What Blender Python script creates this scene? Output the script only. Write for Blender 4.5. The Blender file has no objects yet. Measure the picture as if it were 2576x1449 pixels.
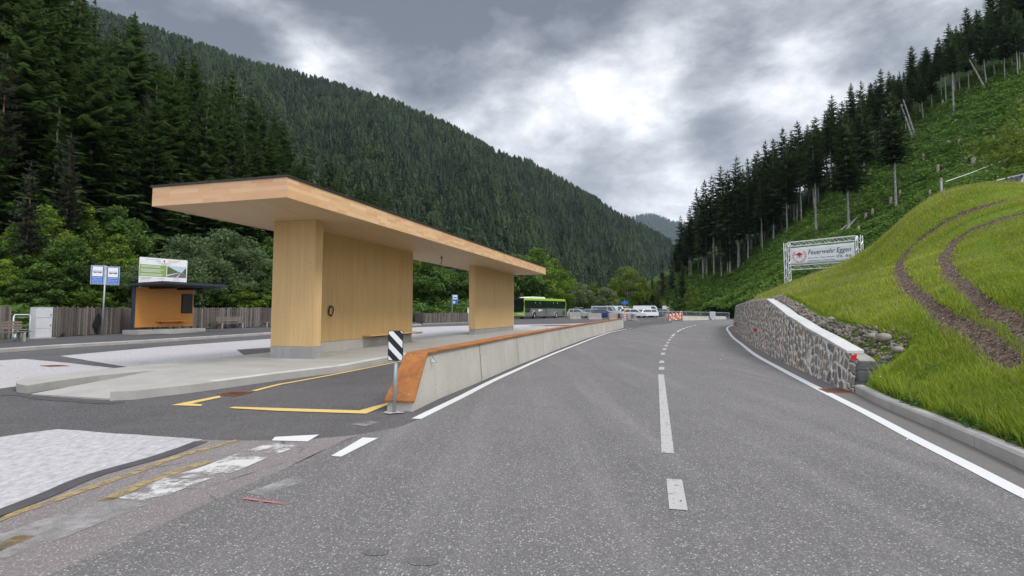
import bpy, bmesh, math, random
import numpy as np
from mathutils import Vector, Matrix
R = math.radians
rnd = random.Random(7)
sc = bpy.context.scene
C = sc.collection

# ---------------------------------------------------------------- camera
F = 1390.0; W = 2576.0; HZ = 785.0; EYE = 1.5
PT = math.atan(0.0695)
PPX = 1288.0; PPY = HZ - F * math.tan(PT)
cam = bpy.data.cameras.new("camera")
cam.sensor_width = 36.0; cam.lens = 36.0 * F / W
cam.shift_y = -(724.5 - PPY) / W
cam.clip_start = 0.1; cam.clip_end = 9000
co = bpy.data.objects.new("camera", cam); C.objects.link(co)
co.location = (0, 0, EYE); co.rotation_euler = (math.pi / 2 + PT, 0, 0)
sc.camera = co

# ---------------------------------------------------------------- world: overcast sky with broken cloud
SUN_EL = R(52); SUN_AZ = R(125)     # azimuth clockwise from +Y
world = bpy.data.worlds.new("World"); sc.world = world; world.use_nodes = True
nt = world.node_tree; N = nt.nodes; L = nt.links
for n in list(N): N.remove(n)
def wn(t, **k):
    n = N.new(t)
    for a, b in k.items(): setattr(n, a, b)
    return n
def wmath(op, a, b=None, c=None, clamp=False):
    n = wn('ShaderNodeMath', operation=op); n.use_clamp = clamp
    for i, v in enumerate((a, b, c)):
        if v is None: continue
        if isinstance(v, (int, float)): n.inputs[i].default_value = v
        else: L.new(v, n.inputs[i])
    return n.outputs[0]
out = wn('ShaderNodeOutputWorld'); bg = wn('ShaderNodeBackground')
tc = wn('ShaderNodeTexCoord'); D = tc.outputs['Generated']
sep = wn('ShaderNodeSeparateXYZ'); L.new(D, sep.inputs[0])
zc = wmath('ADD', wmath('MAXIMUM', sep.outputs[2], 0.0), 0.16)
cmb = wn('ShaderNodeCombineXYZ')
L.new(wmath('DIVIDE', sep.outputs[0], zc), cmb.inputs[0])
L.new(wmath('DIVIDE', sep.outputs[1], zc), cmb.inputs[1])
def noise(scale, detail, rough, dist, off):
    mp = wn('ShaderNodeMapping'); L.new(cmb.outputs[0], mp.inputs[0]); mp.inputs['Location'].default_value = off
    n = wn('ShaderNodeTexNoise'); L.new(mp.outputs[0], n.inputs['Vector'])
    n.inputs['Scale'].default_value = scale; n.inputs['Detail'].default_value = detail
    n.inputs['Roughness'].default_value = rough; n.inputs['Distortion'].default_value = dist
    return n.outputs['Fac']
def dnoise(scale, detail, rough, dist, off):
    mp = wn('ShaderNodeMapping'); L.new(D, mp.inputs[0]); mp.inputs['Location'].default_value = off; mp.inputs['Scale'].default_value = (1, 1, 1.9)
    n = wn('ShaderNodeTexNoise'); L.new(mp.outputs[0], n.inputs['Vector'])
    n.inputs['Scale'].default_value = scale; n.inputs['Detail'].default_value = detail; n.inputs['Roughness'].default_value = rough; n.inputs['Distortion'].default_value = dist
    return n.outputs['Fac']
n1 = dnoise(2.6, 12, 0.56, 0.25, (3.1, 1.7, 0.0))
n2 = dnoise(6.5, 12, 0.60, 0.15, (7.3, 4.2, 2.0))
n3 = noise(.42, 3, 0.5, 0.2, (1.3, 9.2, 5.0))
val = wmath('ADD', wmath('MULTIPLY', n1, 2.3), wmath('MULTIPLY', n2, 1.25))
val = wmath('ADD', val, wmath('MULTIPLY', n3, 0.3))
val = wmath('SUBTRACT', val, 1.49)
def skydir(vx, vy):
    u = (vx - PPX) / F; w = (PPY - vy) / F
    v = Vector((u, math.cos(PT) - w * math.sin(PT), math.sin(PT) + w * math.cos(PT))); v.normalize(); return v
LOBES = [(790, 175, .62, 1300), (920, 160, .32, 900), (1290, 140, .20, 300), (1480, 210, .30, 500), (1640, 190, .32, 350), (1900, 230, .36, 260), (2080, 190, .30, 260),
         (1650, 400, .14, 90), (1430, 400, .22, 500), (2000, 330, .18, 400), (2250, 40, .10, 300), (1580, 480, .12, 160),
         (1000, 20, -.36, 60), (300, -50, -.20, 20), (1500, 10, -.42, 220), (1800, 50, -.34, 160), (1300, 20, -.22, 200), (1330, 250, -.20, 500), (1800, 330, -.26, 700), (2250, 150, -.16, 160),
         (1080, 200, -.10, 300), (2000, 60, -.10, 120), (1150, 130, -.14, 400)]
for vx, vy, a, k in LOBES:
    d = wn('ShaderNodeVectorMath', operation='DOT_PRODUCT'); L.new(D, d.inputs[0]); d.inputs[1].default_value = skydir(vx, vy)
    e = wmath('MULTIPLY', wmath('SUBTRACT', d.outputs['Value'], 1.0), float(k))
    val = wmath('ADD', val, wmath('MULTIPLY', wmath('EXPONENT', e), a))
rp = wn('ShaderNodeValToRGB'); L.new(val, rp.inputs[0])
el = rp.color_ramp.elements
el[0].position = 0.12; el[0].color = (.125, .135, .155, 1)
el[1].position = 1.02; el[1].color = (.80, .80, .82, 1)
for p, c in ((.36, (.218, .230, .255, 1)), (.56, (.342, .353, .376, 1)), (.76, (.53, .54, .57, 1))):
    e = el.new(p); e.color = c
sky = wn('ShaderNodeTexSky', sky_type='NISHITA'); sky.sun_disc = False
sky.sun_elevation = SUN_EL; sky.sun_rotation = SUN_AZ
# gain added to the unseen sky overhead and behind the camera, lighting the scene
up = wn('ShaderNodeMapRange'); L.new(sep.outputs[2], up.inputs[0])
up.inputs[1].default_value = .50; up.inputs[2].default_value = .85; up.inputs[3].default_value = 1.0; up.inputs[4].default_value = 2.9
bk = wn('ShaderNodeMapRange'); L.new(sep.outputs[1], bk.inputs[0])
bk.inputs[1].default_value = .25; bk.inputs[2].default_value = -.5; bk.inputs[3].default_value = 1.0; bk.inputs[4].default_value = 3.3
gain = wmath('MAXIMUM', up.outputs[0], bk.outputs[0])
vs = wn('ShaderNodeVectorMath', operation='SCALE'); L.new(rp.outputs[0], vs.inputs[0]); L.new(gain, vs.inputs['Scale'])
vk = wn('ShaderNodeVectorMath', operation='SCALE'); L.new(sky.outputs[0], vk.inputs[0]); vk.inputs['Scale'].default_value = 0.05 * 0.3
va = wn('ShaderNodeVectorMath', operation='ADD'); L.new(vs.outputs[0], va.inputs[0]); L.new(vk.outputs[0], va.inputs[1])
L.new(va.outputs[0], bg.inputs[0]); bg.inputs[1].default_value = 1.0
L.new(bg.outputs[0], out.inputs[0])

sl = bpy.data.lights.new("sun", 'SUN'); sl.energy = 1.4; sl.angle = R(18); sl.color = (1.0, .96, .90)
so = bpy.data.objects.new("sun", sl); C.objects.link(so)
sd = Vector((math.sin(SUN_AZ) * math.cos(SUN_EL), math.cos(SUN_AZ) * math.cos(SUN_EL), math.sin(SUN_EL)))
so.rotation_euler = sd.to_track_quat('Z', 'Y').to_euler()
so.location = (20, -10, 60)
sc.view_settings.view_transform = 'Standard'; sc.view_settings.look = 'None'
sc.view_settings.exposure = 0.42; sc.view_settings.gamma = 1.0

# ---------------------------------------------------------------- pixel -> place
def ray(vx, vy):
    u = (vx - PPX) / F; w = (PPY - vy) / F
    return (u, math.cos(PT) - w * math.sin(PT), math.sin(PT) + w * math.cos(PT))
def at(vx, vy, d):
    r = ray(vx, vy); t = d / r[1]
    return Vector((r[0] * t, d, EYE + r[2] * t))
def Gz(y):
    return 0.009 * (min(max(y, 35.0), 115.0) - 35.0)
def g(vx, vy, off=0.0):
    r = ray(vx, vy); s = -r[2] / r[1]
    d = (EYE - off) / s
    for _ in range(30):
        d = 0.5 * d + 0.5 * (EYE - off - Gz(d)) / s
    return Vector((r[0] / r[1] * d, d, Gz(d) + off))

# ---------------------------------------------------------------- materials
class NB:
    def __init__(s, name, rough=.7, spec=.4, metal=0.0):
        s.m = bpy.data.materials.new(name); s.m.use_nodes = True
        s.t = s.m.node_tree; s.N = s.t.nodes; s.L = s.t.links
        s.b = s.N['Principled BSDF']
        s.b.inputs['Roughness'].default_value = rough; s.b.inputs['Metallic'].default_value = metal
        s.b.inputs['Specular IOR Level'].default_value = spec
        s.co = s.N.new('ShaderNodeTexCoord').outputs['Object']
    def link(s, a, b):
        if isinstance(a, (int, float)): b.default_value = a
        elif isinstance(a, (tuple, list)): b.default_value = (list(a) + [1])[:4] if b.type == 'RGBA' else a
        else: s.L.new(a, b)
    def map(s, scale=(1, 1, 1), rot=(0, 0, 0), src=None):
        n = s.N.new('ShaderNodeMapping'); s.link(src or s.co, n.inputs[0])
        n.inputs['Scale'].default_value = scale; n.inputs['Rotation'].default_value = rot
        return n.outputs[0]
    def noise(s, scale, detail=4, rough=.55, vec=None, dist=0):
        n = s.N.new('ShaderNodeTexNoise'); s.link(vec or s.co, n.inputs['Vector'])
        n.inputs['Scale'].default_value = scale; n.inputs['Detail'].default_value = detail
        n.inputs['Roughness'].default_value = rough; n.inputs['Distortion'].default_value = dist
        return n.outputs['Fac']
    def voro(s, scale, vec=None, feature='F1', out='Distance', rnd_=1.0):
        n = s.N.new('ShaderNodeTexVoronoi'); n.feature = feature; s.link(vec or s.co, n.inputs['Vector'])
        n.inputs['Scale'].default_value = scale; n.inputs['Randomness'].default_value = rnd_
        return n.outputs[out]
    def math(s, op, a, b=0.0, clamp=False):
        n = s.N.new('ShaderNodeMath'); n.operation = op; n.use_clamp = clamp
        s.link(a, n.inputs[0]); s.link(b, n.inputs[1]); return n.outputs[0]
    def step(s, a, lo, hi, o0=0.0, o1=1.0):
        n = s.N.new('ShaderNodeMapRange'); s.link(a, n.inputs[0])
        n.inputs[1].default_value = lo; n.inputs[2].default_value = hi; n.inputs[3].default_value = o0; n.inputs[4].default_value = o1
        return n.outputs[0]
    def mix(s, f, a, b, mode='MIX'):
        n = s.N.new('ShaderNodeMix'); n.data_type = 'RGBA'; n.blend_type = mode
        s.link(f, n.inputs[0]); s.link(a, n.inputs[6]); s.link(b, n.inputs[7]); return n.outputs[2]
    def bw(s, a):
        n = s.N.new('ShaderNodeSeparateColor'); s.link(a, n.inputs[0]); return n.outputs[0]
    def attr(s, name, out='Fac'):
        n = s.N.new('ShaderNodeAttribute'); n.attribute_name = name; return n.outputs[out]
    def col(s, c): s.link(c, s.b.inputs['Base Color']); return s
    def bump(s, h, strength=.3, dist=.02):
        n = s.N.new('ShaderNodeBump'); n.inputs['Strength'].default_value = strength; n.inputs['Distance'].default_value = dist
        s.link(h, n.inputs['Height']); s.L.new(n.outputs[0], s.b.inputs['Normal']); return s
def vary(c, k): return tuple(x * k for x in c)
def pm(name, c, var=.15, scale=4, rough=.6, spec=.4, metal=0.0, bump=.1, bd=.005):
    b = NB(name, rough, spec, metal)
    n = b.noise(scale, 6)
    b.col(b.mix(b.step(n, .3, .7), vary(c, 1 - var), vary(c, 1 + var)))
    if bump: b.bump(b.noise(scale * 8, 4), bump, bd)
    return b.m
def asphalt(name, c, fleck, fleck_amt, tint2, scale=1.0, cracks=False, streak=0.0):
    b = NB(name, .82, .25)
    big = b.noise(.35, 5, .6); mid = b.noise(2.2, 5, .6); fine = b.noise(90 * scale, 3, .6)
    base = b.mix(b.step(big, .3, .7), vary(c, .84), vary(tint2, 1.12))
    base = b.mix(b.math('MULTIPLY', b.step(mid, .35, .7), .45), base, vary(c, .78))
    if streak:
        st = b.noise(1.6, 4, .6, b.map((1.0, .06, 1), (0, 0, R(16))))
        base = b.mix(b.math('MULTIPLY', b.step(st, .5, .68), streak), base, vary(c, 1.30))
        st2 = b.noise(1.1, 4, .6, b.map((1.0, .05, 1), (0, 0, R(16.5))))
        base = b.mix(b.math('MULTIPLY', b.step(st2, .52, .70), streak * .8), base, vary(c, .70))
    base = b.mix(b.math('MULTIPLY', b.step(fine, .42, .62), .55), base, vary(c, .55))
    v = b.voro(48 * scale, None, 'F1', 'Color'); vd = b.voro(48 * scale)
    m = b.math('MULTIPLY', b.step(b.bw(v), 1 - fleck_amt, 1 - fleck_amt + .02), b.step(vd, .42, .24))
    base = b.mix(m, base, fleck)
    v2 = b.voro(110 * scale, None, 'F1', 'Color')
    base = b.mix(b.math('MULTIPLY', b.step(b.bw(v2), .80, .84), .5), base, vary(fleck, .75))
    if cracks:
        cr = b.voro(.9, b.map((1, 1, 1)), 'DISTANCE_TO_EDGE')
        wob = b.noise(3, 5)
        crm = b.step(b.math('ADD', cr, b.math('MULTIPLY', b.math('SUBTRACT', wob, .5), .09)), .0, .012, 1, 0)
        crm = b.math('MULTIPLY', crm, b.step(b.noise(.5, 3), .48, .56))
        base = b.mix(b.math('MULTIPLY', crm, .8), base, vary(c, .35))
    b.col(base); b.bump(fine, .5, .006)
    return b.m
M = {}
M['road'] = asphalt('road_asphalt', (.156, .148, .146), (.46, .44, .43), .20, (.164, .155, .153), 1.1, False, .85)
M['road_dk'] = asphalt('road_patch_asphalt', (.142, .135, .134), (.38, .36, .35), .14, (.146, .138, .137), 1.3)
M['bay'] = asphalt('new_asphalt', (.088, .083, .087), (.34, .33, .33), .06, (.118, .111, .112), 1.0, False, .35)
M['old'] = asphalt('old_asphalt', (.235, .208, .204), (.50, .46, .45), .15, (.215, .19, .188), 1.2, True)
M['walk'] = asphalt('walk_asphalt', (.085, .082, .088), (.2, .2, .2), .03, (.10, .098, .10), 1.3)
M['gutter'] = asphalt('gutter_asphalt', (.19, .172, .165), (.32, .3, .3), .04, (.165, .155, .152), 1.2)
M['dark'] = pm('fresh_bitumen', (.075, .07, .075), .2, 6, .8)
def light_paving():
    b = NB('light_paving', .9, .2)
    st = b.noise(17, 8, .7, b.map((1, .5, 1), (0, 0, R(16))))
    big = b.noise(.5, 5, .6)
    c = b.mix(b.step(st, .35, .62), (.33, .315, .325), (.53, .515, .53))
    c = b.mix(b.math('MULTIPLY', b.step(b.noise(45, 3), .5, .66), .35), c, (.28, .26, .27))
    c = b.mix(b.math('MULTIPLY', b.step(big, .45, .75), .35), c, (.40, .36, .35))
    crv = b.voro(1.1, b.map((1, .45, 1), (0, 0, R(16))), 'DISTANCE_TO_EDGE')
    crm = b.step(b.math('ADD', crv, b.math('MULTIPLY', b.math('SUBTRACT', b.noise(5, 5), .5), .10)), 0, .010, 1, 0)
    c = b.mix(b.math('MULTIPLY', b.math('MULTIPLY', crm, b.step(b.noise(.4, 2), .45, .6)), .6), c, (.15, .13, .13))
    b.col(c); b.bump(st, .4, .01); return b.m
M['pave'] = light_paving()
def concrete(name, c, holes=False, streak=.2, rough=.8):
    b = NB(name, rough, .3)
    big = b.noise(1.1, 6, .62); fine = b.noise(30, 4)
    x = b.mix(b.step(big, .3, .72), vary(c, .84), vary(c, 1.1))
    x = b.mix(b.math('MULTIPLY', b.step(fine, .45, .7), .25), x, vary(c, .75))
    vs_ = b.noise(5, 5, .6, b.map((1, 1, .12)))
    x = b.mix(b.math('MULTIPLY', b.step(vs_, .52, .72), streak), x, vary(c, .62))
    if holes:
        v = b.voro(16, None, 'F1', 'Color'); vd = b.voro(16)
        m = b.math('MULTIPLY', b.step(b.bw(v), .80, .82), b.step(vd, .24, .14))
        x = b.mix(m, x, vary(c, .32))
    b.col(x); b.bump(fine, .25, .004); return b.m
M['conc'] = concrete('barrier_concrete', (.50, .475, .43), True, .30)
M['plat'] = concrete('platform_concrete', (.40, .385, .36), False, .1)
M['kerb'] = concrete('kerb_concrete', (.43, .41, .39), False, .3)
M['plinth'] = concrete('plinth_concrete', (.34, .34, .335), True, .4)
M['oldconc'] = concrete('weathered_concrete', (.33, .31, .28), False, .7)
def wood(name, c, dark, axis='z', knots=True, scale=1.0, seam=None):
    b = NB(name, .55, .3)
    sc_ = {'z': (14, 14, .5), 'x': (.5, 14, 14), 'y': (14, .5, 14)}[axis]
    gr = b.noise(1.6 * scale, 6, .6, b.map(sc_)); big = b.noise(.8, 4)
    x = b.mix(b.step(gr, .32, .70), dark, c)
    x = b.mix(b.math('MULTIPLY', b.step(big, .35, .7), .25), x, vary(c, 1.12))
    wide = b.noise(.9, 3, .5, b.map(tuple(v * .25 for v in sc_)))
    x = b.mix(b.math('MULTIPLY', b.step(wide, .45, .62), .3), x, vary(dark, .95))
    if knots:
        v = b.voro(6.5, None, 'F1', 'Color'); vd = b.voro(6.5)
        m = b.math('MULTIPLY', b.step(b.bw(v), .55, .57), b.step(vd, .12, .07))
        x = b.mix(b.math('MULTIPLY', m, .8), x, vary(dark, .35))
    if seam:
        dp = b.N.new('ShaderNodeVectorMath'); dp.operation = 'DOT_PRODUCT'; b.link(b.co, dp.inputs[0]); a_ = R(16.05); dp.inputs[1].default_value = (-math.cos(a_), math.sin(a_), 0) if seam == 'b' else (math.sin(a_), math.cos(a_), 0)
        fr = b.math('FRACT', b.math('MULTIPLY', dp.outputs['Value'], 2.05 if seam == 'b' else .83))
        x = b.mix(b.math('MULTIPLY', b.step(fr, .0, .02 if seam == 'b' else .008, 1, 0), .55), x, vary(dark, .55))
        cell = b.math('FLOOR', b.math('MULTIPLY', dp.outputs['Value'], 7.5)); wn_ = b.N.new('ShaderNodeTexWhiteNoise'); wn_.noise_dimensions = '1D'; b.link(cell, wn_.inputs['W'])
        x = b.mix(b.math('MULTIPLY', wn_.outputs['Value'], .22), x, vary(dark, 1.0))
    b.col(x); b.bump(gr, .12, .003); return b.m
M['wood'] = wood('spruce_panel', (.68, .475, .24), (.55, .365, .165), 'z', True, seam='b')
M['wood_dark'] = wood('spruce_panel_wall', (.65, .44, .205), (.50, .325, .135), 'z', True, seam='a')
M['soffit'] = wood('spruce_soffit', (.60, .44, .26), (.50, .36, .20), 'y', False)
def planks(name, rot, c1, c2):
    b = NB(name, .5, .3)
    br = b.N.new('ShaderNodeTexBrick'); b.link(b.attr('uvw', 'Vector'), br.inputs['Vector'])
    br.inputs['Scale'].default_value = 1.0; br.inputs['Brick Width'].default_value = .62; br.inputs['Row Height'].default_value = .092
    br.inputs['Mortar Size'].default_value = .0009; br.offset = .37; br.offset_frequency = 2; br.squash = .7; br.squash_frequency = 3
    br.inputs['Color1'].default_value = (0, 0, 0, 1); br.inputs['Color2'].default_value = (1, 1, 1, 1); br.inputs['Mortar'].default_value = (.25, .25, .25, 1)
    f = b.bw(br.outputs['Color'])
    gr = b.noise(2.0, 5, .6, b.map((1, 1, 22), (0, 0, 0)))
    x = b.mix(b.step(f, 0, 1), c1, c2)
    x = b.mix(b.math('MULTIPLY', b.step(gr, .3, .7), .25), x, vary(c1, .8))
    b.col(x); b.bump(gr, .08, .002); return b.m
M['fascia_a'] = planks('larch_fascia_end', 0, (.66, .38, .215), (.77, .51, .31))
M['fascia_b'] = planks('larch_fascia_long', 0, (.68, .40, .21), (.84, .58, .34))
def larch_boards():
    b = NB('orange_boards', .5, .3)
    sp = b.N.new('ShaderNodeSeparateXYZ'); b.link(b.co, sp.inputs[0])
    fr = b.math('FRACT', b.math('MULTIPLY', sp.outputs[2], 8.5))
    gr = b.noise(3, 5, .6, b.map((1, 1, 14)))
    x = b.mix(b.step(gr, .3, .7), (.56, .235, .055), (.68, .32, .085))
    x = b.mix(b.step(fr, .0, .07, .7, 0), x, (.25, .09, .02))
    b.col(x); return b.m
M['orange'] = larch_boards()
def corten():
    b = NB('corten_steel', .75, .25)
    n = b.noise(2.2, 8, .65); n2 = b.noise(14, 5)
    x = b.mix(b.step(n, .35, .62), (.21, .085, .035), (.40, .150, .038))
    x = b.mix(b.math('MULTIPLY', b.step(n2, .45, .7), .4), x, (.46, .20, .06))
    x = b.mix(b.math('MULTIPLY', b.step(b.noise(.9, 5), .55, .75), .5), x, (.16, .10, .07))
    b.col(x); b.bump(n2, .2, .002); return b.m
M['corten'] = corten()
M['anthracite'] = pm('anthracite_metal', (.035, .045, .065), .15, 3, .45)
M['flash'] = pm('dark_flashing', (.035, .028, .028), .2, 3, .4)
M['galv'] = pm('galvanised_steel', (.42, .46, .48), .15, 8, .45, .5, .5, .05)
M['alu'] = pm('aluminium_truss', (.72, .74, .75), .1, 8, .35, .5, .3, 0)
M['white'] = pm('white_paint', (.78, .78, .79), .05, 4, .4, .4, 0, 0)
M['offwhite'] = pm('light_grey_metal', (.60, .61, .63), .06, 4, .45)
M['black'] = pm('black_plastic', (.015, .015, .018), .2, 5, .45)
M['blue'] = pm('sign_blue', (.015, .14, .50), .08, 4, .35, .5, 0, 0)
M['red'] = pm('red_paint', (.55, .03, .025), .12, 6, .45)
M['redrefl'] = pm('red_reflector', (.62, .02, .03), .1, 6, .3)
M['yellow'] = pm('yellow_plastic', (.80, .42, .02), .1, 6, .5)
M['orangep'] = pm('orange_plastic', (.75, .20, .04), .15, 6, .5)
M['rust'] = pm('rusty_grate', (.22, .085, .04), .4, 20, .85)
M['oldwood'] = wood('weathered_wood', (.22, .185, .16), (.10, .083, .075), 'z', False, 1.2)
M['benchwood'] = wood('weathered_bench_wood', (.26, .215, .185), (.13, .11, .10), 'y', False)
def picket():
    b = NB('picket_wood', .85, .2)
    r_ = b.attr('tint')
    gr = b.noise(2, 5, .6, b.map((10, 10, .8)))
    x = b.mix(r_, (.070, .058, .054), (.185, .160, .150))
    x = b.mix(b.step(gr, .35, .7), x, b.mix(r_, (.12, .10, .095), (.25, .22, .205)))
    sp = b.N.new('ShaderNodeSeparateXYZ'); b.link(b.co, sp.inputs[0])
    x = b.mix(b.math('MULTIPLY', b.step(b.math('ADD', sp.outputs[2], b.math('MULTIPLY', b.noise(1.5, 4), .9)), .75, .35), .6), x, (.06, .065, .035))
    b.col(x); return b.m
M['picket'] = picket()
def paint_mark(name, c, under, wear, sc_=9, hard=.08):
    b = NB(name, .6, .3)
    n = b.noise(sc_, 7, .68); f = b.noise(70, 3)
    m = b.step(b.math('ADD', n, b.math('MULTIPLY', f, .12)), wear, wear + hard)
    x = b.mix(b.math('MULTIPLY', b.step(f, .45, .65), .3), c, vary(c, .8))
    b.col(x)
    tr = b.N.new('ShaderNodeBsdfTransparent'); mx = b.N.new('ShaderNodeMixShader')
    b.link(m, mx.inputs[0]); b.L.new(tr.outputs[0], mx.inputs[1]); b.L.new(b.b.outputs[0], mx.inputs[2])
    b.L.new(mx.outputs[0], b.N['Material Output'].inputs[0])
    return b.m
M['mark'] = paint_mark('line_paint_white', (.66, .66, .66), None, .30)
M['mark_thin'] = paint_mark('worn_line_paint_white', (.44, .43, .42), None, .41, 22)
M['mark_worn'] = paint_mark('flaking_white_paint', (.58, .57, .555), None, .50, 2.6, .12)
M['mark_scuff'] = paint_mark('white_scuff', (.40, .385, .38), None, .45, 2.6, .30)
M['yel'] = paint_mark('line_paint_yellow', (.68, .49, .16), None, .30)
M['yel_worn'] = paint_mark('worn_yellow_paint', (.40, .30, .14), None, .41, 7, .22)
M['pink'] = paint_mark('pink_spray', (.62, .16, .14), None, .42, 14, .2)
def stone_wall():
    b = NB('rubble_masonry', .88, .25)
    r_ = b.attr('cell'); e = b.attr('edge')
    st = b.mix(r_, (.18, .165, .16), (.34, .29, .24))
    st = b.mix(b.step(r_, .55, .58), st, (.24, .225, .215)); st = b.mix(b.step(r_, .82, .84), st, (.38, .28, .195)); st = b.mix(b.step(r_, .10, .08), st, (.13, .13, .135))
    st = b.mix(b.math('MULTIPLY', b.step(b.noise(22, 6), .4, .7), .5), st, (.14, .125, .12))
    mort = b.mix(b.step(b.noise(14, 5), .35, .65), (.52, .49, .44), (.70, .66, .60))
    m = b.step(b.math('ADD', e, b.math('MULTIPLY', b.math('SUBTRACT', b.noise(30, 4), .5), .25)), .13, .30)
    b.col(b.mix(m, mort, st)); b.bump(b.noise(26, 6), .6, .02); return b.m
M['masonry'] = stone_wall()
M['quoin'] = pm('dark_quoin_stone', (.12, .12, .125), .35, 5, .8, .3, 0, .5, .02)
M['coping'] = concrete('pale_coping', (.56, .56, .55), False, .1)
M['gravel'] = pm('gravel_stone', (.20, .175, .15), .55, 1.7, .9, .2, 0, .3, .01)
M['boulder'] = pm('grey_boulder', (.26, .24, .21), .3, 6, .85, .2, 0, .4, .02)
def glass(name, c=(.02, .03, .035)):
    b = NB(name, .06, .9); b.col(b.mix(b.noise(3, 3), c, vary(c, 1.8))); return b.m
M['glass'] = glass('dark_window_glass')
M['glass_bus'] = glass('bus_window_glass', (.008, .013, .010))
M['tyre'] = pm('tyre_rubber', (.02, .02, .021), .2, 10, .8)
M['rim'] = pm('silver_rim', (.45, .46, .47), .15, 8, .35, .5, .5, 0)
M['lamp'] = pm('lamp_glass', (.7, .7, .68), .1, 8, .15, .8, 0, 0)
def car_paint(name, c, rough=.25):
    b = NB(name, rough, .6); b.b.inputs['Coat Weight'].default_value = .5; b.b.inputs['Coat Roughness'].default_value = .08
    b.col(b.mix(b.noise(6, 4), vary(c, .9), vary(c, 1.08))); return b.m
CP = {k: car_paint('paint_' + k, v) for k, v in dict(silver=(.42, .45, .48), grey=(.20, .23, .24), blue=(.02, .04, .16), white=(.74, .76, .79), dark=(.03, .03, .04),
      red=(.35, .02, .02), lime=(.30, .56, .05), busgrey=(.15, .145, .145), busgrey2=(.155, .168, .160)).items()}
def leafmat(name, c, var, tint='tint', bright=None, trans=.35):
    b = NB(name, .6, .25)
    t_ = b.attr(tint); oi = b.N.new('ShaderNodeObjectInfo')
    n = b.noise(.35, 3)
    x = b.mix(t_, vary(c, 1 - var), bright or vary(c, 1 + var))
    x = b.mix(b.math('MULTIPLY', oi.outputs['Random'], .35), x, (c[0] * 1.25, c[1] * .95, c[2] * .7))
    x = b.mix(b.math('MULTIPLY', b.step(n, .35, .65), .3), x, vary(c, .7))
    b.col(x)
    tr = b.N.new('ShaderNodeBsdfTranslucent'); b.link(x, tr.inputs[0]); mx = b.N.new('ShaderNodeMixShader'); mx.inputs[0].default_value = trans
    b.L.new(b.b.outputs[0], mx.inputs[1]); b.L.new(tr.outputs[0], mx.inputs[2]); b.L.new(mx.outputs[0], b.N['Material Output'].inputs[0])
    return b.m
M['spruce'] = leafmat('spruce_needles', (.050, .098, .034), .5, bright=(.15, .24, .06))
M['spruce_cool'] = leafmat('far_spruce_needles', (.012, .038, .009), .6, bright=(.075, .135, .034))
M['pine'] = leafmat('pine_needles', (.075, .092, .068), .4, bright=(.13, .145, .105))
M['spruce_r'] = leafmat('dark_spruce_needles', (.060, .104, .045), .55, bright=(.14, .21, .08))
M['dead'] = leafmat('dead_needles', (.070, .045, .034), .4)
M['leaf_a'] = leafmat('hazel_leaves', (.10, .20, .022), .6, bright=(.28, .43, .055))
M['leaf_b'] = leafmat('grey_green_leaves', (.09, .15, .060), .5, bright=(.22, .32, .14))
M['leaf_c'] = leafmat('willow_leaves', (.15, .215, .095), .4, bright=(.27, .36, .17))
M['leaf_d'] = leafmat('deep_green_leaves', (.055, .125, .024), .55, bright=(.15, .27, .05))
M['leaf_y'] = leafmat('yellow_green_leaves', (.13, .20, .030), .4, bright=(.24, .34, .05))
M['bark'] = pm('grey_bark', (.15, .14, .135), .35, 2.5, .9, .2, 0, .4, .02)
M['bark_pale'] = pm('pale_bark', (.26, .25, .24), .35, 2.5, .9, .2, 0, .4, .02)
M['bark_red'] = pm('reddish_bark', (.17, .085, .055), .35, 2.5, .9, .2, 0, .4, .02)
M['stump'] = pm('cut_wood', (.30, .265, .215), .3, 5, .85)
def ground_mat(name, cs, scale, extra=None):
    b = NB(name, .95, .15)
    n = b.noise(scale, 8, .62); n2 = b.noise(scale * 7, 6, .6)
    x = b.mix(b.step(n, .35, .65), cs[0], cs[1]); x = b.mix(b.math('MULTIPLY', b.step(n2, .42, .66), .6), x, cs[2])
    b.col(x); b.bump(n2, .5, .08); return b.m
M['forest_floor'] = ground_mat('forest_floor', ((.020, .032, .014), (.032, .050, .018), (.045, .035, .022)), .25)
M['hill_green'] = ground_mat('clearing_floor', ((.045, .095, .022), (.060, .115, .028), (.035, .060, .020)), .35)
M['verge'] = ground_mat('verge_ground', ((.06, .10, .025), (.09, .13, .035), (.12, .10, .07)), .4)
M['far_slope'] = ground_mat('wooded_slope', ((.010, .024, .012), (.018, .034, .016), (.008, .018, .010)), .02)
M['leaf_under'] = leafmat('undergrowth_leaves', (.075, .165, .028), .55, bright=(.22, .38, .06))
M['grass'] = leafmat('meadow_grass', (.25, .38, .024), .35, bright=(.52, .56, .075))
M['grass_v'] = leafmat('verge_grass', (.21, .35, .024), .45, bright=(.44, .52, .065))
M['banner'] = pm('banner_fabric', (.86, .88, .92), .04, 3, .55, .3, 0, .15, .01)
M['grass_dry'] = leafmat('dry_grass_stalks', (.26, .27, .09), .3, bright=(.42, .40, .19))
M['leaf_weed'] = leafmat('weed_leaves', (.055, .14, .022), .5, bright=(.15, .28, .05))
M['pine_r'] = leafmat('slope_pine_needles', (.060, .085, .055), .5, bright=(.125, .16, .10))
M['jointgap'] = pm('shadow_gap', (.16, .15, .14), .3, 8, .9)

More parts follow.
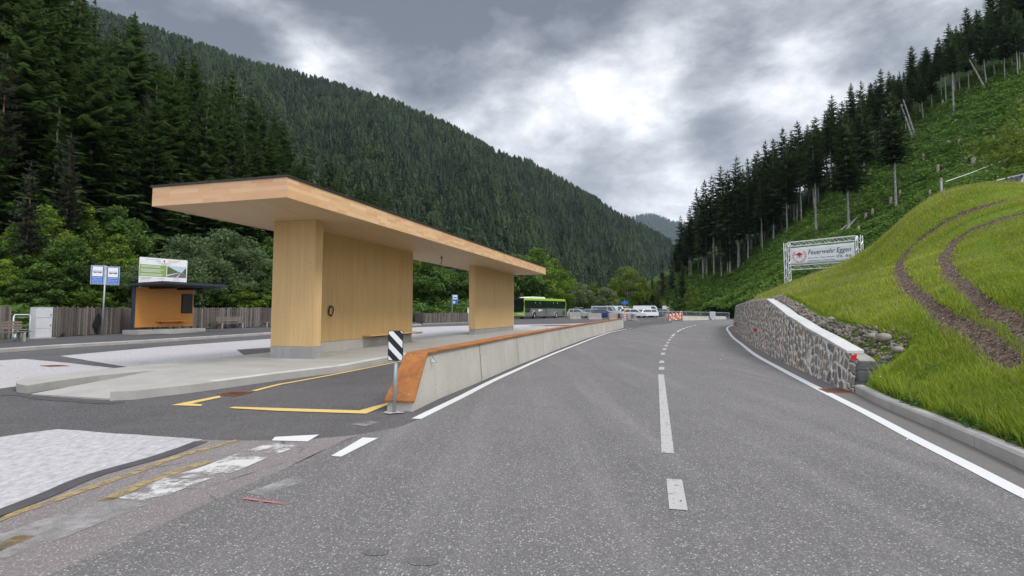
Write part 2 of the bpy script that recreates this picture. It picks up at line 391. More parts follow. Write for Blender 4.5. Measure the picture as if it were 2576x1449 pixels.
# ---------------------------------------------------------------- object helpers
def wpos(o):
    v = Vector((0, 0, 0))
    while o is not None: v = v + o.location; o = o.parent
    return v
def tag(o, label=None, cat=None, group=None, kind=None):
    if label: o['label'] = label
    if cat: o['category'] = cat
    if group: o['group'] = group
    if kind: o['kind'] = kind
    return o
def thing(name, label, cat, loc=(0, 0, 0), group=None, rz=0.0):
    o = bpy.data.objects.new(name, None); C.objects.link(o); o.empty_display_size = .3
    o.location = loc; o.rotation_euler = (0, 0, rz)
    return tag(o, label, cat, group)
class MB:
    def __init__(s): s.v = []; s.f = []; s.mi = []; s.cur = 0; s.tint = []
    def add(s, vs, fs):
        n = len(s.v); s.v += [tuple(v) for v in vs]
        s.f += [tuple(i + n for i in f) for f in fs]; s.mi += [s.cur] * len(fs)
        return s
    def hexa(s, p):   # 8 points: bottom 4 ccw, top 4 ccw
        return s.add(p, [(3, 2, 1, 0), (4, 5, 6, 7), (0, 1, 5, 4), (1, 2, 6, 5), (2, 3, 7, 6), (3, 0, 4, 7)])
    def box(s, c, d, A=None):   # centre, dims; A = local frame (ax, ay)
        ax = Vector(A[0]) if A else Vector((1, 0, 0)); ay = Vector(A[1]) if A else Vector((0, 1, 0)); az = Vector((0, 0, 1)); c = Vector(c)
        q = [(-1, -1), (1, -1), (1, 1), (-1, 1)]
        return s.hexa([c + ax * (a * d[0] / 2) + ay * (b * d[1] / 2) + az * (h * d[2] / 2) for h in (-1, 1) for a, b in q])
    def prism(s, poly, z0, z1):
        n = len(poly); vs = [(p[0], p[1], z0 if not callable(z0) else z0(p)) for p in poly] + [(p[0], p[1], z1 if not callable(z1) else z1(p)) for p in poly]
        return s.add(vs, [tuple(range(n))[::-1], tuple(range(n, 2 * n))] + [(i, (i + 1) % n, (i + 1) % n + n, i + n) for i in range(n)])
    def extr(s, poly, d):    # 3d polygon extruded by vector d
        n = len(poly); d = Vector(d); vs = [Vector(p) for p in poly] + [Vector(p) + d for p in poly]
        return s.add(vs, [tuple(range(n))[::-1], tuple(range(n, 2 * n))] + [(i, (i + 1) % n, (i + 1) % n + n, i + n) for i in range(n)])
    def quad(s, *p): return s.add(p, [tuple(range(len(p)))])
    def tube(s, pts, r, n=8, cap=True):
        pts = [Vector(p) for p in pts]; rr = r if isinstance(r, (list, tuple)) else [r] * len(pts)
        vs = []; fs = []
        for i, p in enumerate(pts):
            t = (pts[min(i + 1, len(pts) - 1)] - pts[max(i - 1, 0)]).normalized()
            u = t.cross(Vector((0, 0, 1)) if abs(t.z) < .9 else Vector((1, 0, 0))).normalized(); w = t.cross(u)
            for k in range(n):
                a = 2 * math.pi * k / n; vs.append(p + (u * math.cos(a) + w * math.sin(a)) * rr[i])
        for i in range(len(pts) - 1):
            for k in range(n): fs.append((i * n + k, i * n + (k + 1) % n, (i + 1) * n + (k + 1) % n, (i + 1) * n + k))
        if cap: fs += [tuple(range(n)), tuple(range((len(pts) - 1) * n, len(pts) * n))[::-1]]
        return s.add(vs, fs)
    def build(s, name, mat, parent=None, bevel=0.0, smooth=False, kind=None, label=None, loc=None):
        org = wpos(parent) if parent else Vector(loc or (0, 0, 0))
        me = bpy.data.meshes.new(name)
        me.from_pydata([(v[0] - org[0], v[1] - org[1], v[2] - org[2]) for v in s.v], [], s.f)
        for m in (mat if isinstance(mat, (list, tuple)) else [mat]): me.materials.append(m)
        if any(s.mi): me.polygons.foreach_set('material_index', s.mi)
        bm = bmesh.new(); bm.from_mesh(me); bmesh.ops.recalc_face_normals(bm, faces=bm.faces)
        if bevel: bmesh.ops.bevel(bm, geom=[e for e in bm.edges if len(e.link_faces) == 2 and e.calc_face_angle(0) > .5], offset=bevel, segments=2, affect='EDGES', profile=.6)
        bm.to_mesh(me); bm.free()
        if smooth: me.shade_smooth()
        if s.tint:
            a = me.attributes.new('tint', 'FLOAT', 'POINT'); a.data.foreach_set('value', s.tint)
        o = bpy.data.objects.new(name, me); C.objects.link(o)
        if parent: o.parent = parent
        else: o.location = org
        if kind: o['kind'] = kind
        if label: o['label'] = label
        return o
def npmesh(name, V, Fc, mat, tint=None, parent=None, kind=None, smooth=False, k=None, link=True):
    """V (n,3), Fc (m,k) index array"""
    me = bpy.data.meshes.new(name); V = np.asarray(V, np.float32); Fc = np.asarray(Fc, np.int32)
    m, k = Fc.shape
    me.vertices.add(len(V)); me.vertices.foreach_set('co', V.ravel())
    me.loops.add(m * k); me.loops.foreach_set('vertex_index', Fc.ravel())
    me.polygons.add(m); me.polygons.foreach_set('loop_start', np.arange(0, m * k, k, dtype=np.int32))
    me.polygons.foreach_set('loop_total', np.full(m, k, np.int32))
    me.update(calc_edges=True); me.materials.append(mat)
    if tint is not None:
        a = me.attributes.new('tint', 'FLOAT', 'POINT'); a.data.foreach_set('value', np.asarray(tint, np.float32))
    if smooth: me.shade_smooth()
    if not link: return me
    o = bpy.data.objects.new(name, me); C.objects.link(o)
    if parent: o.parent = parent
    if kind: o['kind'] = kind
    return o
def copy_tree(o, parent=None):
    c = o.copy(); C.objects.link(c); c.parent = parent
    for ch in list(o.children): copy_tree(ch, c)
    return c
A_ = Vector((math.sin(R(16.05)), math.cos(R(16.05)), 0)); B_ = Vector((-A_.y, A_.x, 0))
ORG = Vector((-5.74, 16.04, 0))
def AB(a, b, z=0.0): p = ORG + A_ * a + B_ * b; return Vector((p.x, p.y, z))

def sheet(name, pts, off, mat, wig=0.0, seg=.35, cuts=(35, 115), uv=False):
    """thin sheet laid on the ground; pts are ground points (x, y)"""
    P = [Vector((p[0], p[1])) for p in pts]; Q = []
    for i, p in enumerate(P):
        q = P[(i + 1) % len(P)]; n = max(1, int((q - p).length / seg)) if wig else 1
        for k in range(n):
            t = k / n; v = p.lerp(q, t)
            if wig and k:
                v = v + Vector((rnd.uniform(-1, 1), rnd.uniform(-1, 1))) * wig
            Q.append(v)
    bm = bmesh.new(); vs = [bm.verts.new((v.x, v.y, 0)) for v in Q]; bm.faces.new(vs)
    bmesh.ops.triangulate(bm, faces=bm.faces)
    for y in cuts:
        bmesh.ops.bisect_plane(bm, geom=bm.verts[:] + bm.edges[:] + bm.faces[:], plane_co=(0, y, 0), plane_no=(0, 1, 0))
    for v in bm.verts: v.co.z = Gz(v.co.y) + off
    bmesh.ops.recalc_face_normals(bm, faces=bm.faces)
    for f in bm.faces:
        if f.normal.z < 0: f.normal_flip()
    me = bpy.data.meshes.new(name); bm.to_mesh(me); bm.free(); me.materials.append(mat)
    o = bpy.data.objects.new(name, me); C.objects.link(o); o['kind'] = 'structure'
    return o
def strip_pts(line, w):
    """centre line -> polygon"""
    Lp = [Vector((p[0], p[1])) for p in line]; l = []; r = []
    for i, p in enumerate(Lp):
        t = (Lp[min(i + 1, len(Lp) - 1)] - Lp[max(i - 1, 0)]).normalized(); n = Vector((-t.y, t.x)) * (w / 2)
        l.append(p + n); r.append(p - n)
    return l + r[::-1]
def G(*pts, off=0.0): return [g(x, y, off) for x, y in pts]
def smooth_line(pts, n=6):
    P = [Vector((p[0], p[1])) for p in pts]; out_ = []
    for i in range(len(P) - 1):
        p0 = P[max(i - 1, 0)]; p1 = P[i]; p2 = P[i + 1]; p3 = P[min(i + 2, len(P) - 1)]
        for k in range(n):
            t = k / n
            out_.append(.5 * ((2 * p1) + (p2 - p0) * t + (2 * p0 - 5 * p1 + 4 * p2 - p3) * t * t + (3 * p1 - p0 - 3 * p2 + p3) * t ** 3))
    out_.append(P[-1]); return out_

# ---------------------------------------------------------------- thin plate terrain
class TPS:
    def __init__(s, pts, lam=0.0):
        P = np.array([(p[0], p[1]) for p in pts], float); z = np.array([p[2] for p in pts], float); n = len(P)
        K = s.k(P, P) + lam * np.eye(n); Q = np.hstack([np.ones((n, 1)), P])
        Amat = np.block([[K, Q], [Q.T, np.zeros((3, 3))]]); s.c = np.linalg.solve(Amat, np.concatenate([z, np.zeros(3)])); s.P = P
    @staticmethod
    def k(a, b):
        r = np.sqrt(((a[:, None, :] - b[None, :, :]) ** 2).sum(-1)) + 1e-9
        return r * r * np.log(r)
    def __call__(s, xy):
        xy = np.atleast_2d(np.asarray(xy, float)); n = len(s.P)
        return s.k(xy, s.P) @ s.c[:n] + s.c[n] + xy @ s.c[n + 1:]
    def z(s, x, y): return float(s([(x, y)])[0])
def grid_mesh(name, xs, ys, zf, mat, keep=None, kind='structure', jit=0.0):
    X, Y = np.meshgrid(xs, ys); xy = np.stack([X.ravel(), Y.ravel()], 1); Z = zf(xy)
    if jit: Z = Z + np.random.RandomState(3).uniform(-jit, jit, len(Z))
    nx, ny = len(xs), len(ys); i = np.arange(nx * ny).reshape(ny, nx)
    Fq = np.stack([i[:-1, :-1], i[:-1, 1:], i[1:, 1:], i[1:, :-1]], -1).reshape(-1, 4)
    if keep is not None:
        k = keep(xy); Fq = Fq[k[Fq].all(1)]
    used = np.unique(Fq); mp = np.zeros(nx * ny, int); mp[used] = np.arange(len(used))
    return npmesh(name, np.column_stack([xy, Z])[used], mp[Fq], mat, kind=kind, smooth=True)

# ---------------------------------------------------------------- ground and paving
bm_ys = [-60, 35, 115, 400, 3000]
mb = MB()
for y0, y1 in zip(bm_ys[:-1], bm_ys[1:]):
    mb.quad((-2500, y0, Gz(y0) - .06), (2500, y0, Gz(y0) - .06), (2500, y1, Gz(y1) - .06), (-2500, y1, Gz(y1) - .06))
mb.build('ground', M['verge'], kind='structure')

KERB = [(0.4, -8), (1.9, -4), (3.05, 0), (4.05, 3), (4.86, 5.42), (5.157, 6.36), (5.412, 7.27), (5.646, 8.16), (5.906, 9.07), (6.38, 10.42)]
WALLB = [(6.38, 10.42)] + [tuple(g(*p))[:2] for p in ((2093, 968), (2025, 936), (1970, 912), (1916, 883), (1880, 862.5), (1858, 846), (1844.5, 830))] + [(21.6, 53.0), (25.5, 56.5), (31, 58.5), (40, 60), (60, 60)]
WALLZ = [0.66, .86, 1.10, 1.42, 2.02, 2.05, 2.05, 2.0, 2.2, 1.9, 1.6, 1.4, 1.2]
RIGHT = KERB + WALLB[1:]
# far edge of the carriageway (outer side of the bend)
FARL = [tuple(g(*p))[:2] for p in ((1690, 807.5), (1760, 806), (1830, 803.5))]
asph = [(-26.5, -8)] + RIGHT + [(60, 74), (45, 76), (34, 84), (34, 108), (20, 114), (-8, 112)] + [tuple(g(*p))[:2] for p in ((1181, 811), (1064, 816), (1043, 812))] + [(-20.3, 46.7), (-23.4, 41.5), (-24.3, 29.3), (-26.5, 20)]
sheet('yard_asphalt', asph, 0.0, M['bay'])
# main carriageway
LW = [(1040, 1062), (1110, 1026), (1167, 998), (1235, 965), (1304, 934), (1372, 903), (1440, 875), (1522, 843), (1580, 830), (1640, 820), (1690, 813)]
left = [g(x, y) for x, y in LW]
road = [(-7.2, -8), (-5.0, -2), tuple(g(129, 1446))[:2], tuple(g(355, 1344))[:2], tuple(g(580, 1241))[:2], tuple(g(720, 1178))[:2], tuple(g(830, 1125))[:2], tuple(g(905, 1094))[:2], tuple(g(1000, 1076))[:2]] + [tuple(p)[:2] for p in left] + FARL[0:] + [(38, 76), (60, 74)] + RIGHT[::-1]
sheet('road', road, .004, M['road'], wig=.012, seg=.30)
# old brownish asphalt, lower left
old = [(-14, -8), (-7.2, -8), (-5.0, -2)] + [tuple(p)[:2] for p in G((129, 1446), (355, 1344), (580, 1241), (720, 1178), (830, 1125), (905, 1094), (800, 1104), (690, 1109), (596, 1109), (510, 1107), (380, 1132), (300, 1168), (150, 1225), (0, 1290), (-200, 1370), (-500, 1520))]
sheet('old_asphalt', old, .004, M['old'], wig=.018, seg=.3)
# light paving fields
P3 = [tuple(p)[:2] for p in G((-300, 1148), (0, 1101), (144, 1081), (250, 1089), (395, 1099), (510, 1107), (446, 1128), (393, 1146), (310, 1172), (235, 1192), (145, 1225), (60, 1262), (0, 1290), (-200, 1370), (-500, 1520))]
sheet('light_paving', P3, .008, M['pave'], wig=.02, seg=.25)
P2 = [tuple(p)[:2] for p in G((-200, 926), (0, 907), (60, 903), (170, 913), (286, 926), (190, 937), (52, 956), (42, 972), (0, 978), (-200, 1000))]
sheet('light_paving', P2, .004, M['pave'], wig=.01, seg=.4)
P1 = [tuple(p)[:2] for p in G((151, 895.5), (400, 873), (685, 852), (860, 839), (1050, 823), (1182, 819), (1300, 817), (1420, 815), (1490, 812), (1490, 818), (1420, 824), (1341, 829))] + [tuple(AB(a, 3.05))[:2] for a in (20, 10, 6, 2.0, -2.6)]
sheet('light_paving', P1, .004, M['pave'], wig=.01, seg=.4)
notch = [tuple(p)[:2] for p in G((595, 880), (690, 874), (700, 886))] + [tuple(AB(2.6, 3.1))[:2], tuple(AB(1.2, 3.3))[:2]]
sheet('dark_paving_patch', notch, .008, M['bay'])
nt2 = [tuple(p)[:2] for p in G((1330, 819.5), (1400, 817.5), (1450, 817), (1420, 820), (1350, 822))]
sheet('dark_paving_patch', nt2, .008, M['bay'])
sheet('dark_asphalt_seam', strip_pts(smooth_line(G((506, 1112), (440, 1138), (393, 1153), (235, 1198), (120, 1246), (-20, 1302), (-200, 1385))), .16), .010, M['dark'], wig=.03, seg=.2)
sheet('fresh_bitumen_seam', strip_pts(G((-30, 1000), (38, 992), (120, 1003), (240, 1012), (300, 1014)), .25), .006, M['dark'], wig=.04)
# concrete gutter strip along the right edge
kr = [Vector(p) for p in RIGHT[:17]]
gl = [Vector((p.x - .42, p.y + .06)) for p in kr]
sheet('gutter', gl + kr[::-1], .008, M['gutter'])
# thin cut seams
sheet('road_seam', strip_pts(G((1600, 817), (1650, 812), (1720, 809)), .12), .010, M['dark'])
for a, b in (((1842, 823), (1853, 823)), ((1853, 850), (1868, 851)), ((1706, 836), (1723, 838))):
    sheet('road_seam', strip_pts(G(a, b), .10), .012, M['dark'])
# ---- painted lines
def line(pts, w, m='mark', off=.010, sm=True, wig=0, name='road_marking'):
    q = G(*pts); q = smooth_line(q) if sm and len(q) > 2 else q
    return sheet(name, strip_pts(q, w), off, M[m], wig=wig, seg=.2)
line([(1047, 1055), (1104, 1027), (1167.3, 995.8), (1235, 961), (1303.7, 929.6), (1372, 899), (1440, 871.7), (1522, 840.4), (1576.5, 828)], .145)
line([(1582, 827.2), (1588, 826.4)], .12, sm=False)
RL = [(2900, 1415), (2740, 1327), (2565, 1240), (2430, 1170), (2300, 1104), (2180, 1040), (2060, 979), (1970, 932), (1900, 893), (1868, 868), (1845, 850), (1834, 836), (1829, 828), (1833, 822), (1847, 817.5)]
line(RL, .155)
for a, b, w in (((1707, 1285), (1696, 1208), .135), ((1680, 1142), (1663, 943), .13)):
    line([a, b], w, 'mark_thin', sm=False)
for a, b in (((1664, 931), (1664.5, 924)), ((1664.5, 914), (1665.5, 908)), ((1667, 893), (1668.5, 888)), ((1671, 881), (1672.5, 877)), ((1675, 871.5), (1677, 868)), ((1679, 864), (1681, 861)),
             ((1683, 857), (1685, 854)), ((1687, 851), (1689.5, 848.4)), ((1691, 846), (1694, 843.5)), ((1695, 841.8), (1697, 840)), ((1704, 835), (1708, 832.3)), ((1710, 831), (1714, 829)), ((1717, 827.8), (1722, 825.8)),
             ((1726, 824.5), (1731, 823)), ((1735, 822), (1740, 820.7)), ((1745, 819.5), (1750, 818.5)), ((1776, 812), (1781, 811.4)), ((1784, 811), (1789, 810.5))):
    line([a, b], .14, 'mark_thin' if a[0] < 1690 else 'mark', sm=False)
sheet('road_marking', G((833, 1149), (858, 1151), (951, 1104), (913, 1102.5)), .010, M['mark'])
sheet('road_marking', G((683, 1110), (692, 1101), (803, 1095), (774, 1112.5)), .010, M['mark'])
line([(1598, 809.5), (1640, 806.5)], .5, 'mark_scuff', sm=False)
line([(1600, 824), (1660, 816)], .35, 'mark_scuff', sm=False)
line([(1495, 825), (1562, 807), (1590, 806.5)], .35, 'mark_thin', sm=False)
# yellow bus bay lines
line([(638, 984.5), (702.5, 968), (735, 962.3), (860, 939), (1034, 904)], .12, 'yel')
sheet('bay_marking', G((430, 1020.5), (552, 996.5), (556, 1001), (482, 1016.5), (510, 1019), (505, 1023)), .010, M['yel'])
sheet('bay_marking', G((575, 1028), (588, 1024.5), (903, 1034), (975, 1014.5), (976, 1019.5), (921, 1042), (700, 1035)), .010, M['yel'])
# worn paint
line([(600, 1109), (520, 1130), (430, 1156), (338, 1191), (230, 1228), (129, 1263), (0, 1308), (-120, 1352)], .10, 'yel_worn', wig=.01)
line([(528, 1162), (450, 1186), (354, 1221.5), (290, 1250.5), (260, 1264)], .12, 'yel_worn', wig=.01)
line([(70, 1350), (20, 1370), (-30, 1392)], .14, 'yel_worn', wig=.02)
line([(720, 1120), (640, 1146), (548, 1183), (470, 1206), (387, 1236), (320, 1262)], .42, 'mark_worn', wig=.03)
line([(330, 1258), (258, 1286), (180, 1314), (97, 1346), (0, 1378), (-60, 1400)], .46, 'mark_scuff', wig=.03)
line([(760, 1205), (690, 1228), (640, 1246)], .20, 'mark_scuff', wig=.03, off=.008)
line([(612.6, 1257.5), (717, 1272)], .024, 'pink', sm=False, off=.015)
line([(940, 1062), (900, 1071)], .25, 'mark_scuff', sm=False, off=.008)
for x, y, w, h in ((945, 1392, 32, 9), (1064, 1415, 40, 12)):
    sheet('road_patch', G(*[(x + w * math.cos(a * math.pi / 6), y + h * math.sin(a * math.pi / 6)) for a in range(12)]), .008, M['road_dk'], wig=.01, seg=.08)

# ---- kerbs
def kerb_line(name, line_, w, z0, z1, mat, side=1, label=None, joint=1.0, ground=True):
    """kerb stones along a line; side=+1 body lies to the left of travel"""
    P = [Vector((p[0], p[1])) for p in line_]; mbk = MB(); mj = MB()
    acc = [0.0]
    for a, b in zip(P[:-1], P[1:]): acc.append(acc[-1] + (b - a).length)
    def pos(s_):
        for i in range(len(P) - 1):
            if s_ <= acc[i + 1] or i == len(P) - 2:
                t = (s_ - acc[i]) / (acc[i + 1] - acc[i]); d_ = (P[i + 1] - P[i]).normalized(); return P[i].lerp(P[i + 1], t), Vector((-d_.y, d_.x)) * side
    s_ = 0.0
    while s_ < acc[-1] - .05:
        e = min(s_ + joint - .012, acc[-1]); (p, n), (q, m) = pos(s_), pos(e)
        def k(pt, nn, inset, z): v = pt + nn * inset; return (v.x, v.y, z + Gz(v.y))
        mbk.add([k(p, n, 0, z0), k(p, n, .0, z1 - .03), k(p, n, .025, z1), k(p, n, w, z1), k(p, n, w, z0),
                 k(q, m, 0, z0), k(q, m, .0, z1 - .03), k(q, m, .025, z1), k(q, m, w, z1), k(q, m, w, z0)],
                [(0, 1, 2, 3, 4), (9, 8, 7, 6, 5), (0, 5, 6, 1), (1, 6, 7, 2), (2, 7, 8, 3), (3, 8, 9, 4)])
        s_ += joint
    return mbk.build(name, mat, kind='structure')
kerb_line('kerb', KERB, .14, -.05, .16, M['kerb'], side=-1)
LK = [tuple(p)[:2] for p in G((-300, 915), (0, 887), (150, 876), (382, 862), (685, 841), (860, 830), (1000, 822), (1060, 818.5))]
kerb_line('kerb', LK, .15, -.05, .15, M['kerb'], side=1)
walk = [(p[0] - .15, p[1] + .05) for p in LK] + [(-11.0, 64.5), (-20.6, 47.2), (-23.9, 41.7), (-24.9, 29.3), (-27.5, 19), (-29, 14)]
mbw = MB(); mbw.prism(walk, lambda p: Gz(p[1]) - .05, lambda p: Gz(p[1]) + .148); mbw.build('pavement', M['walk'], kind='structure')

# ---- platform island with its ramp nose
HP = .15
right_e = [tuple(p)[:2] for p in G((545.6, 960), (702.5, 939.7), (862, 921), (1038, 888), off=HP)] + [tuple(AB(a, b))[:2] for a, b in ((8, -1.75), (16, -1.6), (24, -1.2), (30, -.4), (34, .8))]
left_e = [tuple(AB(a, b))[:2] for a, b in ((34, 1.6), (24, 2.9), (14, 3.05), (6, 3.05), (2, 3.05), (-2.6, 2.93))] + [tuple(p)[:2] for p in G((286.4, 926), (191, 935.6), (100, 946), (54.6, 953.4), (41, 960), (43, 966), (68, 969.7), (150, 957), (250, 944.5), off=HP)]
r0 = tuple(g(393, 931.5, HP))[:2]; r1 = tuple(g(562, 939, HP))[:2]
nose = [tuple(p)[:2] for p in G((277, 986), (292, 984.7), (340, 983), (409, 975.5), (480, 968), off=HP)]
rb0 = tuple(g(79, 991.5, .02))[:2]; rb1 = tuple(g(276, 1003.5, .02))[:2]
body = left_e + [r0, r1] + nose + right_e
mbp = MB(); mbp.prism(body, lambda p: Gz(p[1]) - .04, lambda p: Gz(p[1]) + HP)
# ramp surface
mbp.add([(rb0[0], rb0[1], .025), (rb1[0], rb1[1], .025), (r1[0], r1[1], HP - .002), (r0[0], r0[1], HP - .002)], [(0, 1, 2, 3)])
mbp.add([(rb0[0], rb0[1], -.04), (rb1[0], rb1[1], -.04), (rb1[0], rb1[1], .025), (rb0[0], rb0[1], .025)], [(0, 1, 2, 3)])
pl = mbp.build('platform', M['plat'], kind='structure')
edge = MB()
for a, b in zip(right_e[:-4], right_e[1:-3]):
    pa = Vector((a[0], a[1])); pb = Vector((b[0], b[1])); n = (pb - pa).normalized(); nn = Vector((-n.y, n.x)) * .30
    edge.add([(pa.x, pa.y, HP + .003), (pb.x, pb.y, HP + .003), (pb.x + nn.x, pb.y + nn.y, HP + .003), (pa.x + nn.x, pa.y + nn.y, HP + .003)], [(0, 1, 2, 3)])
M['platedge'] = concrete('smooth_edge_concrete', (.55, .545, .52), False, .05)
edge.build('platform_edge', M['platedge'], kind='structure')

# ---------------------------------------------------------------- meadow bank
def on(vx, vy, d): return tuple(at(vx, vy, d))
mc = [(p[0] + .14, p[1], .16) for p in KERB] + [(p[0] + .5, p[1] - .1, z) for p, z in zip(WALLB[:9], WALLZ)]
mc += [on(1955, 726, 33), on(1978, 716, 34), on(2060, 690, 32.5), on(2165, 640, 30.5), on(2260, 565, 29), on(2360, 490, 27.5), on(2450, 463, 26.5), on(2540, 458, 25.5), on(2640, 480, 25), on(2060, 706, 26), on(2120, 690, 25.5), on(2165, 668, 26), on(2000, 725, 26), on(2185, 695, 22), on(2200, 640, 26.5), on(2165, 690, 24), on(2576, 500, 20), on(2450, 485, 23), on(2540, 480, 22), on(2620, 500, 21), on(2576, 476, 24), on(2260, 580, 25)]
mc += [(19.5, 42, 1.6), (24, 38, 3.0), (28.5, 34, 5.4), (31, 32, 6.4), (36, 28, 6.4), (40, 22, 6.8), (26, 12, 7.4), (22, 4, 7.0), (14, -6, 5.2), (30, -4, 9)]
mc += [(13.5, 14, 3.2), (16, 8, 3.6)]
meadow = TPS(mc, .25)
def dline(xy, line_):
    """signed distance to polyline, + on the right of travel"""
    xy = np.asarray(xy, float); best = np.full(len(xy), 1e9); sg = np.zeros(len(xy))
    for a, b in zip(line_[:-1], line_[1:]):
        a = np.array(a[:2], float); b = np.array(b[:2], float); ab = b - a; t = np.clip(((xy - a) @ ab) / (ab @ ab), 0, 1)
        q = a + t[:, None] * ab; d = np.hypot(*(xy - q).T); s_ = ab[1] * (xy[:, 0] - q[:, 0]) - ab[0] * (xy[:, 1] - q[:, 1])
        m = d < best; best[m] = d[m]; sg[m] = np.sign(s_[m])
    return best * np.where(sg >= 0, 1, -1)
RL_ = RIGHT[:-1]
def meadow_z(xy):
    xy = np.asarray(xy, float); z = meadow(xy); x, y = xy[:, 0], xy[:, 1]
    z = z + .06 * np.sin(x * 1.3 + y * .4) * np.sin(y * .9) * np.clip(dline(xy, RL_) / 4, 0, 1)
    return z
class V2: pass
xs = np.arange(-1, 44, .4); ys = np.arange(-8, 47, .4)
TRACK1 = [(2700, 480), (2576, 500), (2480, 520), (2400, 548), (2330, 590), (2285, 630), (2262, 655), (2262, 690), (2290, 730), (2340, 775), (2395, 815), (2450, 850), (2510, 890), (2560, 930)]
TRACK2 = [(2700, 512), (2576, 535), (2500, 560), (2450, 580), (2400, 610), (2374, 650), (2390, 690), (2440, 740), (2500, 785), (2576, 835), (2660, 885)]
def on_meadow(vx, vy):
    r = np.array(ray(vx, vy)); lo = None
    ds = np.arange(4, 45, .25); P = np.stack([r[0] / r[1] * ds, ds], 1); zr = EYE + r[2] / r[1] * ds; zz = meadow_z(P)
    i = np.argmax(zz > zr)
    if not (zz > zr).any(): i = int(np.argmin(np.abs(zz - zr)))
    return (P[i, 0], P[i, 1])
T1 = [on_meadow(*p) for p in TRACK1]; T2 = [on_meadow(*p) for p in TRACK2]
def meadow_keep(xy): return dline(xy, RL_) > .12
def meadow_build():
    """grid from the kerb outwards: rows run along the line so the edge is clean"""
    P = [Vector(p) for p in RL_]; acc = [0.0]
    for a, b in zip(P[:-1], P[1:]): acc.append(acc[-1] + (b - a).length)
    S = np.arange(0, acc[-1] - 12, .3); Tt = np.concatenate([[.14, .5], np.arange(.8, 26, .3)])
    base = np.array([[np.interp(s_, acc, [p.x for p in P]), np.interp(s_, acc, [p.y for p in P])] for s_ in S])
    d_ = np.gradient(base, axis=0); d_ /= np.linalg.norm(d_, axis=1)[:, None]
    ker = np.ones(41) / 41; ds = np.stack([np.convolve(np.pad(d_[:, i], 20, mode='edge'), ker, 'valid') for i in (0, 1)], 1); ds /= np.linalg.norm(ds, axis=1)[:, None]
    nrm = np.stack([ds[:, 1], -ds[:, 0]], 1)
    kl = sum((Vector(b) - Vector(a)).length for a, b in zip(KERB[:-1], KERB[1:]))
    shift = np.where(S > kl + .05, .34, 0.0)
    xy = (base[:, None, :] + nrm[:, None, :] * (Tt[None, :, None] + shift[:, None, None])).reshape(-1, 2)
    Z = meadow_z(xy).reshape(len(S), len(Tt))
    Z[:, 0] -= .02; wm = S > kl + .05; wzi = np.interp(S, acc[len(KERB) - 1:len(KERB) - 1 + len(WALLZ)], WALLZ[:len(acc) - len(KERB) + 1]); 
    Z[wm, 0] = wzi[wm] - .12; Z[wm, 1] = np.minimum(Z[wm, 1], wzi[wm] - .03)
    Fi = np.arange(len(S) * len(Tt)).reshape(len(S), len(Tt))
    Fq = np.stack([Fi[:-1, :-1], Fi[1:, :-1], Fi[1:, 1:], Fi[:-1, 1:]], -1).reshape(-1, 4)
    V = np.column_stack([xy, Z.ravel()])
    w1 = np.abs(dline(xy, T1)); w2 = np.abs(dline(xy, T2)); ww = np.minimum(w1, w2)
    V[:, 2] -= .13 * np.exp(-(ww / .24) ** 2)
    o = npmesh('meadow', V, Fq[:, ::-1], M['meadow'], tint=np.exp(-(ww / .37) ** 2), kind='structure', smooth=True)
    return o, V
def meadow_mat():
    b = NB('meadow_grass_ground', .95, .1)
    n = b.noise(.7, 6, .6); n2 = b.noise(9, 6, .65); n3 = b.noise(28, 4)
    x = b.mix(b.step(n, .35, .65), (.105, .185, .020), (.175, .235, .035)); x = b.mix(b.math('MULTIPLY', b.step(n2, .4, .65), .45), x, (.07, .13, .018))
    soil = b.mix(b.step(n2, .4, .6), (.048, .028, .020), (.135, .095, .070))
    soil = b.mix(b.step(n3, .55, .62), soil, (.26, .22, .19))
    m = b.step(b.math('ADD', b.attr('tint'), b.math('MULTIPLY', b.math('SUBTRACT', b.noise(5, 6, .7), .5), 1.5)), .40, .62)
    b.col(b.mix(m, x, soil)); b.bump(n2, .7, .05); return b.m
M['meadow'] = meadow_mat()
meadow_obj, MV = meadow_build()

# ---------------------------------------------------------------- right hillside (clearing and wood above it)
hc = [(28, 78, .3), (34, 74, .4), (45, 73, 2.0), (60, 70, 6.0), (28, 100, .5), (34, 60, .3), (80, 40, 24), (60, 60, 7)]
hc += [on(*p) for p in ((1745, 792, 125), (1800, 788, 105), (1860, 765, 86), (1900, 740, 84), (2000, 690, 80), (2200, 600, 80), (2400, 490, 78), (2576, 440, 76),
        (1760, 702, 142), (1860, 672, 132), (1960, 600, 124), (2060, 520, 118), (2180, 412, 113), (2300, 315, 109), (2420, 232, 106), (2576, 170, 100), (2800, 60, 96),
        (2255, 530, 90), (2136, 582, 92), (2054, 585, 98))]
hc += [on(1760, 660, 160), on(1860, 615, 155), on(1960, 545, 150), on(2060, 455, 142), on(2180, 345, 135), on(2300, 245, 130), on(2420, 165, 125), on(2576, 95, 120), (130, 60, 62), (45, 190, 8), (60, 230, 16), (75, 200, 26), (110, 200, 45), (33, 130, 1.5), (160, 100, 70), (160, 200, 50)]
hill = TPS(hc, 1.0)
HB = [(220, 73), (80, 73), (60, 73.5), (45, 75.5), (34.5, 79), (33, 88), (34, 106), (29, 118), (26, 262)]
def hill_z(xy):
    xy = np.asarray(xy, float); z = hill(xy); x, y = xy[:, 0], xy[:, 1]
    z += .5 * np.sin(x * .31 + y * .13) * np.sin(y * .21 - x * .08)
    m = y < 50
    return np.maximum(z, np.array([Gz(v) for v in y]) - .5)
grid_mesh('hillside', np.arange(14, 180, 2.0), np.arange(40, 260, 2.0), hill_z, M['hill_green'], keep=lambda xy: dline(xy, HB) > .3)

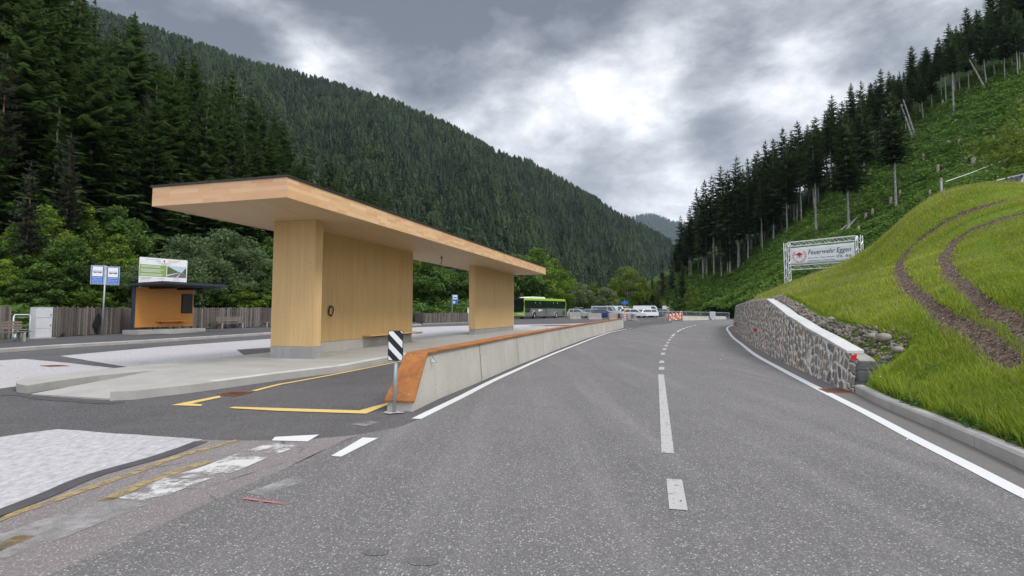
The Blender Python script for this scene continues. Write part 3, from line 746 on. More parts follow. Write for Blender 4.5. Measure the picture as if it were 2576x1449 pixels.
# ---------------------------------------------------------------- left hillside
lc = [(-27, 20, 0), (-27, 28, .2), (-27, 34, .4), (-26, 41, .5), (-22.5, 50, .4), (-13, 66, .4), (-5, 70, .4), (6, 115, .7), (0, 140, 1), (-40, 35, 6), (-60, 45, 20), (-45, 60, 14), (-35, 75, 12), (-70, 80, 32),
      (-50, 110, 22), (-30, 110, 12), (-10, 110, 3), (-12, 160, 3), (-60, 160, 22), (-100, 60, 45), (-100, 120, 44), (-30, 180, 8), (5, 180, 1), (-110, 200, 30), (-150, 100, 50), (-150, 200, 35), (-60, 15, 16), (-45, 0, 6), (-100, 10, 40), (-30, 5, .5), (-32, 30, 1.5), (-30, 42, 2.0), (-26, 55, 2)]
lhill = TPS(lc, 1.0)
def lhill_z(xy):
    xy = np.asarray(xy, float); return np.maximum(lhill(xy) + .4 * np.sin(xy[:, 0] * .4) * np.sin(xy[:, 1] * .3), -1.0)
FENCE = [(-27.5, 14), (-24.6, 29.3), (-24.1, 35), (-23.6, 41.5), (-20.5, 46.7), (-11.4, 63.8), (-9.3, 58)]
grid_mesh('wooded_hillside', np.arange(-150, 16, 2.0), np.arange(-8, 240, 2.0), lhill_z, M['forest_floor'], keep=lambda xy: dline(xy, [(-29, -8), (-27.6, 14), (-24.7, 29.3), (-24.2, 35), (-23.7, 41.5), (-20.6, 46.7), (-11.6, 65), (-4, 67), (2, 112), (16, 118)]) < -.1)

# ---------------------------------------------------------------- far mountain and distant hill
def smoothrand(n, k, seed):
    r = np.random.RandomState(seed).uniform(-1, 1, n + 2 * k); return np.convolve(r, np.ones(2 * k + 1) / (2 * k + 1), 'valid')[:n] * math.sqrt(2 * k + 1)
BASE = [(-600, 700, 150), (0, 700, 170), (400, 720, 190), (800, 745, 230), (1100, 768, 290), (1400, 780, 420), (1600, 782, 560), (1700, 783, 700), (1760, 784, 850)]
RIDGE = [(-600, -520, 560), (0, -90, 680), (220, 40, 740), (400, 95, 790), (600, 165, 830), (800, 215, 870), (1000, 275, 910), (1130, 330, 930), (1250, 398, 960), (1330, 420, 1000), (1400, 458, 1040), (1480, 505, 1100), (1560, 553, 1170), (1620, 578, 1250), (1680, 612, 1320), (1740, 650, 1400), (1800, 690, 1480)]
S_ = np.linspace(-600, 1760, 150)
def lerp3(tab, s): t = np.array(tab, float); return np.stack([np.interp(s, t[:, 0], t[:, k]) for k in (1, 2)], 1)
bb = lerp3(BASE, S_); rr_ = lerp3(RIDGE, S_)
bp = np.array([on(s, v, d) for s, (v, d) in zip(S_, bb)]); rpnt = np.array([on(s, v, d) for s, (v, d) in zip(S_, rr_)])
bp[:, 2] = np.minimum(bp[:, 2], 25)
TT = np.linspace(0, 1, 90)
def mount(si, t):
    """si in [0,len-1], t in [0,1] arrays -> points"""
    i = np.clip(si.astype(int), 0, len(S_) - 2); f = (si - i)[:, None]
    b0 = bp[i] * (1 - f) + bp[i + 1] * f; r0_ = rpnt[i] * (1 - f) + rpnt[i + 1] * f
    p = b0 + (r0_ - b0) * t[:, None]
    zz = t ** 1.12
    p[:, 2] = b0[:, 2] + (r0_[:, 2] - b0[:, 2]) * zz
    am = np.sin(np.pi * np.clip(t, 0, 1)) * (p[:, 1] / 700) * 17
    p[:, 2] += am * (np.sin(si * .33 + 2.2 * t) + .6 * np.sin(si * .74 - 3 * t + 1) + .35 * np.sin(si * 1.7 + 9 * t))
    return p
si, tt = np.meshgrid(np.arange(len(S_), dtype=float), TT, indexing='ij')
MPts = mount(si.ravel(), tt.ravel()).reshape(len(S_), len(TT), 3)
idx = np.arange(len(S_) * (len(TT))).reshape(len(S_), len(TT))
Fm = np.stack([idx[:-1, :-1], idx[1:, :-1], idx[1:, 1:], idx[:-1, 1:]], -1).reshape(-1, 4)
npmesh('mountain', MPts.reshape(-1, 3), Fm, M['far_slope'], kind='structure', smooth=True)
fh = [(1420, 640), (1500, 600), (1560, 566), (1590, 553), (1615, 545), (1640, 544), (1665, 551), (1690, 562), (1720, 570), (1780, 590), (1860, 640)]
hx = np.linspace(1420, 1860, 60); hy = np.interp(hx, *zip(*fh)); V = []
for x, y in zip(hx, hy):
    top = at(x, y, 5600); V.append(top)
    for k in range(1, 9):
        t = k / 8; V.append(Vector((top.x * (1 - .42 * t), 5600 - 2400 * t, top.z * (1 - t) ** 1.0 + 12 * math.sin(x * .11 + 6 * t) * (1 - t) * t * 4)))
idx = np.arange(len(V)).reshape(60, 9)
Fm = np.stack([idx[:-1, :-1], idx[1:, :-1], idx[1:, 1:], idx[:-1, 1:]], -1).reshape(-1, 4)
npmesh('distant_hill', np.array([tuple(v) for v in V]), Fm, M['far_slope'], kind='structure', smooth=True)

# ---------------------------------------------------------------- vegetation
def fol(rs, P, size, flat=.35, n=None, droop=None):
    """leaf quads (as two-triangle kites) at points P; returns V (4n,3), F (n,4)"""
    n = len(P); a = rs.normal(size=(n, 3)); a[:, 2] *= flat; a /= np.linalg.norm(a, axis=1)[:, None]
    b = rs.normal(size=(n, 3)); b -= (b * a).sum(1)[:, None] * a; b /= np.linalg.norm(b, axis=1)[:, None]
    s = (np.asarray(size) * rs.uniform(.6, 1.3, n))[:, None]
    V = np.stack([P - a * s, P + b * s * .45, P + a * s, P - b * s * .45], 1).reshape(-1, 3)
    return V, np.arange(4 * n).reshape(n, 4)
def spruce_mesh(name, seed, h, base, rad, mat, lev=34, per=8, seg=4, sparse=0.0, shape=.8, droop=.35, top_r=.12):
    """needle boughs in whorls; unit height h"""
    rs = np.random.RandomState(seed); V = []; Fc = []; T = []
    for i in range(lev):
        t = (i + rs.uniform(-.3, .3)) / lev; t = min(max(t, 0), 1); z = h * (base + (1 - base) * t)
        r = rad * ((1 - t) ** shape * (1 - top_r) + top_r * (1 - t) ** .3 * .5) * (1 if t > .12 else .7 + 2.5 * t)
        m = max(4, int(per * (.55 + .45 * (1 - t)))); ph = rs.uniform(0, 6.28)
        for k in range(m):
            if rs.rand() < sparse: continue
            a = ph + 6.283 * k / m + rs.uniform(-.35, .35); rr = r * rs.uniform(.45, 1.2); dz = rs.uniform(-.3, .3) * h / lev
            ca, sa = math.cos(a), math.sin(a); tn = rs.uniform(0, 1) * .6 + .4 * t
            dr = droop * rs.uniform(.7, 1.3) * (1.0 - .9 * t)
            def bp_(q):   # point along the bough
                return np.array([ca * rr * q, sa * rr * q, z + dz + rr * (.18 * q - dr * q * q * 1.25 + .12 * q ** 3)])
            pn = np.array([-sa, ca, 0])
            for s_ in range(seg):
                q0 = (s_ + .15) / seg; q1 = (s_ + 1.15) / seg; p0 = bp_(q0); p1 = bp_(min(q1, 1.08)); wd = rr * .36 * (1.12 - q0) * rs.uniform(.7, 1.25) + .05
                dn = np.array([0, 0, -1]) * wd * rs.uniform(.25, .8)
                n0 = len(V)
                fw = (p1 - p0)
                V += [p0, p1 + fw * .2, p0 + pn * wd + fw * rs.uniform(.3, .9) + dn * .6, p0 - pn * wd + fw * rs.uniform(.3, .9) + dn * .6, p0 + dn * 1.3 + fw * .6]
                Fc += [(n0, n0 + 2, n0 + 1), (n0, n0 + 1, n0 + 3), (n0, n0 + 4, n0 + 1)]
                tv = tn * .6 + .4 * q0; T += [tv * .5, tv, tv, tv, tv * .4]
    for k in range(5):   # leader
        a = 6.283 * k / 5; n0 = len(V); w = .03 * rad
        V += [np.array([0, 0, h * 1.02]), np.array([math.cos(a) * w, math.sin(a) * w, h * .97]), np.array([math.cos(a + 1.3) * w, math.sin(a + 1.3) * w, h * .97])]
        Fc.append((n0, n0 + 1, n0 + 2)); T += [.2] * 3
    return npmesh(name, np.array(V), np.array(Fc), mat, np.array(T), link=False)
def trunk_mesh(name, h, r, mat, seed=0, stubs=0, base=0):
    m = MB(); rr = random.Random(seed); n = 7
    pts = [(rr.uniform(-.03, .03) * i * h / 20, rr.uniform(-.03, .03) * i * h / 20, -1.0 + (h + 1.0) * i / n) for i in range(n + 1)]
    m.tube(pts, [r * (1.25 if i == 0 else 1 - .88 * i / n) for i in range(n + 1)], 7)
    for k in range(stubs):
        z = h * rr.uniform(.08, base); a = rr.uniform(0, 6.28); l = rr.uniform(.3, 1.1)
        m.tube([(0, 0, z), (math.cos(a) * l, math.sin(a) * l, z - rr.uniform(-.1, .25))], [r * .12, r * .04], 3)
    me = bpy.data.meshes.new(name); me.from_pydata(m.v, [], m.f); me.materials.append(mat); me.shade_smooth(); return me
def leafy_mesh(name, seed, h, rad, mat, clumps=60, per=110, leaf=.16, zlo=.18, lumpy=.3, low=False):
    rs = np.random.RandomState(seed); Vs = []; Fs = []; Ts = []; n0 = 0
    for i in range(clumps):
        for _ in range(20):
            c = rs.uniform(-1, 1, 3)
            if (c ** 2).sum() < 1 and (c ** 2).sum() > .12: break
        z = h * (zlo + (1 - zlo) * (c[2] * .5 + .5)); wz = math.sqrt(max(.06, 1 - (abs(c[2]) ** 2.2) * .9)); wz *= (.75 if c[2] > .3 else 1)
        ctr = np.array([c[0] * rad * wz, c[1] * rad * wz, z]) + rs.normal(size=3) * lumpy * .4
        cr = rad * rs.uniform(.14, .30)
        g_ = rs.normal(size=(per, 3)); g_ /= np.linalg.norm(g_, axis=1)[:, None]; g_ *= (rs.uniform(.2, 1, per) ** .5)[:, None] * cr * np.array([1.15, 1.15, .8])
        P = ctr + g_; v, f = fol(rs, P, leaf, .7); Vs.append(v); Fs.append(f + n0); n0 += len(v)
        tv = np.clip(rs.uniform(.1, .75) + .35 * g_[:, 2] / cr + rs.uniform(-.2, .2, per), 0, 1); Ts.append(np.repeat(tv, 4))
    return npmesh(name, np.concatenate(Vs), np.concatenate(Fs), mat, np.concatenate(Ts), link=False)
def limbs_mesh(name, h, rad, r, mat, seed, stems=1, zlo=.2):
    m = MB(); rr = random.Random(seed)
    for s_ in range(stems):
        ox, oy = (rr.uniform(-.12, .12) * rad, rr.uniform(-.12, .12) * rad) if stems > 1 else (0, 0); tx, ty = rr.uniform(-.3, .3) * rad, rr.uniform(-.3, .3) * rad
        pts = [(ox + tx * q * q, oy + ty * q * q, -.8 + (h * .85 + .8) * q) for q in (0, .25, .5, .75, 1)]; m.tube(pts, [r, r * .8, r * .55, r * .32, r * .08], 6)
        for k in range(7):
            q = rr.uniform(.28, .8); a = rr.uniform(0, 6.28); p = Vector((ox + tx * q * q, oy + ty * q * q, -.8 + (h * .85 + .8) * q)); l = rad * rr.uniform(.4, .75)
            e = p + Vector((math.cos(a) * l, math.sin(a) * l, l * rr.uniform(.4, .9))); mid = p.lerp(e, .5) + Vector((0, 0, -.06 * l)); m.tube([p, mid, e], [r * .35, r * .2, r * .05], 4)
    me = bpy.data.meshes.new(name); me.from_pydata(m.v, [], m.f); me.materials.append(mat); me.shade_smooth(); return me
def tree(name, label, cat, loc, crown, trunk, s=1.0, sz=None, rz=0, group=None, tilt=None):
    o = thing(name, label, cat, loc, group, rz); o.scale = (s, s, sz or s)
    if tilt: o.rotation_euler = (tilt[0], tilt[1], rz)
    for nm, me in (('trunk', trunk), ('crown', crown)):
        if me is None: continue
        c = bpy.data.objects.new(nm, me); C.objects.link(c); c.parent = o
    return o
H0 = 20.0
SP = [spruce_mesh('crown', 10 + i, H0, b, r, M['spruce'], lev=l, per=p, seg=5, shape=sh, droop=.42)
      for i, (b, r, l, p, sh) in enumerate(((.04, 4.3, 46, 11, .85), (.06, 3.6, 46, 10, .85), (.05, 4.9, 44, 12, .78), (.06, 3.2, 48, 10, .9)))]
SPT = trunk_mesh('trunk', H0, .24, M['bark'], 1)
PN = [spruce_mesh('crown', 30 + i, H0, b, r, M['pine'], lev=26, per=8, seg=4, shape=.42, droop=.10, sparse=.12, top_r=.5) for i, (b, r) in enumerate(((.34, 3.4), (.42, 3.0)))]
PNT = trunk_mesh('trunk', H0 * .96, .24, M['bark_red'], 2, 12, .4)
# stand on the right slope: bare stems, crown on the upper part
SR = [spruce_mesh('crown', 50 + i, H0, b, r, M['spruce_r'], lev=l, per=9, seg=4, shape=.58, droop=.34, sparse=.06, top_r=.2) for i, (b, r, l) in enumerate(((.42, 3.5, 32), (.52, 3.1, 28), (.36, 3.7, 34), (.46, 2.9, 32), (.22, 3.9, 40)))]
SRT = [trunk_mesh('trunk', H0, .20, M['bark_pale'], 60 + i, 16, .5) for i in range(3)]
PR = [spruce_mesh('crown', 130 + i, H0, b, r, M['pine_r'], lev=20, per=8, seg=4, shape=.35, droop=.06, sparse=.2, top_r=.6) for i, (b, r) in enumerate(((.45, 2.7), (.55, 2.5)))]
YS = [spruce_mesh('crown', 90, 8.0, .03, 2.0, M['spruce'], lev=24, per=9, seg=4, shape=.85)]
YST = trunk_mesh('trunk', 8.0, .09, M['bark'], 90)
DEAD = spruce_mesh('crown', 95, H0, .12, 2.4, M['dead'], lev=34, per=8, seg=4, shape=.6, droop=.4, sparse=.3)

# --- big spruces of the left slope: (top vx, top vy, distance, kind, label)
LT = [(30, -260, 44, 0), (110, -200, 50, 2), (205, -60, 58, 1), (240, -10, 62, 3), (290, 55, 66, 0), (340, 30, 64, 2), (460, 105, 74, 1), (490, 135, 78, 2), (560, 170, 82, 3), (585, 165, 84, 0),
      (545, 200, 78, 2), (635, 215, 86, 1), (660, 245, 90, 0), (690, 268, 94, 3), (712, 300, 97, 2), (728, 345, 100, 1), (430, 175, 66, 2), (390, 120, 68, 0), (150, 60, 50, 2), (70, 60, 44, 0), (-60, 0, 42, 2),
      (615, 300, 78, 1), (520, 260, 70, 0), (300, 170, 52, 2), (230, 190, 48, 0), (-30, 210, 38, 1), (150, 270, 42, 3), (560, 350, 66, 2), (660, 380, 74, 0), (450, 290, 60, 1), (745, 400, 90, 2), (765, 380, 108, 3)]
LT2 = [(785, 445, 104, 0), (812, 400, 116, 1), (833, 372, 118, 0), (862, 392, 120, 3), (905, 405, 128, 1), (925, 450, 126, 0), (945, 470, 124, 2), (965, 455, 132, 3), (985, 480, 134, 1), (735, 460, 96, 2), (845, 440, 108, 2), (880, 480, 110, 0)]
rl = random.Random(3)
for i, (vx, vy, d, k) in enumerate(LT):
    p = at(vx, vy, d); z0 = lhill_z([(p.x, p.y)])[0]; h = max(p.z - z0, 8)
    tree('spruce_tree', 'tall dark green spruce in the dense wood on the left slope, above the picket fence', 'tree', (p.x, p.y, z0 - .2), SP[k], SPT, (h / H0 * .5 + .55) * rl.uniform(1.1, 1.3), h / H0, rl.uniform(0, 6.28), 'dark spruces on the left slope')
for i, (vx, vy, d, k) in enumerate(LT2):
    p = at(vx, vy, d); z0 = lhill_z([(p.x, p.y)])[0]; h = max(p.z - z0, 8)
    tree('spruce_tree', 'slender dark spruce rising behind the long roof against the far wooded mountain', 'tree', (p.x, p.y, z0 - .2), SP[k], SPT, (h / H0 * .5 + .45) * rl.uniform(.85, 1.0), h / H0, rl.uniform(0, 6.28), 'slender spruces behind the long roof')
# lighter spruce in front (pale drooping boughs) and pines
for vx, vy, d, lab, k in ((395, 215, 50, 'big paler green spruce with layered boughs in front of the darker wood', 2), (615, 335, 62, 'broad spruce with layered boughs just left of the long roof corner', 0)):
    p = at(vx, vy, d); z0 = lhill_z([(p.x, p.y)])[0]; h = p.z - z0
    o = tree('spruce_tree', lab, 'tree', (p.x, p.y, z0 - .2), SP[k], SPT, h / H0 * 1.1, h / H0, 1.0)
for i, (vx, vy, d) in enumerate(((130, 215, 44), (180, 330, 40), (255, 200, 50), (575, 400, 60), (20, 130, 40), (370, 230, 56), (80, 400, 36), (690, 405, 84), (700, 470, 70))):
    p = at(vx, vy, d); z0 = lhill_z([(p.x, p.y)])[0]; h = max(p.z - z0, 7)
    tree('pine_tree', 'grey-green pine with reddish trunk among the dark spruces on the left slope', 'tree', (p.x, p.y, z0 - .2), PN[i % 2], PNT, h / H0 * .9, h / H0, rl.uniform(0, 6.28), 'grey-green pines on the left slope')
# bare thin stems in the dark gap
for i, (vx, d) in enumerate(((498, 66), (503, 70), (519, 68), (557, 66), (566, 72), (590, 66), (604, 70), (540, 74))):
    p = at(vx, 420, d); z0 = lhill_z([(p.x, p.y)])[0]
    tree('bare_conifer', 'thin bare grey conifer stem in the dark gap above the left roof edge', 'tree', (p.x, p.y, z0 - .2), SR[1], SRT[i % 3], .75, .85, i, 'bare stems in the dark gap of the wood')
# infill so that the wood is closed behind
taken = []
for i in range(1500):
    x = rl.uniform(-125, -14); y = rl.uniform(36, 150)
    if y > 150 + x or len(taken) > 90: continue
    if dline([(x, y)], [(-27.6, 14), (-24, 35), (-23, 41.5), (-20.5, 46.7), (-11.6, 65), (-4, 67), (2, 112), (16, 118)])[0] > -14: continue
    z0 = lhill_z([(x, y)])[0]; vx = 1288 + 1390 * x / y
    if vx < -150 or vx > 960: continue
    lim = np.interp(vx, [-100, 200, 240, 340, 460, 575, 660, 712, 740, 833, 905, 985], [-400, -60, 60, 100, 150, 220, 300, 340, 430, 440, 470, 520])
    h = min(22, (1.5 + (785 - lim) / 1390 * y) - z0)
    if h < 6 or any((x - a) ** 2 + (y - b) ** 2 < 16 for a, b in taken): continue
    taken.append((x, y))
    tree('spruce_tree', 'tall dark green spruce in the dense wood on the left slope, above the picket fence', 'tree', (x, y, z0 - .2), SP[i % 4], SPT, (h / H0 * .4 + .8), h / H0 * rl.uniform(.9, 1), rl.uniform(0, 6.28), 'dark spruces on the left slope')

# --- right stand
def on_hill(vx, vy):
    r = np.array(ray(vx, vy)); ds = np.arange(74, 150, .5); P = np.stack([r[0] / r[1] * ds, ds], 1); zr = EYE + r[2] / r[1] * ds; zz = hill_z(P)
    m = zz > zr; i = int(np.argmax(m)) if m.any() else int(np.argmin(np.abs(zz - zr)))
    return Vector((P[i, 0], P[i, 1], zz[i]))
RT = [(1702, 600, 160, 4, 0), (1712, 540, 158, 2, 0), (1735, 520, 155, 0, 0), (1752, 470, 150, 2, 0), (1772, 450, 150, 0, 0), (1790, 440, 148, 3, 0), (1812, 415, 145, 1, 0), (1830, 425, 143, 0, 0), (1852, 390, 140, 2, 0), (1880, 395, 138, 3, 0), (1905, 375, 135, 0, 0),
      (1925, 350, 132, 2, 0), (1945, 345, 130, 1, 0), (1968, 318, 128, 0, 0), (1990, 325, 125, 3, 0), (2005, 300, 122, 2, 0), (2030, 310, 120, 1, 0), (2050, 290, 118, 0, 0), (2092, 236, 112, 2, 0), (2075, 275, 115, 3, 0), (2118, 250, 110, 0, 0), (2140, 205, 105, 1, 0),
      (2165, 200, 104, 2, 0), (2190, 205, 100, 0, 0), (2215, 170, 98, 3, 0), (2235, 175, 98, 2, 0), (2262, 185, 95, 1, 0), (2292, 112, 90, 0, 0), (2310, 150, 92, 2, 0), (2330, 120, 90, 3, 0), (2360, 90, 88, 0, 0), (2385, 55, 86, 1, 0), (2405, 60, 85, 2, 0), (2430, 15, 82, 0, 0), (2455, 20, 82, 3, 0), (2490, -40, 80, 2, 0), (2520, -60, 78, 0, 0), (2560, -90, 76, 1, 0), (2600, -110, 76, 2, 0)]
rr2 = random.Random(11)
lab_r = 'tall dark spruce with a bare lower stem in the wood above the green clearing'
EDGE_V = [(1690, 730, 150), (1760, 702, 142), (1860, 672, 130), (1960, 600, 124), (2060, 520, 118), (2180, 412, 113), (2300, 315, 109), (2420, 232, 106), (2576, 170, 100), (2700, 110, 98)]
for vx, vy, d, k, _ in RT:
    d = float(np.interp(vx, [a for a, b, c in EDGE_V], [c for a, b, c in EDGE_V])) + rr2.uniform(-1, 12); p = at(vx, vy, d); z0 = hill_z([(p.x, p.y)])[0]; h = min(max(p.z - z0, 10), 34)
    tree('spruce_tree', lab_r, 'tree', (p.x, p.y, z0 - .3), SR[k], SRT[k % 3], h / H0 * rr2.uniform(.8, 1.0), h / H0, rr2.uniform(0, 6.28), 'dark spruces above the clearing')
TOPV = [(1690, 620), (1752, 480), (1860, 400), (2005, 305), (2092, 250), (2165, 205), (2292, 140), (2430, 40), (2600, -90)]
cnt = 0; tries = 0; done = []
while cnt < 215 and tries < 9000:
    tries += 1
    vx = rr2.uniform(1690, 2660); e = np.interp(vx, [a for a, b, c in EDGE_V], [c for a, b, c in EDGE_V])
    d = e + abs(rr2.gauss(0, 1)) * 14 - (1.5 if rr2.random() < .3 else 0); u = (vx - 1288) / 1390
    x, y = u * d, d
    if any((x - a) ** 2 + (y - b) ** 2 < 4.5 for a, b in done): continue
    z0 = hill_z([(x, y)])[0]; top = np.interp(vx, [a for a, b in TOPV], [b for a, b in TOPV]) + rr2.uniform(0, 75)
    h = 1.5 + (785 - top) / 1390 * d - z0
    if h < 9: continue
    h = min(h, 31) * rr2.uniform(.8, 1.0); done.append((x, y)); cnt += 1
    k = rr2.randrange(5)
    if cnt % 5 == 0: tree('pine_tree', 'loose-crowned grey-green pine among the spruces above the clearing', 'tree', (x, y, z0 - .3), PR[cnt // 5 % 2], SRT[k % 3], h / H0 * rr2.uniform(.8, 1.1), h / H0, rr2.uniform(0, 6.28), 'grey-green pines above the clearing')
    else: tree('spruce_tree', lab_r, 'tree', (x, y, z0 - .3), SR[k], SRT[k % 3], h / H0 * rr2.uniform(.75, 1.15), h / H0, rr2.uniform(0, 6.28), 'dark spruces above the clearing', (rr2.uniform(-.03, .03), rr2.uniform(-.03, .03)))
# the free-standing trees in the clearing
SOLO = [(2255, 530, 215, 88, 0, 'lone spruce with the thickest bare stem, standing low in the clearing behind the banner'),
        (2136, 582, 270, 91, 2, 'lone spruce with a long pale bare stem in the clearing, second from the thick one'),
        (2054, 585, 300, 98, 3, 'thin-stemmed spruce at the left edge of the clearing above the banner'),
        (2400, 280, 60, 103, 1, 'pale-stemmed spruce standing high in the clearing at the wood edge'),
        (2175, 445, 230, 109, 4, 'spruce with a short pale stem at the upper wood edge')]
for vx, vyb, vyt, d, k, lab in SOLO:
    p = on_hill(vx, vyb); z0 = p.z; d = p.y; h = 1.5 + (785 - vyt) / 1390 * d - z0
    tree('spruce_tree', lab, 'tree', (p.x, p.y, z0 - .3), SR[k], SRT[0], h / H0 * 1.12, h / H0, vx)
# leaning and fallen stems
for i, (a, b, d1, lab) in enumerate((((2302, 345), (2272, 250), 106, 'upper of two parallel leaning bare trunks at the wood edge'), ((2296, 348), (2266, 262), 107, 'lower of two parallel leaning bare trunks at the wood edge'),
        ((2480, 228), (2438, 150), 100, 'single bare trunk leaning left in front of the upper wood'), ((2040, 640), (2150, 560), 118, 'fallen grey trunk lying against the standing stems above the banner'),
        ((2070, 650), (2160, 552), 119, 'second fallen trunk crossing behind the first above the banner'), ((2050, 612), (2105, 590), 117, 'short fallen trunk low among the stems'),
        ((2390, 300), (2460, 215), 102, 'fallen trunk lying on the bare soil high in the clearing'))):
    m = MB(); p = on_hill(*a); q = at(b[0], b[1], p.y) if i < 3 else on_hill(*b) + Vector((0, 0, .5)); m.tube([p, p.lerp(q, .5) + Vector((0, 0, .1)), q], [.19, .15, .09], 6)
    o = m.build('leaning_trunk' if i < 3 else 'fallen_trunk', M['bark_pale'], loc=p); tag(o, lab, 'tree trunk')
# trees at the valley end
def free(vx, vyt, d, mesh, trunk, h0, lab, name, cat='tree', wide=1.0, zf=Gz, group=None, rz=0):
    p = at(vx, vyt, d); z0 = zf(p.y) if zf is Gz else zf([(p.x, p.y)])[0]; h = p.z - z0
    return tree(name, lab, cat, (p.x, p.y, z0 - .15), mesh, trunk, h / h0 * wide, h / h0, rz, group)
BL = {}
for i, (k, m, leaf, cl, per) in enumerate((('a', 'leaf_a', .17, 80, 120), ('b', 'leaf_b', .13, 90, 150), ('c', 'leaf_c', .20, 70, 110), ('d', 'leaf_d', .22, 90, 110), ('y', 'leaf_y', .16, 60, 100))):
    BL[k] = [leafy_mesh('crown', 200 + i * 3 + j, 8.0, 3.4, M[m], cl, per, leaf, zlo=.05 if k in 'ab' else .14) for j in range(2)]
LIMB = [limbs_mesh('trunk', 8.0, 3.2, .16, M['bark'], 5, 3), limbs_mesh('trunk', 8.0, 3.2, .2, M['bark'], 6, 1)]
for vx, vy, d, w, k, lab in ((1350, 625, 106, 1.0, 'a', 'mid green broad tree behind the bus front'), (1330, 665, 104, 1.0, 'd', 'rounded tree right behind the end of the long roof'), (1390, 652, 112, 1.0, 'a', 'broad green tree behind the bus rear'),
        (1455, 708, 120, 1.0, 'c', 'pale willow behind the silver hatchback'), (1492, 712, 124, .9, 'a', 'darker bush tree between the two pale willows'), (1520, 720, 118, 1.1, 'c', 'wide pale willow behind the minibus'),
        (1575, 662, 132, .85, 'y', 'tall light green poplar-like tree above the parked vans'), (1545, 700, 135, .8, 'a', 'mid green tree left of the tall light green tree'), (1606, 690, 134, .8, 'y', 'light green tree right of the tallest light green tree'),
        (1738, 712, 112, .55, 'y', 'slim yellow-green bush tree behind the red and white board'), (1708, 745, 116, .8, 'd', 'round green bush behind the construction mesh'), (1430, 690, 135, .9, 'd', 'green tree in the second row above the bus rear')):
    free(vx, vy, d, BL[k][0 if vx % 2 else 1], LIMB[1], 8.0, lab, 'leafy_tree', wide=w, rz=vx)
for vx, vy, d, me, tr, w, lab in ((1665, 640, 140, PN[0], PNT, .75, 'pine with reddish stem left in the clump at the foot of the wood'), (1688, 628, 142, PN[1], PNT, .8, 'tallest pine with two-tone orange stem in the clump at the foot of the wood'),
        (1655, 690, 130, DEAD, PNT, .8, 'brown half-dead spruce behind the white van'), (1678, 705, 128, DEAD, PNT, .75, 'brown withered spruce behind the dark cars'), (1640, 680, 136, SP[0], SPT, .9, 'dark spruce at the left end of the clump at the wood foot'),
        (1715, 655, 134, SP[2], SPT, .8, 'green spruce at the right end of the clump at the wood foot'), (1700, 700, 124, SP[1], SPT, .9, 'small dark spruce in front of the pines'), (1625, 705, 132, SP[3], SPT, 1.0, 'small dark spruce above the white van'),
        (1420, 640, 150, PN[0], PNT, .8, 'pine above the bus rear in the far row'), (1388, 655, 145, PN[1], PNT, .9, 'pine left of the bus rear in the far row')):
    free(vx, vy, d, me, tr, H0, lab, 'pine_tree' if me in PN else 'spruce_tree', wide=w, rz=vx)
# behind the left fence: leafy shrubs and trees
LB = [(20, 480, 38, 1.0, 'a'), (110, 470, 37, 1.0, 'd'), (125, 520, 34, .9, 'a'), (60, 560, 33, 1.0, 'a'), (210, 515, 37, .8, 'a'), (180, 600, 33, 1.0, 'd'), (290, 520, 38, .9, 'd'), (300, 590, 35.5, .9, 'a'), (250, 640, 34.5, 1.1, 'a'), (-20, 600, 31, 1.1, 'd'), (10, 650, 30.5, 1.1, 'a'), (130, 670, 32, 1.3, 'd'), (330, 660, 37.5, 1.2, 'a'),
      (-60, 500, 34, 1.0, 'd'), (190, 700, 31.5, 1.6, 'a'), (70, 700, 30.5, 1.6, 'd')]
DESCR = {'a': 'bright green leafy shrub behind the left picket fence under the dark wood', 'd': 'deep green leafy shrub behind the left picket fence under the dark wood'}
for i, (vx, vy, d, w, k) in enumerate(LB):
    d = d * 1.13 + (1.5 if 180 < vx < 340 else 0); p = at(vx, vy, d); x, y = p.x, p.y
    z0 = lhill_z([(x, y)])[0]; h = p.z - z0
    tree('leafy_shrub', DESCR[k], 'shrub', (x, y, z0 - .1), BL[k][i % 2], LIMB[0], h / 8 * w, h / 8, i, 'shrubs behind the left fence, ' + ('bright' if k == 'a' else 'deep') + ' green')
for i, (vx, vy, d, w, k, lab) in enumerate(((470, 585, 44, 1.05, 'b', 'grey-green bush tree with a wide crown directly behind the orange shelter roof'), (400, 640, 41, 1.1, 'b', 'grey-green bush left of the wide one, behind the project sign'),
        (560, 570, 48, 1.0, 'b', 'tallest grey-green bush tree under the long roof corner'), (620, 600, 51, 1.0, 'b', 'grey-green bush tree beside the near wooden pier'), (690, 600, 56, 1.0, 'd', 'dark leafy tree just behind the near wooden pier'),
        (600, 705, 48.5, 1.7, 'a', 'low green bush above the backless bench'), (520, 715, 46, 1.8, 'd', 'low dark bush right of the orange shelter'), (660, 710, 51.5, 1.8, 'd', 'low dark bush at the fence beside the near wooden pier'), (440, 720, 44, 1.8, 'd', 'low bush hidden behind the orange shelter'))):
    p = at(vx, vy, d); z0 = lhill_z([(p.x, p.y)])[0]; h = p.z - z0
    tree('leafy_tree', lab, 'tree', (p.x, p.y, z0 - .1), BL[k][i % 2], LIMB[1], h / 8 * w, h / 8, i)
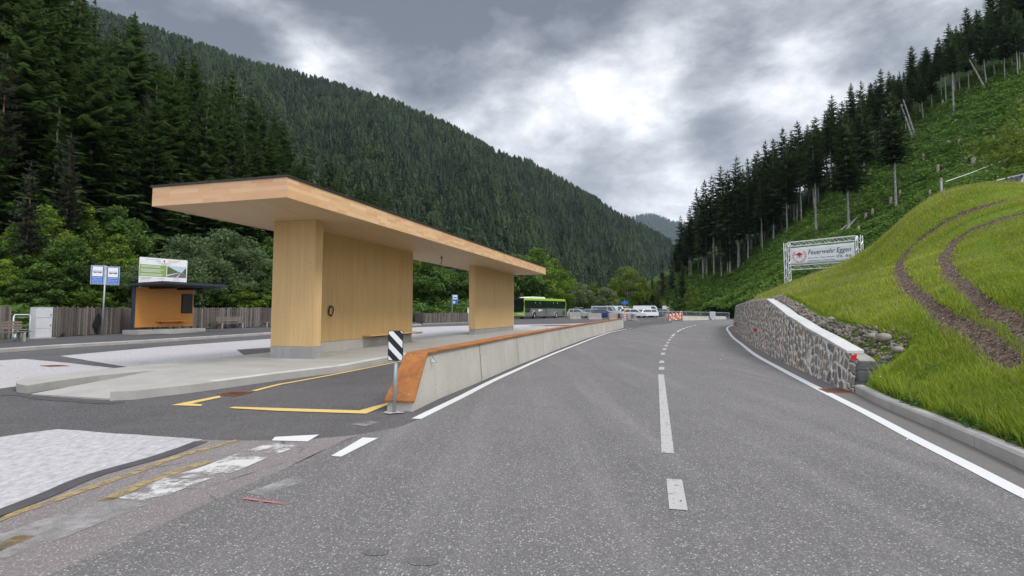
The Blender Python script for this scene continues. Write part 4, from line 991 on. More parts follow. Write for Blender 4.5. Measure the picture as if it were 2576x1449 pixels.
for i, (vx, vy, d, w, k, lab) in enumerate(((1075, 655, 74, 1.0, 'd', 'bright lower green tree seen through the shelter opening'), (1120, 675, 82, 1.0, 'd', 'dark tree in the middle of the shelter opening'), (1165, 672, 84, 1.0, 'd', 'dark tree at the right of the shelter opening'),
        (1040, 640, 78, 1.0, 'a', 'leafy tree behind the right end of the long wooden wall'), (1200, 660, 88, 1.0, 'd', 'tree behind the far wooden pier'), (980, 640, 74, 1.0, 'd', 'tree hidden behind the long wooden wall'), (1260, 650, 96, 1.0, 'd', 'tree between the far pier and the bus'), (1300, 640, 100, 1.0, 'd', 'tree above the bus front'))):
    p = at(vx, vy, d); z0 = max(lhill_z([(p.x, p.y)])[0], 0) if p.x < 5 else Gz(p.y); h = p.z - z0
    tree('leafy_tree', lab, 'tree', (p.x, p.y, z0 - .1), BL[k][i % 2], LIMB[1], h / 8 * w, h / 8, i)
for i, (vx, vy, d, w) in enumerate(((1130, 640, 92, 1.0), (1180, 632, 96, 1.0), (1085, 625, 90, .9))):
    p = at(vx, vy, d); h = p.z
    tree('pine_tree', 'dark pine behind the leafy trees in the shelter opening', 'tree', (p.x, p.y, 0), PN[i % 2], PNT, h / H0 * w, h / H0, i, 'dark pines in the shelter opening')
# leafy tree hanging in at the right edge
for vx, vy, d, w, lab in ((2660, 250, 30, .95, 'bright yellow-green leafy tree reaching in at the right edge above the white van'), (2720, 150, 38, 1.0, 'second yellow-green leafy tree behind the first at the right edge')):
    p = at(vx, vy, d); z0 = 6.0; h = p.z - z0
    tree('leafy_tree', lab, 'tree', (p.x, p.y, z0), BL['y'][0], LIMB[1], h / 8 * w, h / 8, 2.2)
# young spruces and bushes on the clearing
for i, (vx, vy, d, kind, lab) in enumerate(((2012, 645, 86, 's', 'small dark young spruce behind the banner left leg'), (1918, 668, 108, 'b', 'light green young tree at the wood foot left of the banner'), (1945, 700, 88, 'b', 'rounded bush on the slope left of the banner'),
        (1790, 745, 98, 'd', 'bush at the foot of the clearing behind the long concrete barrier'), (1840, 742, 88, 'd', 'bush at the foot of the clearing left of the stone wall top'), (1880, 725, 88, 'b', 'bush above the stone wall top'), (2190, 560, 92, 'd', 'dense green bush between the lone spruces'), (1760, 752, 108, 'b', 'low pale bush behind the barrier mesh'))):
    p = at(vx, vy, d); z0 = hill_z([(p.x, p.y)])[0]; h = max(p.z - z0, 1.5)
    if kind == 's': tree('young_spruce', lab, 'tree', (p.x, p.y, z0 - .1), YS[0], YST, h / 8 * 1.1, h / 8, i)
    else: tree('leafy_bush', lab, 'bush', (p.x, p.y, z0 - .1), BL['a' if kind == 'b' else 'd'][i % 2], LIMB[0], h / 8 * 1.3, h / 8, i)
# stumps
for i, (vx, vy, d) in enumerate(((2195, 549, 0), (2241, 517, 0), (2264, 499, 0), (2178, 560, 0), (2430, 412, 0), (2450, 418, 0), (2360, 438, 0), (2160, 590, 0), (2386, 375, 0), (2413, 372, 0), (2340, 505, 0), (2368, 470, 0), (2323, 405, 0), (2372, 270, 0), (2300, 385, 0), (2500, 360, 0))):
    p = on_hill(vx, vy); z0 = p.z; m = MB(); r = rr2.uniform(.14, .24) * (1.6 if i in (4, 5) else 1); h = rr2.uniform(.9, 1.5)
    m.tube([(p.x, p.y, z0 - .3), (p.x, p.y, z0 + .3), (p.x + .04, p.y, z0 + h)], [r * 1.3, r, r * .92], 8)
    tag(m.build('tree_stump', M['stump'], loc=(p.x, p.y, z0)), 'pale sawn tree stump standing in the undergrowth of the clearing', 'stump', 'sawn stumps in the clearing')
# undergrowth of the clearing (stuff)
rs = np.random.RandomState(5); Vs = []; Fs = []; Ts = []; n0 = 0
def scatter_stuff(name, pts, zf, size, per, leaf, mat, hz, tintf=None):
    pts = np.asarray(pts); n = len(pts); z = zf(pts); rsz = rs.uniform(.6, 1.5, n) * size
    q = rs.normal(size=(n, per, 3)); q /= np.linalg.norm(q, axis=2)[..., None]; q *= rs.uniform(.3, 1, (n, per, 1)) ** .6
    q[..., 2] = np.abs(q[..., 2]) * hz; P = np.concatenate([pts, z[:, None]], 1)[:, None, :] + q * rsz[:, None, None]
    P = P.reshape(-1, 3); v, f = fol(rs, P, np.repeat(leaf * np.sqrt(rsz / size), per), .5)
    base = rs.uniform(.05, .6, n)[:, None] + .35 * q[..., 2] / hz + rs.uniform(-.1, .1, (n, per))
    return npmesh(name, v, f, mat, np.clip(np.repeat(base.ravel(), 4), 0, 1), kind='stuff')
cand = []
while len(cand) < 10500:
    vx = rs.uniform(1600, 2640); d = 68 + 112 * rs.rand(); x = (vx - 1288) / 1390 * d
    e = np.interp(vx, [a for a, b, c in EDGE_V], [c for a, b, c in EDGE_V])
    if d > e + (30 if vx < 1800 else 6): continue
    if dline([(x, d)], HB)[0] < .8: continue
    cand.append((x, d))
cand = np.array(cand); 
soil = np.zeros(len(cand), bool)
tag(scatter_stuff('undergrowth', cand[~soil], hill_z, .85, 26, .22, M['leaf_under'], .75), kind='stuff')
# understory at the foot of the left wood
cand = []
while len(cand) < 2600:
    vx = rs.uniform(-200, 1260); d = rs.uniform(30, 100); x = (vx - 1288) / 1390 * d
    q = dline([(x, d)], [(-29, -8), (-27.6, 14), (-24.7, 29.3), (-24.2, 35), (-23.7, 41.5), (-20.6, 46.7), (-11.6, 65), (-4, 67), (2, 112), (16, 118)])[0]
    if q > -.9 or q < -16: continue
    cand.append((x, d))
scatter_stuff('understory', np.array(cand), lhill_z, 1.0, 30, .24, M['leaf_d'], 1.0)
cand = np.stack([rs.uniform(0, 62, 500), rs.uniform(112, 128, 500)], 1)
scatter_stuff('hedge_growth', cand, lambda p: np.full(len(p), Gz(120)), 1.5, 40, .3, M['leaf_d'], 1.1)

# --- far wooded mountain: one stuff object
def lowtree(seed, lev, m):
    r_ = np.random.RandomState(seed); V = []; Fc = []
    for i in range(lev):
        t = i / lev; z = .12 + .88 * t; rad = .17 * (1 - t) ** .75 + .01; hh = 1.9 / lev
        ph = r_.uniform(0, 6.28)
        for k in range(m):
            a = ph + 6.283 * k / m; ra = rad * r_.uniform(.7, 1.25); n = len(V)
            V += [(0, 0, min(z + hh, 1.02)), (math.cos(a - .55) * ra * .7, math.sin(a - .55) * ra * .7, z + .05), (math.cos(a) * ra, math.sin(a) * ra, z - .04), (math.cos(a + .55) * ra * .7, math.sin(a + .55) * ra * .7, z + .05)]
            Fc += [(n, n + 1, n + 2), (n, n + 2, n + 3)]
    return np.array(V), np.array(Fc)
def roundtree(seed, n_):
    r_ = np.random.RandomState(seed); g_ = r_.normal(size=(n_, 3)); g_ /= np.linalg.norm(g_, axis=1)[:, None]; g_[:, 2] *= 1.1
    P = g_ * np.array([.21, .21, .34]) * r_.uniform(.65, 1.05, (n_, 1)) + np.array([0, 0, .6]); v, f = fol(r_, P, .07, .8)
    return v, np.concatenate([f[:, :3], f[:, [0, 2, 3]]])
lows = [lowtree(1, 9, 6), lowtree(2, 8, 7), lowtree(3, 10, 6), roundtree(4, 60)]; vlow = [lowtree(5, 5, 5), lowtree(6, 5, 5), lowtree(7, 6, 4), roundtree(8, 22)]
def forest(name, P, H, kinds, tints, mat, wide=1.0):
    Vs = []; Fs = []; Ts = []; n0 = 0
    for tmpl, idx in kinds:
        v, f = tmpl; k = len(idx); a = rs.uniform(0, 6.28, k); c, s = np.cos(a), np.sin(a); h = H[idx]
        w = h * rs.uniform(.8, 1.3, k) * wide
        x = (v[None, :, 0] * c[:, None] - v[None, :, 1] * s[:, None]) * w[:, None]; y = (v[None, :, 0] * s[:, None] + v[None, :, 1] * c[:, None]) * w[:, None]; z = v[None, :, 2] * h[:, None]
        V = np.stack([x, y, z], -1) + P[idx][:, None, :]; Vs.append(V.reshape(-1, 3))
        Fs.append((f[None] + (np.arange(k) * len(v))[:, None, None]).reshape(-1, 3) + n0); n0 += k * len(v)
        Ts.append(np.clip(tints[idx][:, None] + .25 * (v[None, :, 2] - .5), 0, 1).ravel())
    return npmesh(name, np.concatenate(Vs), np.concatenate(Fs), mat, np.concatenate(Ts), kind='stuff')
NF = 30000
s_i = rs.uniform(0, len(S_) - 1.01, NF); t_ = rs.uniform(0, 1, NF) ** .85; t_[:1500] = rs.uniform(.985, 1.0, 1500)
P = mount(s_i, t_); 
dist = P[:, 1]; vx = 1288 + 1390 * P[:, 0] / P[:, 1]; vy = 785 - 1390 * (P[:, 2] - 1.5) / P[:, 1]
keep = (vx > 180) & (vx < 1790) & (vy > -60) & (vy < 800); P = P[keep]; dist = dist[keep]
Hh = rs.uniform(8, 19, len(P)) * np.where(dist < 400, .8, 1.0)
r_k = rs.rand(len(P)); zone = np.sin(P[:, 0] * .02 + 1) * np.sin(P[:, 1] * .013) + .7 * np.sin(P[:, 0] * .051 + P[:, 2] * .04) * np.sin(P[:, 1] * .03 + 2) ; lowm = P[:, 2] < 60
isround = (r_k < np.where(lowm, .35, .12) + .08 * zone)
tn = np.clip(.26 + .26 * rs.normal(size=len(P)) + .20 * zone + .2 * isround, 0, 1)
near = dist < 520; kinds = []
for j in range(3):
    kinds.append((lows[j], np.where(near & ~isround & (np.arange(len(P)) % 3 == j))[0])); kinds.append((vlow[j], np.where(~near & ~isround & (np.arange(len(P)) % 3 == j))[0]))
kinds.append((lows[3], np.where(near & isround)[0])); kinds.append((vlow[3], np.where(~near & isround)[0]))
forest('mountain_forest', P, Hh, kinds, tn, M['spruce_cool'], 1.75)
# distant hill wood
n = 2600; i_ = rs.randint(0, 59, n); q = rs.rand(n); hx_ = hx[i_] + rs.rand(n) * 7; top = np.interp(hx_, hx, hy)
P = []
for x, y, t in zip(hx_, top, q * q):
    p = at(x, y, 5600); P.append((p.x * (1 - .42 * t), 5600 - 2400 * t, p.z * (1 - t) + 12 * math.sin(x * .11 + 6 * t) * (1 - t) * t * 4))
P = np.array(P); forest('distant_forest', P, rs.uniform(26, 44, n), [(vlow[j], np.where(np.arange(n) % 3 == j)[0]) for j in range(3)], rs.uniform(0, .8, n), M['spruce_cool'], 1.8)

# --- grass of the meadow (stuff)
def grass(name, n, region, hmin, hmax, mat, wide=.012):
    pts = region(n); m = len(pts); z = meadow_z(pts)
    d1 = np.minimum(np.abs(dline(pts, T1)), np.abs(dline(pts, T2))); k = d1 > .31 + rs.uniform(-.2, .16, m); pts = pts[k]; z = z[k]; d1 = d1[k]; m = len(pts)
    mid = ((dline(pts, T1) > 0) & (dline(pts, T2) < 0)); dd = np.hypot(pts[:, 0], pts[:, 1])
    patch = np.sin(pts[:, 0] * 1.1 + 2) * np.sin(pts[:, 1] * .9) + .5 * np.sin(pts[:, 0] * 2.7 + pts[:, 1] * 2.1)
    h = rs.uniform(hmin, hmax, m) * (1 + .35 * patch) * np.where(d1 < 1.2, .55, 1); w = wide * (1 + dd / 18)
    a = rs.uniform(0, 6.28, m); lean = rs.uniform(.15, .7, m) * h; la = rs.normal(.8, 1.3, m)
    B0 = np.column_stack([pts, z - .02]); dx = np.stack([np.cos(a), np.sin(a), np.zeros(m)], 1) * (w / 2)[:, None]
    ld = np.stack([np.cos(la), np.sin(la), np.zeros(m)], 1); 
    mid_ = B0 + ld * (lean * .35)[:, None] + np.array([0, 0, 1]) * (h * .6)[:, None]; tip = B0 + ld * lean[:, None] + np.array([0, 0, 1]) * h[:, None]
    V = np.stack([B0 - dx, B0 + dx, mid_ + dx * .8, mid_ - dx * .8, tip], 1).reshape(-1, 3)
    o = np.arange(m) * 5
    Fc = np.concatenate([np.stack([o, o + 1, o + 2], 1), np.stack([o, o + 2, o + 3], 1), np.stack([o + 3, o + 2, o + 4], 1)])
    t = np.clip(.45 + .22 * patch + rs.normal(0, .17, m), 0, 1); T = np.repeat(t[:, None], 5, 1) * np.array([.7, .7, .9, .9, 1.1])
    return npmesh(name, V, Fc, mat, np.clip(T.ravel(), 0, 1), kind='stuff')
def reg(n):
    vx = rs.uniform(1900, 2640, n * 3); d = 4 + 34 * rs.rand(n * 3) ** .8; x = (vx - 1288) / 1390 * d; p = np.stack([x, d], 1)
    dl = dline(p, RL_); k = (dl > .2) & ((d < 9.2) | (dl > .92) | (d > 24)); return p[k][:n]
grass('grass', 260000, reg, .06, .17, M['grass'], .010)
def reg2(n):
    vx = rs.uniform(2080, 2640, n * 2); d = rs.uniform(4.3, 12, n * 2); x = (vx - 1288) / 1390 * d; p = np.stack([x, d], 1)
    dl = dline(p, RL_); k = (dl > .15) & (dl < 3.5) & ((d < 9.9) | (dl > 1.0)); return p[k][:n]
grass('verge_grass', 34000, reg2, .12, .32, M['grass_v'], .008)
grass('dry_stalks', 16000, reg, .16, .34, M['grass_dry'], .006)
w_ = reg2(5200); dl_ = dline(w_, RL_); w_ = w_[(dl_ < .5 + .35 * np.sin(w_[:, 1] * 2.3)) & (w_[:, 1] < 9)][:420]
scatter_stuff('verge_weeds', w_, meadow_z, .09, 14, .028, M['leaf_weed'], .8)
# gravel behind the wall coping (stuff) and boulders
stone = MB(); ico = bmesh.new(); bmesh.ops.create_icosphere(ico, subdivisions=1, radius=1); iv = np.array([tuple(v.co) for v in ico.verts]); ifc = np.array([[v.index for v in f.verts] for f in ico.faces]); ico.free()
wl = [Vector(p) for p in WALLB[:8]]; acc = np.concatenate([[0], np.cumsum([(b - a).length for a, b in zip(wl[:-1], wl[1:])])])
n = 3400; s_ = rs.uniform(-.2, acc[-1], n); bx = np.interp(s_, acc, [p.x for p in wl]); by = np.interp(s_, acc, [p.y for p in wl])
tdir = np.stack([np.interp(s_ + .3, acc, [p.x for p in wl]) - np.interp(s_ - .3, acc, [p.x for p in wl]), np.interp(s_ + .3, acc, [p.y for p in wl]) - np.interp(s_ - .3, acc, [p.y for p in wl])], 1); tdir /= np.linalg.norm(tdir, axis=1)[:, None] + 1e-9
offs = .50 + rs.rand(n) ** 1.3 * (.26 + .34 * np.clip(1 - s_ / 3, 0, 1)); gp = np.stack([bx + tdir[:, 1] * offs, by - tdir[:, 0] * offs], 1); gz = meadow_z(gp) + rs.uniform(-.03, .05, n)
sc3 = rs.uniform(.018, .055, (n, 1, 1)) * rs.uniform(.5, 1.3, (n, 1, 3)); V = iv[None] * sc3 * rs.uniform(.8, 1.2, (n, len(iv), 1)) + np.column_stack([gp, gz])[:, None, :]
npmesh('gravel', V.reshape(-1, 3), (ifc[None] + (np.arange(n) * len(iv))[:, None, None]).reshape(-1, 3), M['gravel'], kind='stuff')
for i, (vx, vy, d, r, lab) in enumerate(((2227, 902, 10.9, .17, 'largest round boulder at the near end of the gravel strip'), (2196, 895, 11.3, .12, 'second boulder left of the largest, behind the coping end'), (2262, 936, 10.2, .12, 'pale flat stone at the very end of the gravel by the grass'), (2092, 850, 14.4, .11, 'grey boulder half way along the gravel strip'))):
    p = at(vx, vy, d); z = meadow_z([(p.x, p.y)])[0]
    me = npmesh('boulder', iv * np.array([r * 1.2, r, r * .72]) * rs.uniform(.85, 1.1, (len(iv), 1)), ifc, M['boulder'], smooth=True)
    me.location = (p.x, p.y, z + r * .3); tag(me, lab, 'boulder')
    mod = me.modifiers.new('s', 'SUBSURF'); mod.levels = mod.render_levels = 1
# white meadow flowers
Vf = []; Ff = []
for i in range(60):
    x, y = T1[10][0] + rs.uniform(-6, 3), T1[10][1] + rs.uniform(-4, 8)
    z = meadow_z([(x, y)])[0] + rs.uniform(.1, .25); n = len(Vf); r = .022
    Vf += [(x - r, y, z), (x, y - r, z + .01), (x + r, y, z), (x, y + r, z + .01)]; Ff.append((n, n + 1, n + 2, n + 3))
npmesh('meadow_flowers', np.array(Vf), np.array(Ff), M['white'], kind='stuff')

# ---------------------------------------------------------------- main wooden shelter
def abbox(m, a0, a1, b0, b1, z0, z1):
    return m.hexa([AB(a0, b0, z0), AB(a1, b0, z0), AB(a1, b1, z0), AB(a0, b1, z0), AB(a0, b0, z1), AB(a1, b0, z1), AB(a1, b1, z1), AB(a0, b1, z1)])
ZS = 4.20; TH = .52
sh = thing('bus_shelter', 'large new timber bus shelter with a long flat roof on the concrete platform', 'bus shelter', AB(8, .5, .15))
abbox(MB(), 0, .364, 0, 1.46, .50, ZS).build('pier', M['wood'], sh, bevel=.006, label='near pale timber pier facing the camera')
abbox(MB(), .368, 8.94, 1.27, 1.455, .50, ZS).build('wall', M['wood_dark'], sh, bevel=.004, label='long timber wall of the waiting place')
abbox(MB(), 16.2, 24.4, .90, 1.28, .50, ZS).build('pier', M['wood'], sh, bevel=.006, label='far broad timber pier')
abbox(MB(), -.008, .36, -.012, 1.455, .13, .496).build('plinth', M['plinth'], sh, bevel=.008)
abbox(MB(), .364, 8.90, 1.285, 1.45, .13, .496).build('plinth', M['conc'], sh, bevel=.006)
abbox(MB(), 16.23, 24.37, .92, 1.26, .13 + Gz(36), .496).build('plinth', M['plinth'], sh, bevel=.008)
R0, R1, S0, S1 = -2.98, 24.9, -1.33, 2.72
rf = abbox(MB(), R0 + .05, R1 - .05, S0 + .05, S1 - .05, ZS, ZS + .45).build('roof', M['soffit'], sh)
def fascia(name, p0, p1, nrm, mat):
    """board cladding with uvw attribute along the face"""
    p0 = Vector(p0); p1 = Vector(p1); n = Vector(nrm) * .05; Lh = (p1 - p0).length; z0, z1 = ZS - .012, ZS + TH - .05
    m = MB(); q = [(p0.x, p0.y, z0), (p1.x, p1.y, z0), (p1.x + n.x, p1.y + n.y, z0), (p0.x + n.x, p0.y + n.y, z0)]; m.hexa(q + [(a, b, z1) for a, b, c in q])
    o = m.build(name, mat, rf); me = o.data; at_ = me.attributes.new('uvw', 'FLOAT_VECTOR', 'POINT'); d_ = (p1 - p0).normalized(); vals = []
    for v in me.vertices:
        w = v.co + wpos(o); vals += [(Vector((w.x, w.y, 0)) - Vector((p0.x, p0.y, 0))).dot(d_), w.z - ZS, 0]
    at_.data.foreach_set('vector', vals)
fascia('fascia_board', AB(R0, S0), AB(R0, S1), A_, M['fascia_a'])
fascia('fascia_board', AB(R0 + .05, S0), AB(R1, S0), B_, M['fascia_b'])
fascia('fascia_board', AB(R0 + .05, S1), AB(R1, S1), -B_, M['fascia_b'])
fascia('fascia_board', AB(R1, S0 + .05), AB(R1, S1 - .05), -A_, M['fascia_a'])
fl = MB(); abbox(fl, R0 - .035, R1 + .035, S0 - .035, S1 + .035, ZS + TH - .048, ZS + TH); fl.build('flashing', M['flash'], rf, bevel=.004)
bn = MB(); abbox(bn, 4.75, 9.12, .87, 1.265, .585, .625); bn_o = bn.build('bench', M['wood'], sh, bevel=.004)
for a in (5.3, 6.5, 7.7, 8.75): abbox(MB(), a, a + .55, .93, 1.262, .545, .583).build('bracket', M['black'], bn_o)
ring = MB(); c = AB(2.66, 1.235, 1.54)
ring.tube([c + A_ * (.145 * math.cos(t)) + Vector((0, 0, .17 * math.sin(t))) + B_ * (-.012 * math.sin(3 * t)) for t in [i * 6.283 / 28 for i in range(29)]], .016, 6, False)
ring.tube([c + A_ * (.125 * math.cos(t)) + Vector((0, 0, .15 * math.sin(t))) - B_ * .02 for t in [i * 6.283 / 28 + .4 for i in range(22)]], .012, 6)
ring.build('cable_coil', M['black'], sh, smooth=True)
hc_ = at(1111, 645, 26.8); hb = Vector((hc_.x, hc_.y, ZS)); w = MB(); w.tube([hb, hb - Vector((0, 0, .12)), hb + Vector((.03, 0, -.20)), hb + Vector((-.03, 0, -.30)), hb + Vector((.01, 0, -.40))], .018, 6); w.box(hb - Vector((0, 0, .06)), (.07, .07, .12))
w.build('hanging_cable', M['black'], sh)

# ---------------------------------------------------------------- corten capped barrier
BB = [(976.3, 1031.3)]
bl = G((1039, 1035.4), (1110, 1001), (1196.5, 965.3), (1294, 922.7), (1359, 897), (1407.4, 877), (1444, 863.5), (1474, 852.6), (1500, 844.5), (1530, 836), (1567, 825.5))
bsm = smooth_line([(p.x, p.y) for p in bl], 5)
bw = thing('barrier_wall', 'long low concrete barrier with a rusty steel cap between road and bus bay', 'barrier wall', (bl[0].x, bl[0].y, 0))
HB_ = .80
def bsec(i, z_out):
    p = bsm[i]; t = (bsm[min(i + 1, len(bsm) - 1)] - bsm[max(i - 1, 0)]).normalized(); n = Vector((-t.y, t.x)); z0 = Gz(p.y)
    o = lambda s_, z: Vector((p.x + n.x * s_, p.y + n.y * s_, z + z0))
    return o, t
K = len(bsm)
m = MB(); nose_s = 0.72
def ring_(p, n, top, z0): return [Vector((p.x, p.y, z0 - .03)), Vector((p.x + n.x * .07 * top / HB_, p.y + n.y * .07 * top / HB_, z0 + top)), Vector((p.x + n.x * (.42 - .07 * top / HB_), p.y + n.y * (.42 - .07 * top / HB_), z0 + top)), Vector((p.x + n.x * .42, p.y + n.y * .42, z0 - .03))]
secs = []
t0 = (bsm[1] - bsm[0]).normalized(); n0_ = Vector((-t0.y, t0.x))
secs.append(ring_(bsm[0], n0_, .15, 0)); p1 = bsm[0] + t0 * nose_s; secs.append(ring_(p1, n0_, HB_, 0))
for i in range(1, K):
    if (bsm[i] - bsm[0]).length < nose_s + .2: continue
    t = (bsm[min(i + 1, K - 1)] - bsm[i - 1]).normalized(); secs.append(ring_(bsm[i], Vector((-t.y, t.x)), HB_, Gz(bsm[i].y)))
vs = []; fs = []
for s_ in secs: vs += s_
for i in range(len(secs) - 1):
    for k in range(4): fs.append((i * 4 + k, i * 4 + (k + 1) % 4, (i + 1) * 4 + (k + 1) % 4, (i + 1) * 4 + k))
fs += [(0, 1, 2, 3), tuple(range(len(vs) - 4, len(vs)))[::-1]]
m.add(vs, fs); bodyo = m.build('concrete_body', M['conc'], bw, bevel=.006)
# joints
accb = [0]; 
for a, b in zip(bsm[:-1], bsm[1:]): accb.append(accb[-1] + (b - a).length)
jn = MB(); s_ = 4.0 - .2
while s_ < accb[-1] - 1:
    i = next(k for k in range(len(accb) - 1) if accb[k + 1] >= s_); t = (s_ - accb[i]) / (accb[i + 1] - accb[i]); p = bsm[i].lerp(bsm[i + 1], t); d_ = (bsm[i + 1] - bsm[i]).normalized(); n = Vector((-d_.y, d_.x)); z0 = Gz(p.y)
    for sgn in (1,):
        q = [p - n * .006, p + n * .064]; e = d_ * .022
        jn.add([(q[0].x, q[0].y, z0), (q[0].x + e.x, q[0].y + e.y, z0), (q[1].x + e.x, q[1].y + e.y, z0 + HB_), (q[1].x, q[1].y, z0 + HB_)], [(0, 1, 2, 3)])
    s_ += 3.75
jn.build('joint', M['jointgap'], bodyo)
# cap: ramp plate and long plate
def caps(secs_, name, label=None):
    m = MB(); vs = []; fs = []
    for (a, b, c_, d_) in secs_:
        n = (c_ - b).normalized(); up = Vector((0, 0, 1)); o1 = b - n * .045; o2 = c_ + n * .045
        vs += [o1 + up * .004, o1 + up * .034, o2 + up * .034, o2 + up * .004]
    for i in range(len(secs_) - 1):
        for k in range(4): fs.append((i * 4 + k, i * 4 + (k + 1) % 4, (i + 1) * 4 + (k + 1) % 4, (i + 1) * 4 + k))
    fs += [(0, 1, 2, 3), tuple(range(len(vs) - 4, len(vs)))[::-1]]
    return m.add(vs, fs).build(name, M['corten'], bw, label=label)
rA = [v.copy() for v in secs[0]]; ext = Vector((t0.x, t0.y, 0)) * -.03
rA = [v + ext + Vector((0, 0, -.02)) for v in rA]; cp1 = caps([rA, secs[1]], 'steel_cap', 'sloping rusty plate on the near nose'); caps(secs[1:], 'steel_cap', 'long rusty plate along the top')
for (si_, q) in ((0, .1), (0, .9)):
    for fr in (.2, .8):
        a = rA[1].lerp(secs[1][1], q); b = rA[2].lerp(secs[1][2], q); p = a.lerp(b, fr) + Vector((0, 0, .045))
        bo = bmesh.new(); bmesh.ops.create_icosphere(bo, subdivisions=1, radius=.014); me = bpy.data.meshes.new('bolt'); bo.to_mesh(me); bo.free(); me.materials.append(M['galv'])
        o = bpy.data.objects.new('bolt', me); C.objects.link(o); o.parent = cp1; o.location = p - wpos(cp1)
# small reflector on the face, near end; striped marker at the far end
def bpt(s_, out_, z):
    i = next(k for k in range(len(accb) - 1) if accb[k + 1] >= s_); t = (s_ - accb[i]) / (accb[i + 1] - accb[i]); p = bsm[i].lerp(bsm[i + 1], t); d_ = (bsm[i + 1] - bsm[i]).normalized(); n = Vector((-d_.y, d_.x))
    return Vector((p.x + n.x * out_, p.y + n.y * out_, z + Gz(p.y))), Vector((d_.x, d_.y, 0)), Vector((n.x, n.y, 0))
for s_ in (.95, 16.8):
    p, d_, n = bpt(s_, .03, .70); rt = thing('reflector', 'small triangular reflector on the %s of the road barrier' % ('near end' if s_ < 2 else 'middle'), 'reflector', p)
    MB().extr([p + Vector((0, 0, .05)), p + Vector((0, 0, -.05)), p - n * .09 + Vector((0, 0, -.05))], d_ * .012).build('plate', M['anthracite'], rt)
    MB().extr([p + Vector((0, 0, .04)) - d_ * .004, p + Vector((0, 0, -.045)) - d_ * .004, p - n * .082 + Vector((0, 0, -.045)) - d_ * .004], -d_ * .006).build('face', M['white'], rt)
p, d_, n = bpt(accb[-1] - .02, .2, 0); em = thing('end_marker', 'slim black and white marker on the far end of the road barrier', 'marker', p)
MB().hexa([p + d_ * .05 - n * .16, p + d_ * .05 + n * .16, p + d_ * .09 + n * .16, p + d_ * .09 - n * .16, *(q + Vector((0, 0, .86)) for q in (p + d_ * .0 - n * .15, p + n * .15, p + d_ * .04 + n * .15, p + d_ * .04 - n * .15))]).build('panel', M['black'], em)
MB().hexa([p + d_ * .03 - n * .24, p + d_ * .03 - n * .165, p + d_ * .08 - n * .165, p + d_ * .08 - n * .24, *(q + Vector((0, 0, .86)) for q in (p - n * .24, p - n * .165, p + d_ * .05 - n * .165, p + d_ * .05 - n * .24))]).build('edge_strip', M['white'], em)

# ---------------------------------------------------------------- striped marker post
pb = g(990.5, 1039); pt_ = Vector((pb.x + .03, pb.y, 0))
mp_ = thing('marker_post', 'grey post with a black and white diagonally striped panel before the barrier nose', 'road marker', pb)
MB().tube([pb - Vector((0, 0, .1)), Vector((pb.x + .035, pb.y, 1.12))], .030, 14).build('post', M['galv'], mp_, smooth=True)
pc = at(995, 869.5, pb.y - .05); pw, ph = .225, .445
def rrect(w_, h_, r_, n=5):
    o = []
    for cx_, cy_, a0 in ((w_ / 2 - r_, h_ / 2 - r_, 0), (-w_ / 2 + r_, h_ / 2 - r_, 90), (-w_ / 2 + r_, -h_ / 2 + r_, 180), (w_ / 2 - r_, -h_ / 2 + r_, 270)):
        o += [(cx_ + r_ * math.cos(R(a0 + 90 * k / n)), cy_ + r_ * math.sin(R(a0 + 90 * k / n))) for k in range(n + 1)]
    return o
def clip(poly, a, b, c_):   # keep a x + b y + c >= 0
    o = []
    for i in range(len(poly)):
        p, q = poly[i], poly[(i + 1) % len(poly)]; dp = a * p[0] + b * p[1] + c_; dq = a * q[0] + b * q[1] + c_
        if dp >= 0: o.append(p)
        if dp * dq < 0: t = dp / (dp - dq); o.append((p[0] + (q[0] - p[0]) * t, p[1] + (q[1] - p[1]) * t))
    return o
tilt = R(0.5)
def onpanel(pl_, y): return [(pc.x + x, y, pc.z + z) for x, z in pl_]
pa = MB().extr(onpanel(rrect(pw, ph, .02), pc.y), (0, .012, 0)).build('panel', M['black'], mp_)
for k in range(-3, 4):
    pl_ = rrect(pw - .018, ph - .018, .016); per_ = .215; o0 = k * per_ + .07
    pl_ = clip(pl_, 1.05, 1, -(o0)); pl_ = clip(pl_, -1.05, -1, (o0 + per_ * .48)) if pl_ else []
    if len(pl_) > 2: MB().extr(onpanel(pl_, pc.y - .003), (0, .002, 0)).build('stripe', M['white'], pa)
M['splash'] = concrete('cement_spill', (.40, .39, .37), False, .2)
sheet('cement_footing', [(pb.x + .17 * math.cos(a) * rnd.uniform(.7, 1.2), pb.y - .02 + .11 * math.sin(a) * rnd.uniform(.7, 1.2)) for a in [i * .4488 for i in range(14)]], .016, M['splash'])

# ---------------------------------------------------------------- stone retaining wall
wl_ = smooth_line([Vector(p) for p in WALLB[:10]], 8); wz_ = [WALLZ[min(int(i / 8), 9)] + (WALLZ[min(int(i / 8) + 1, 9)] - WALLZ[min(int(i / 8), 9)]) * ((i % 8) / 8) for i in range(len(wl_))]
sw = thing('stone_wall', 'curved rubble stone retaining wall with pale coping on the right of the road', 'retaining wall', (WALLB[0][0], WALLB[0][1], 0))
def wn_(i):
    t = (wl_[min(i + 1, len(wl_) - 1)] - wl_[max(i - 1, 0)]).normalized(); return Vector((t.y, -t.x))
cpg = MB(); vs = []; fs = []; cv = []; cf = []
accw = np.concatenate([[0], np.cumsum([(b - a).length for a, b in zip(wl_[:-1], wl_[1:])])])
wx = np.array([p.x for p in wl_]); wy = np.array([p.y for p in wl_]); wh = np.array(wz_); wnn = np.array([tuple(wn_(i)) for i in range(len(wl_))])
su = [0.0]
while su[-1] < accw[-1] - .1: su.append(su[-1] + .022 * max(1.0, np.interp(su[-1], accw, wy) / 11))
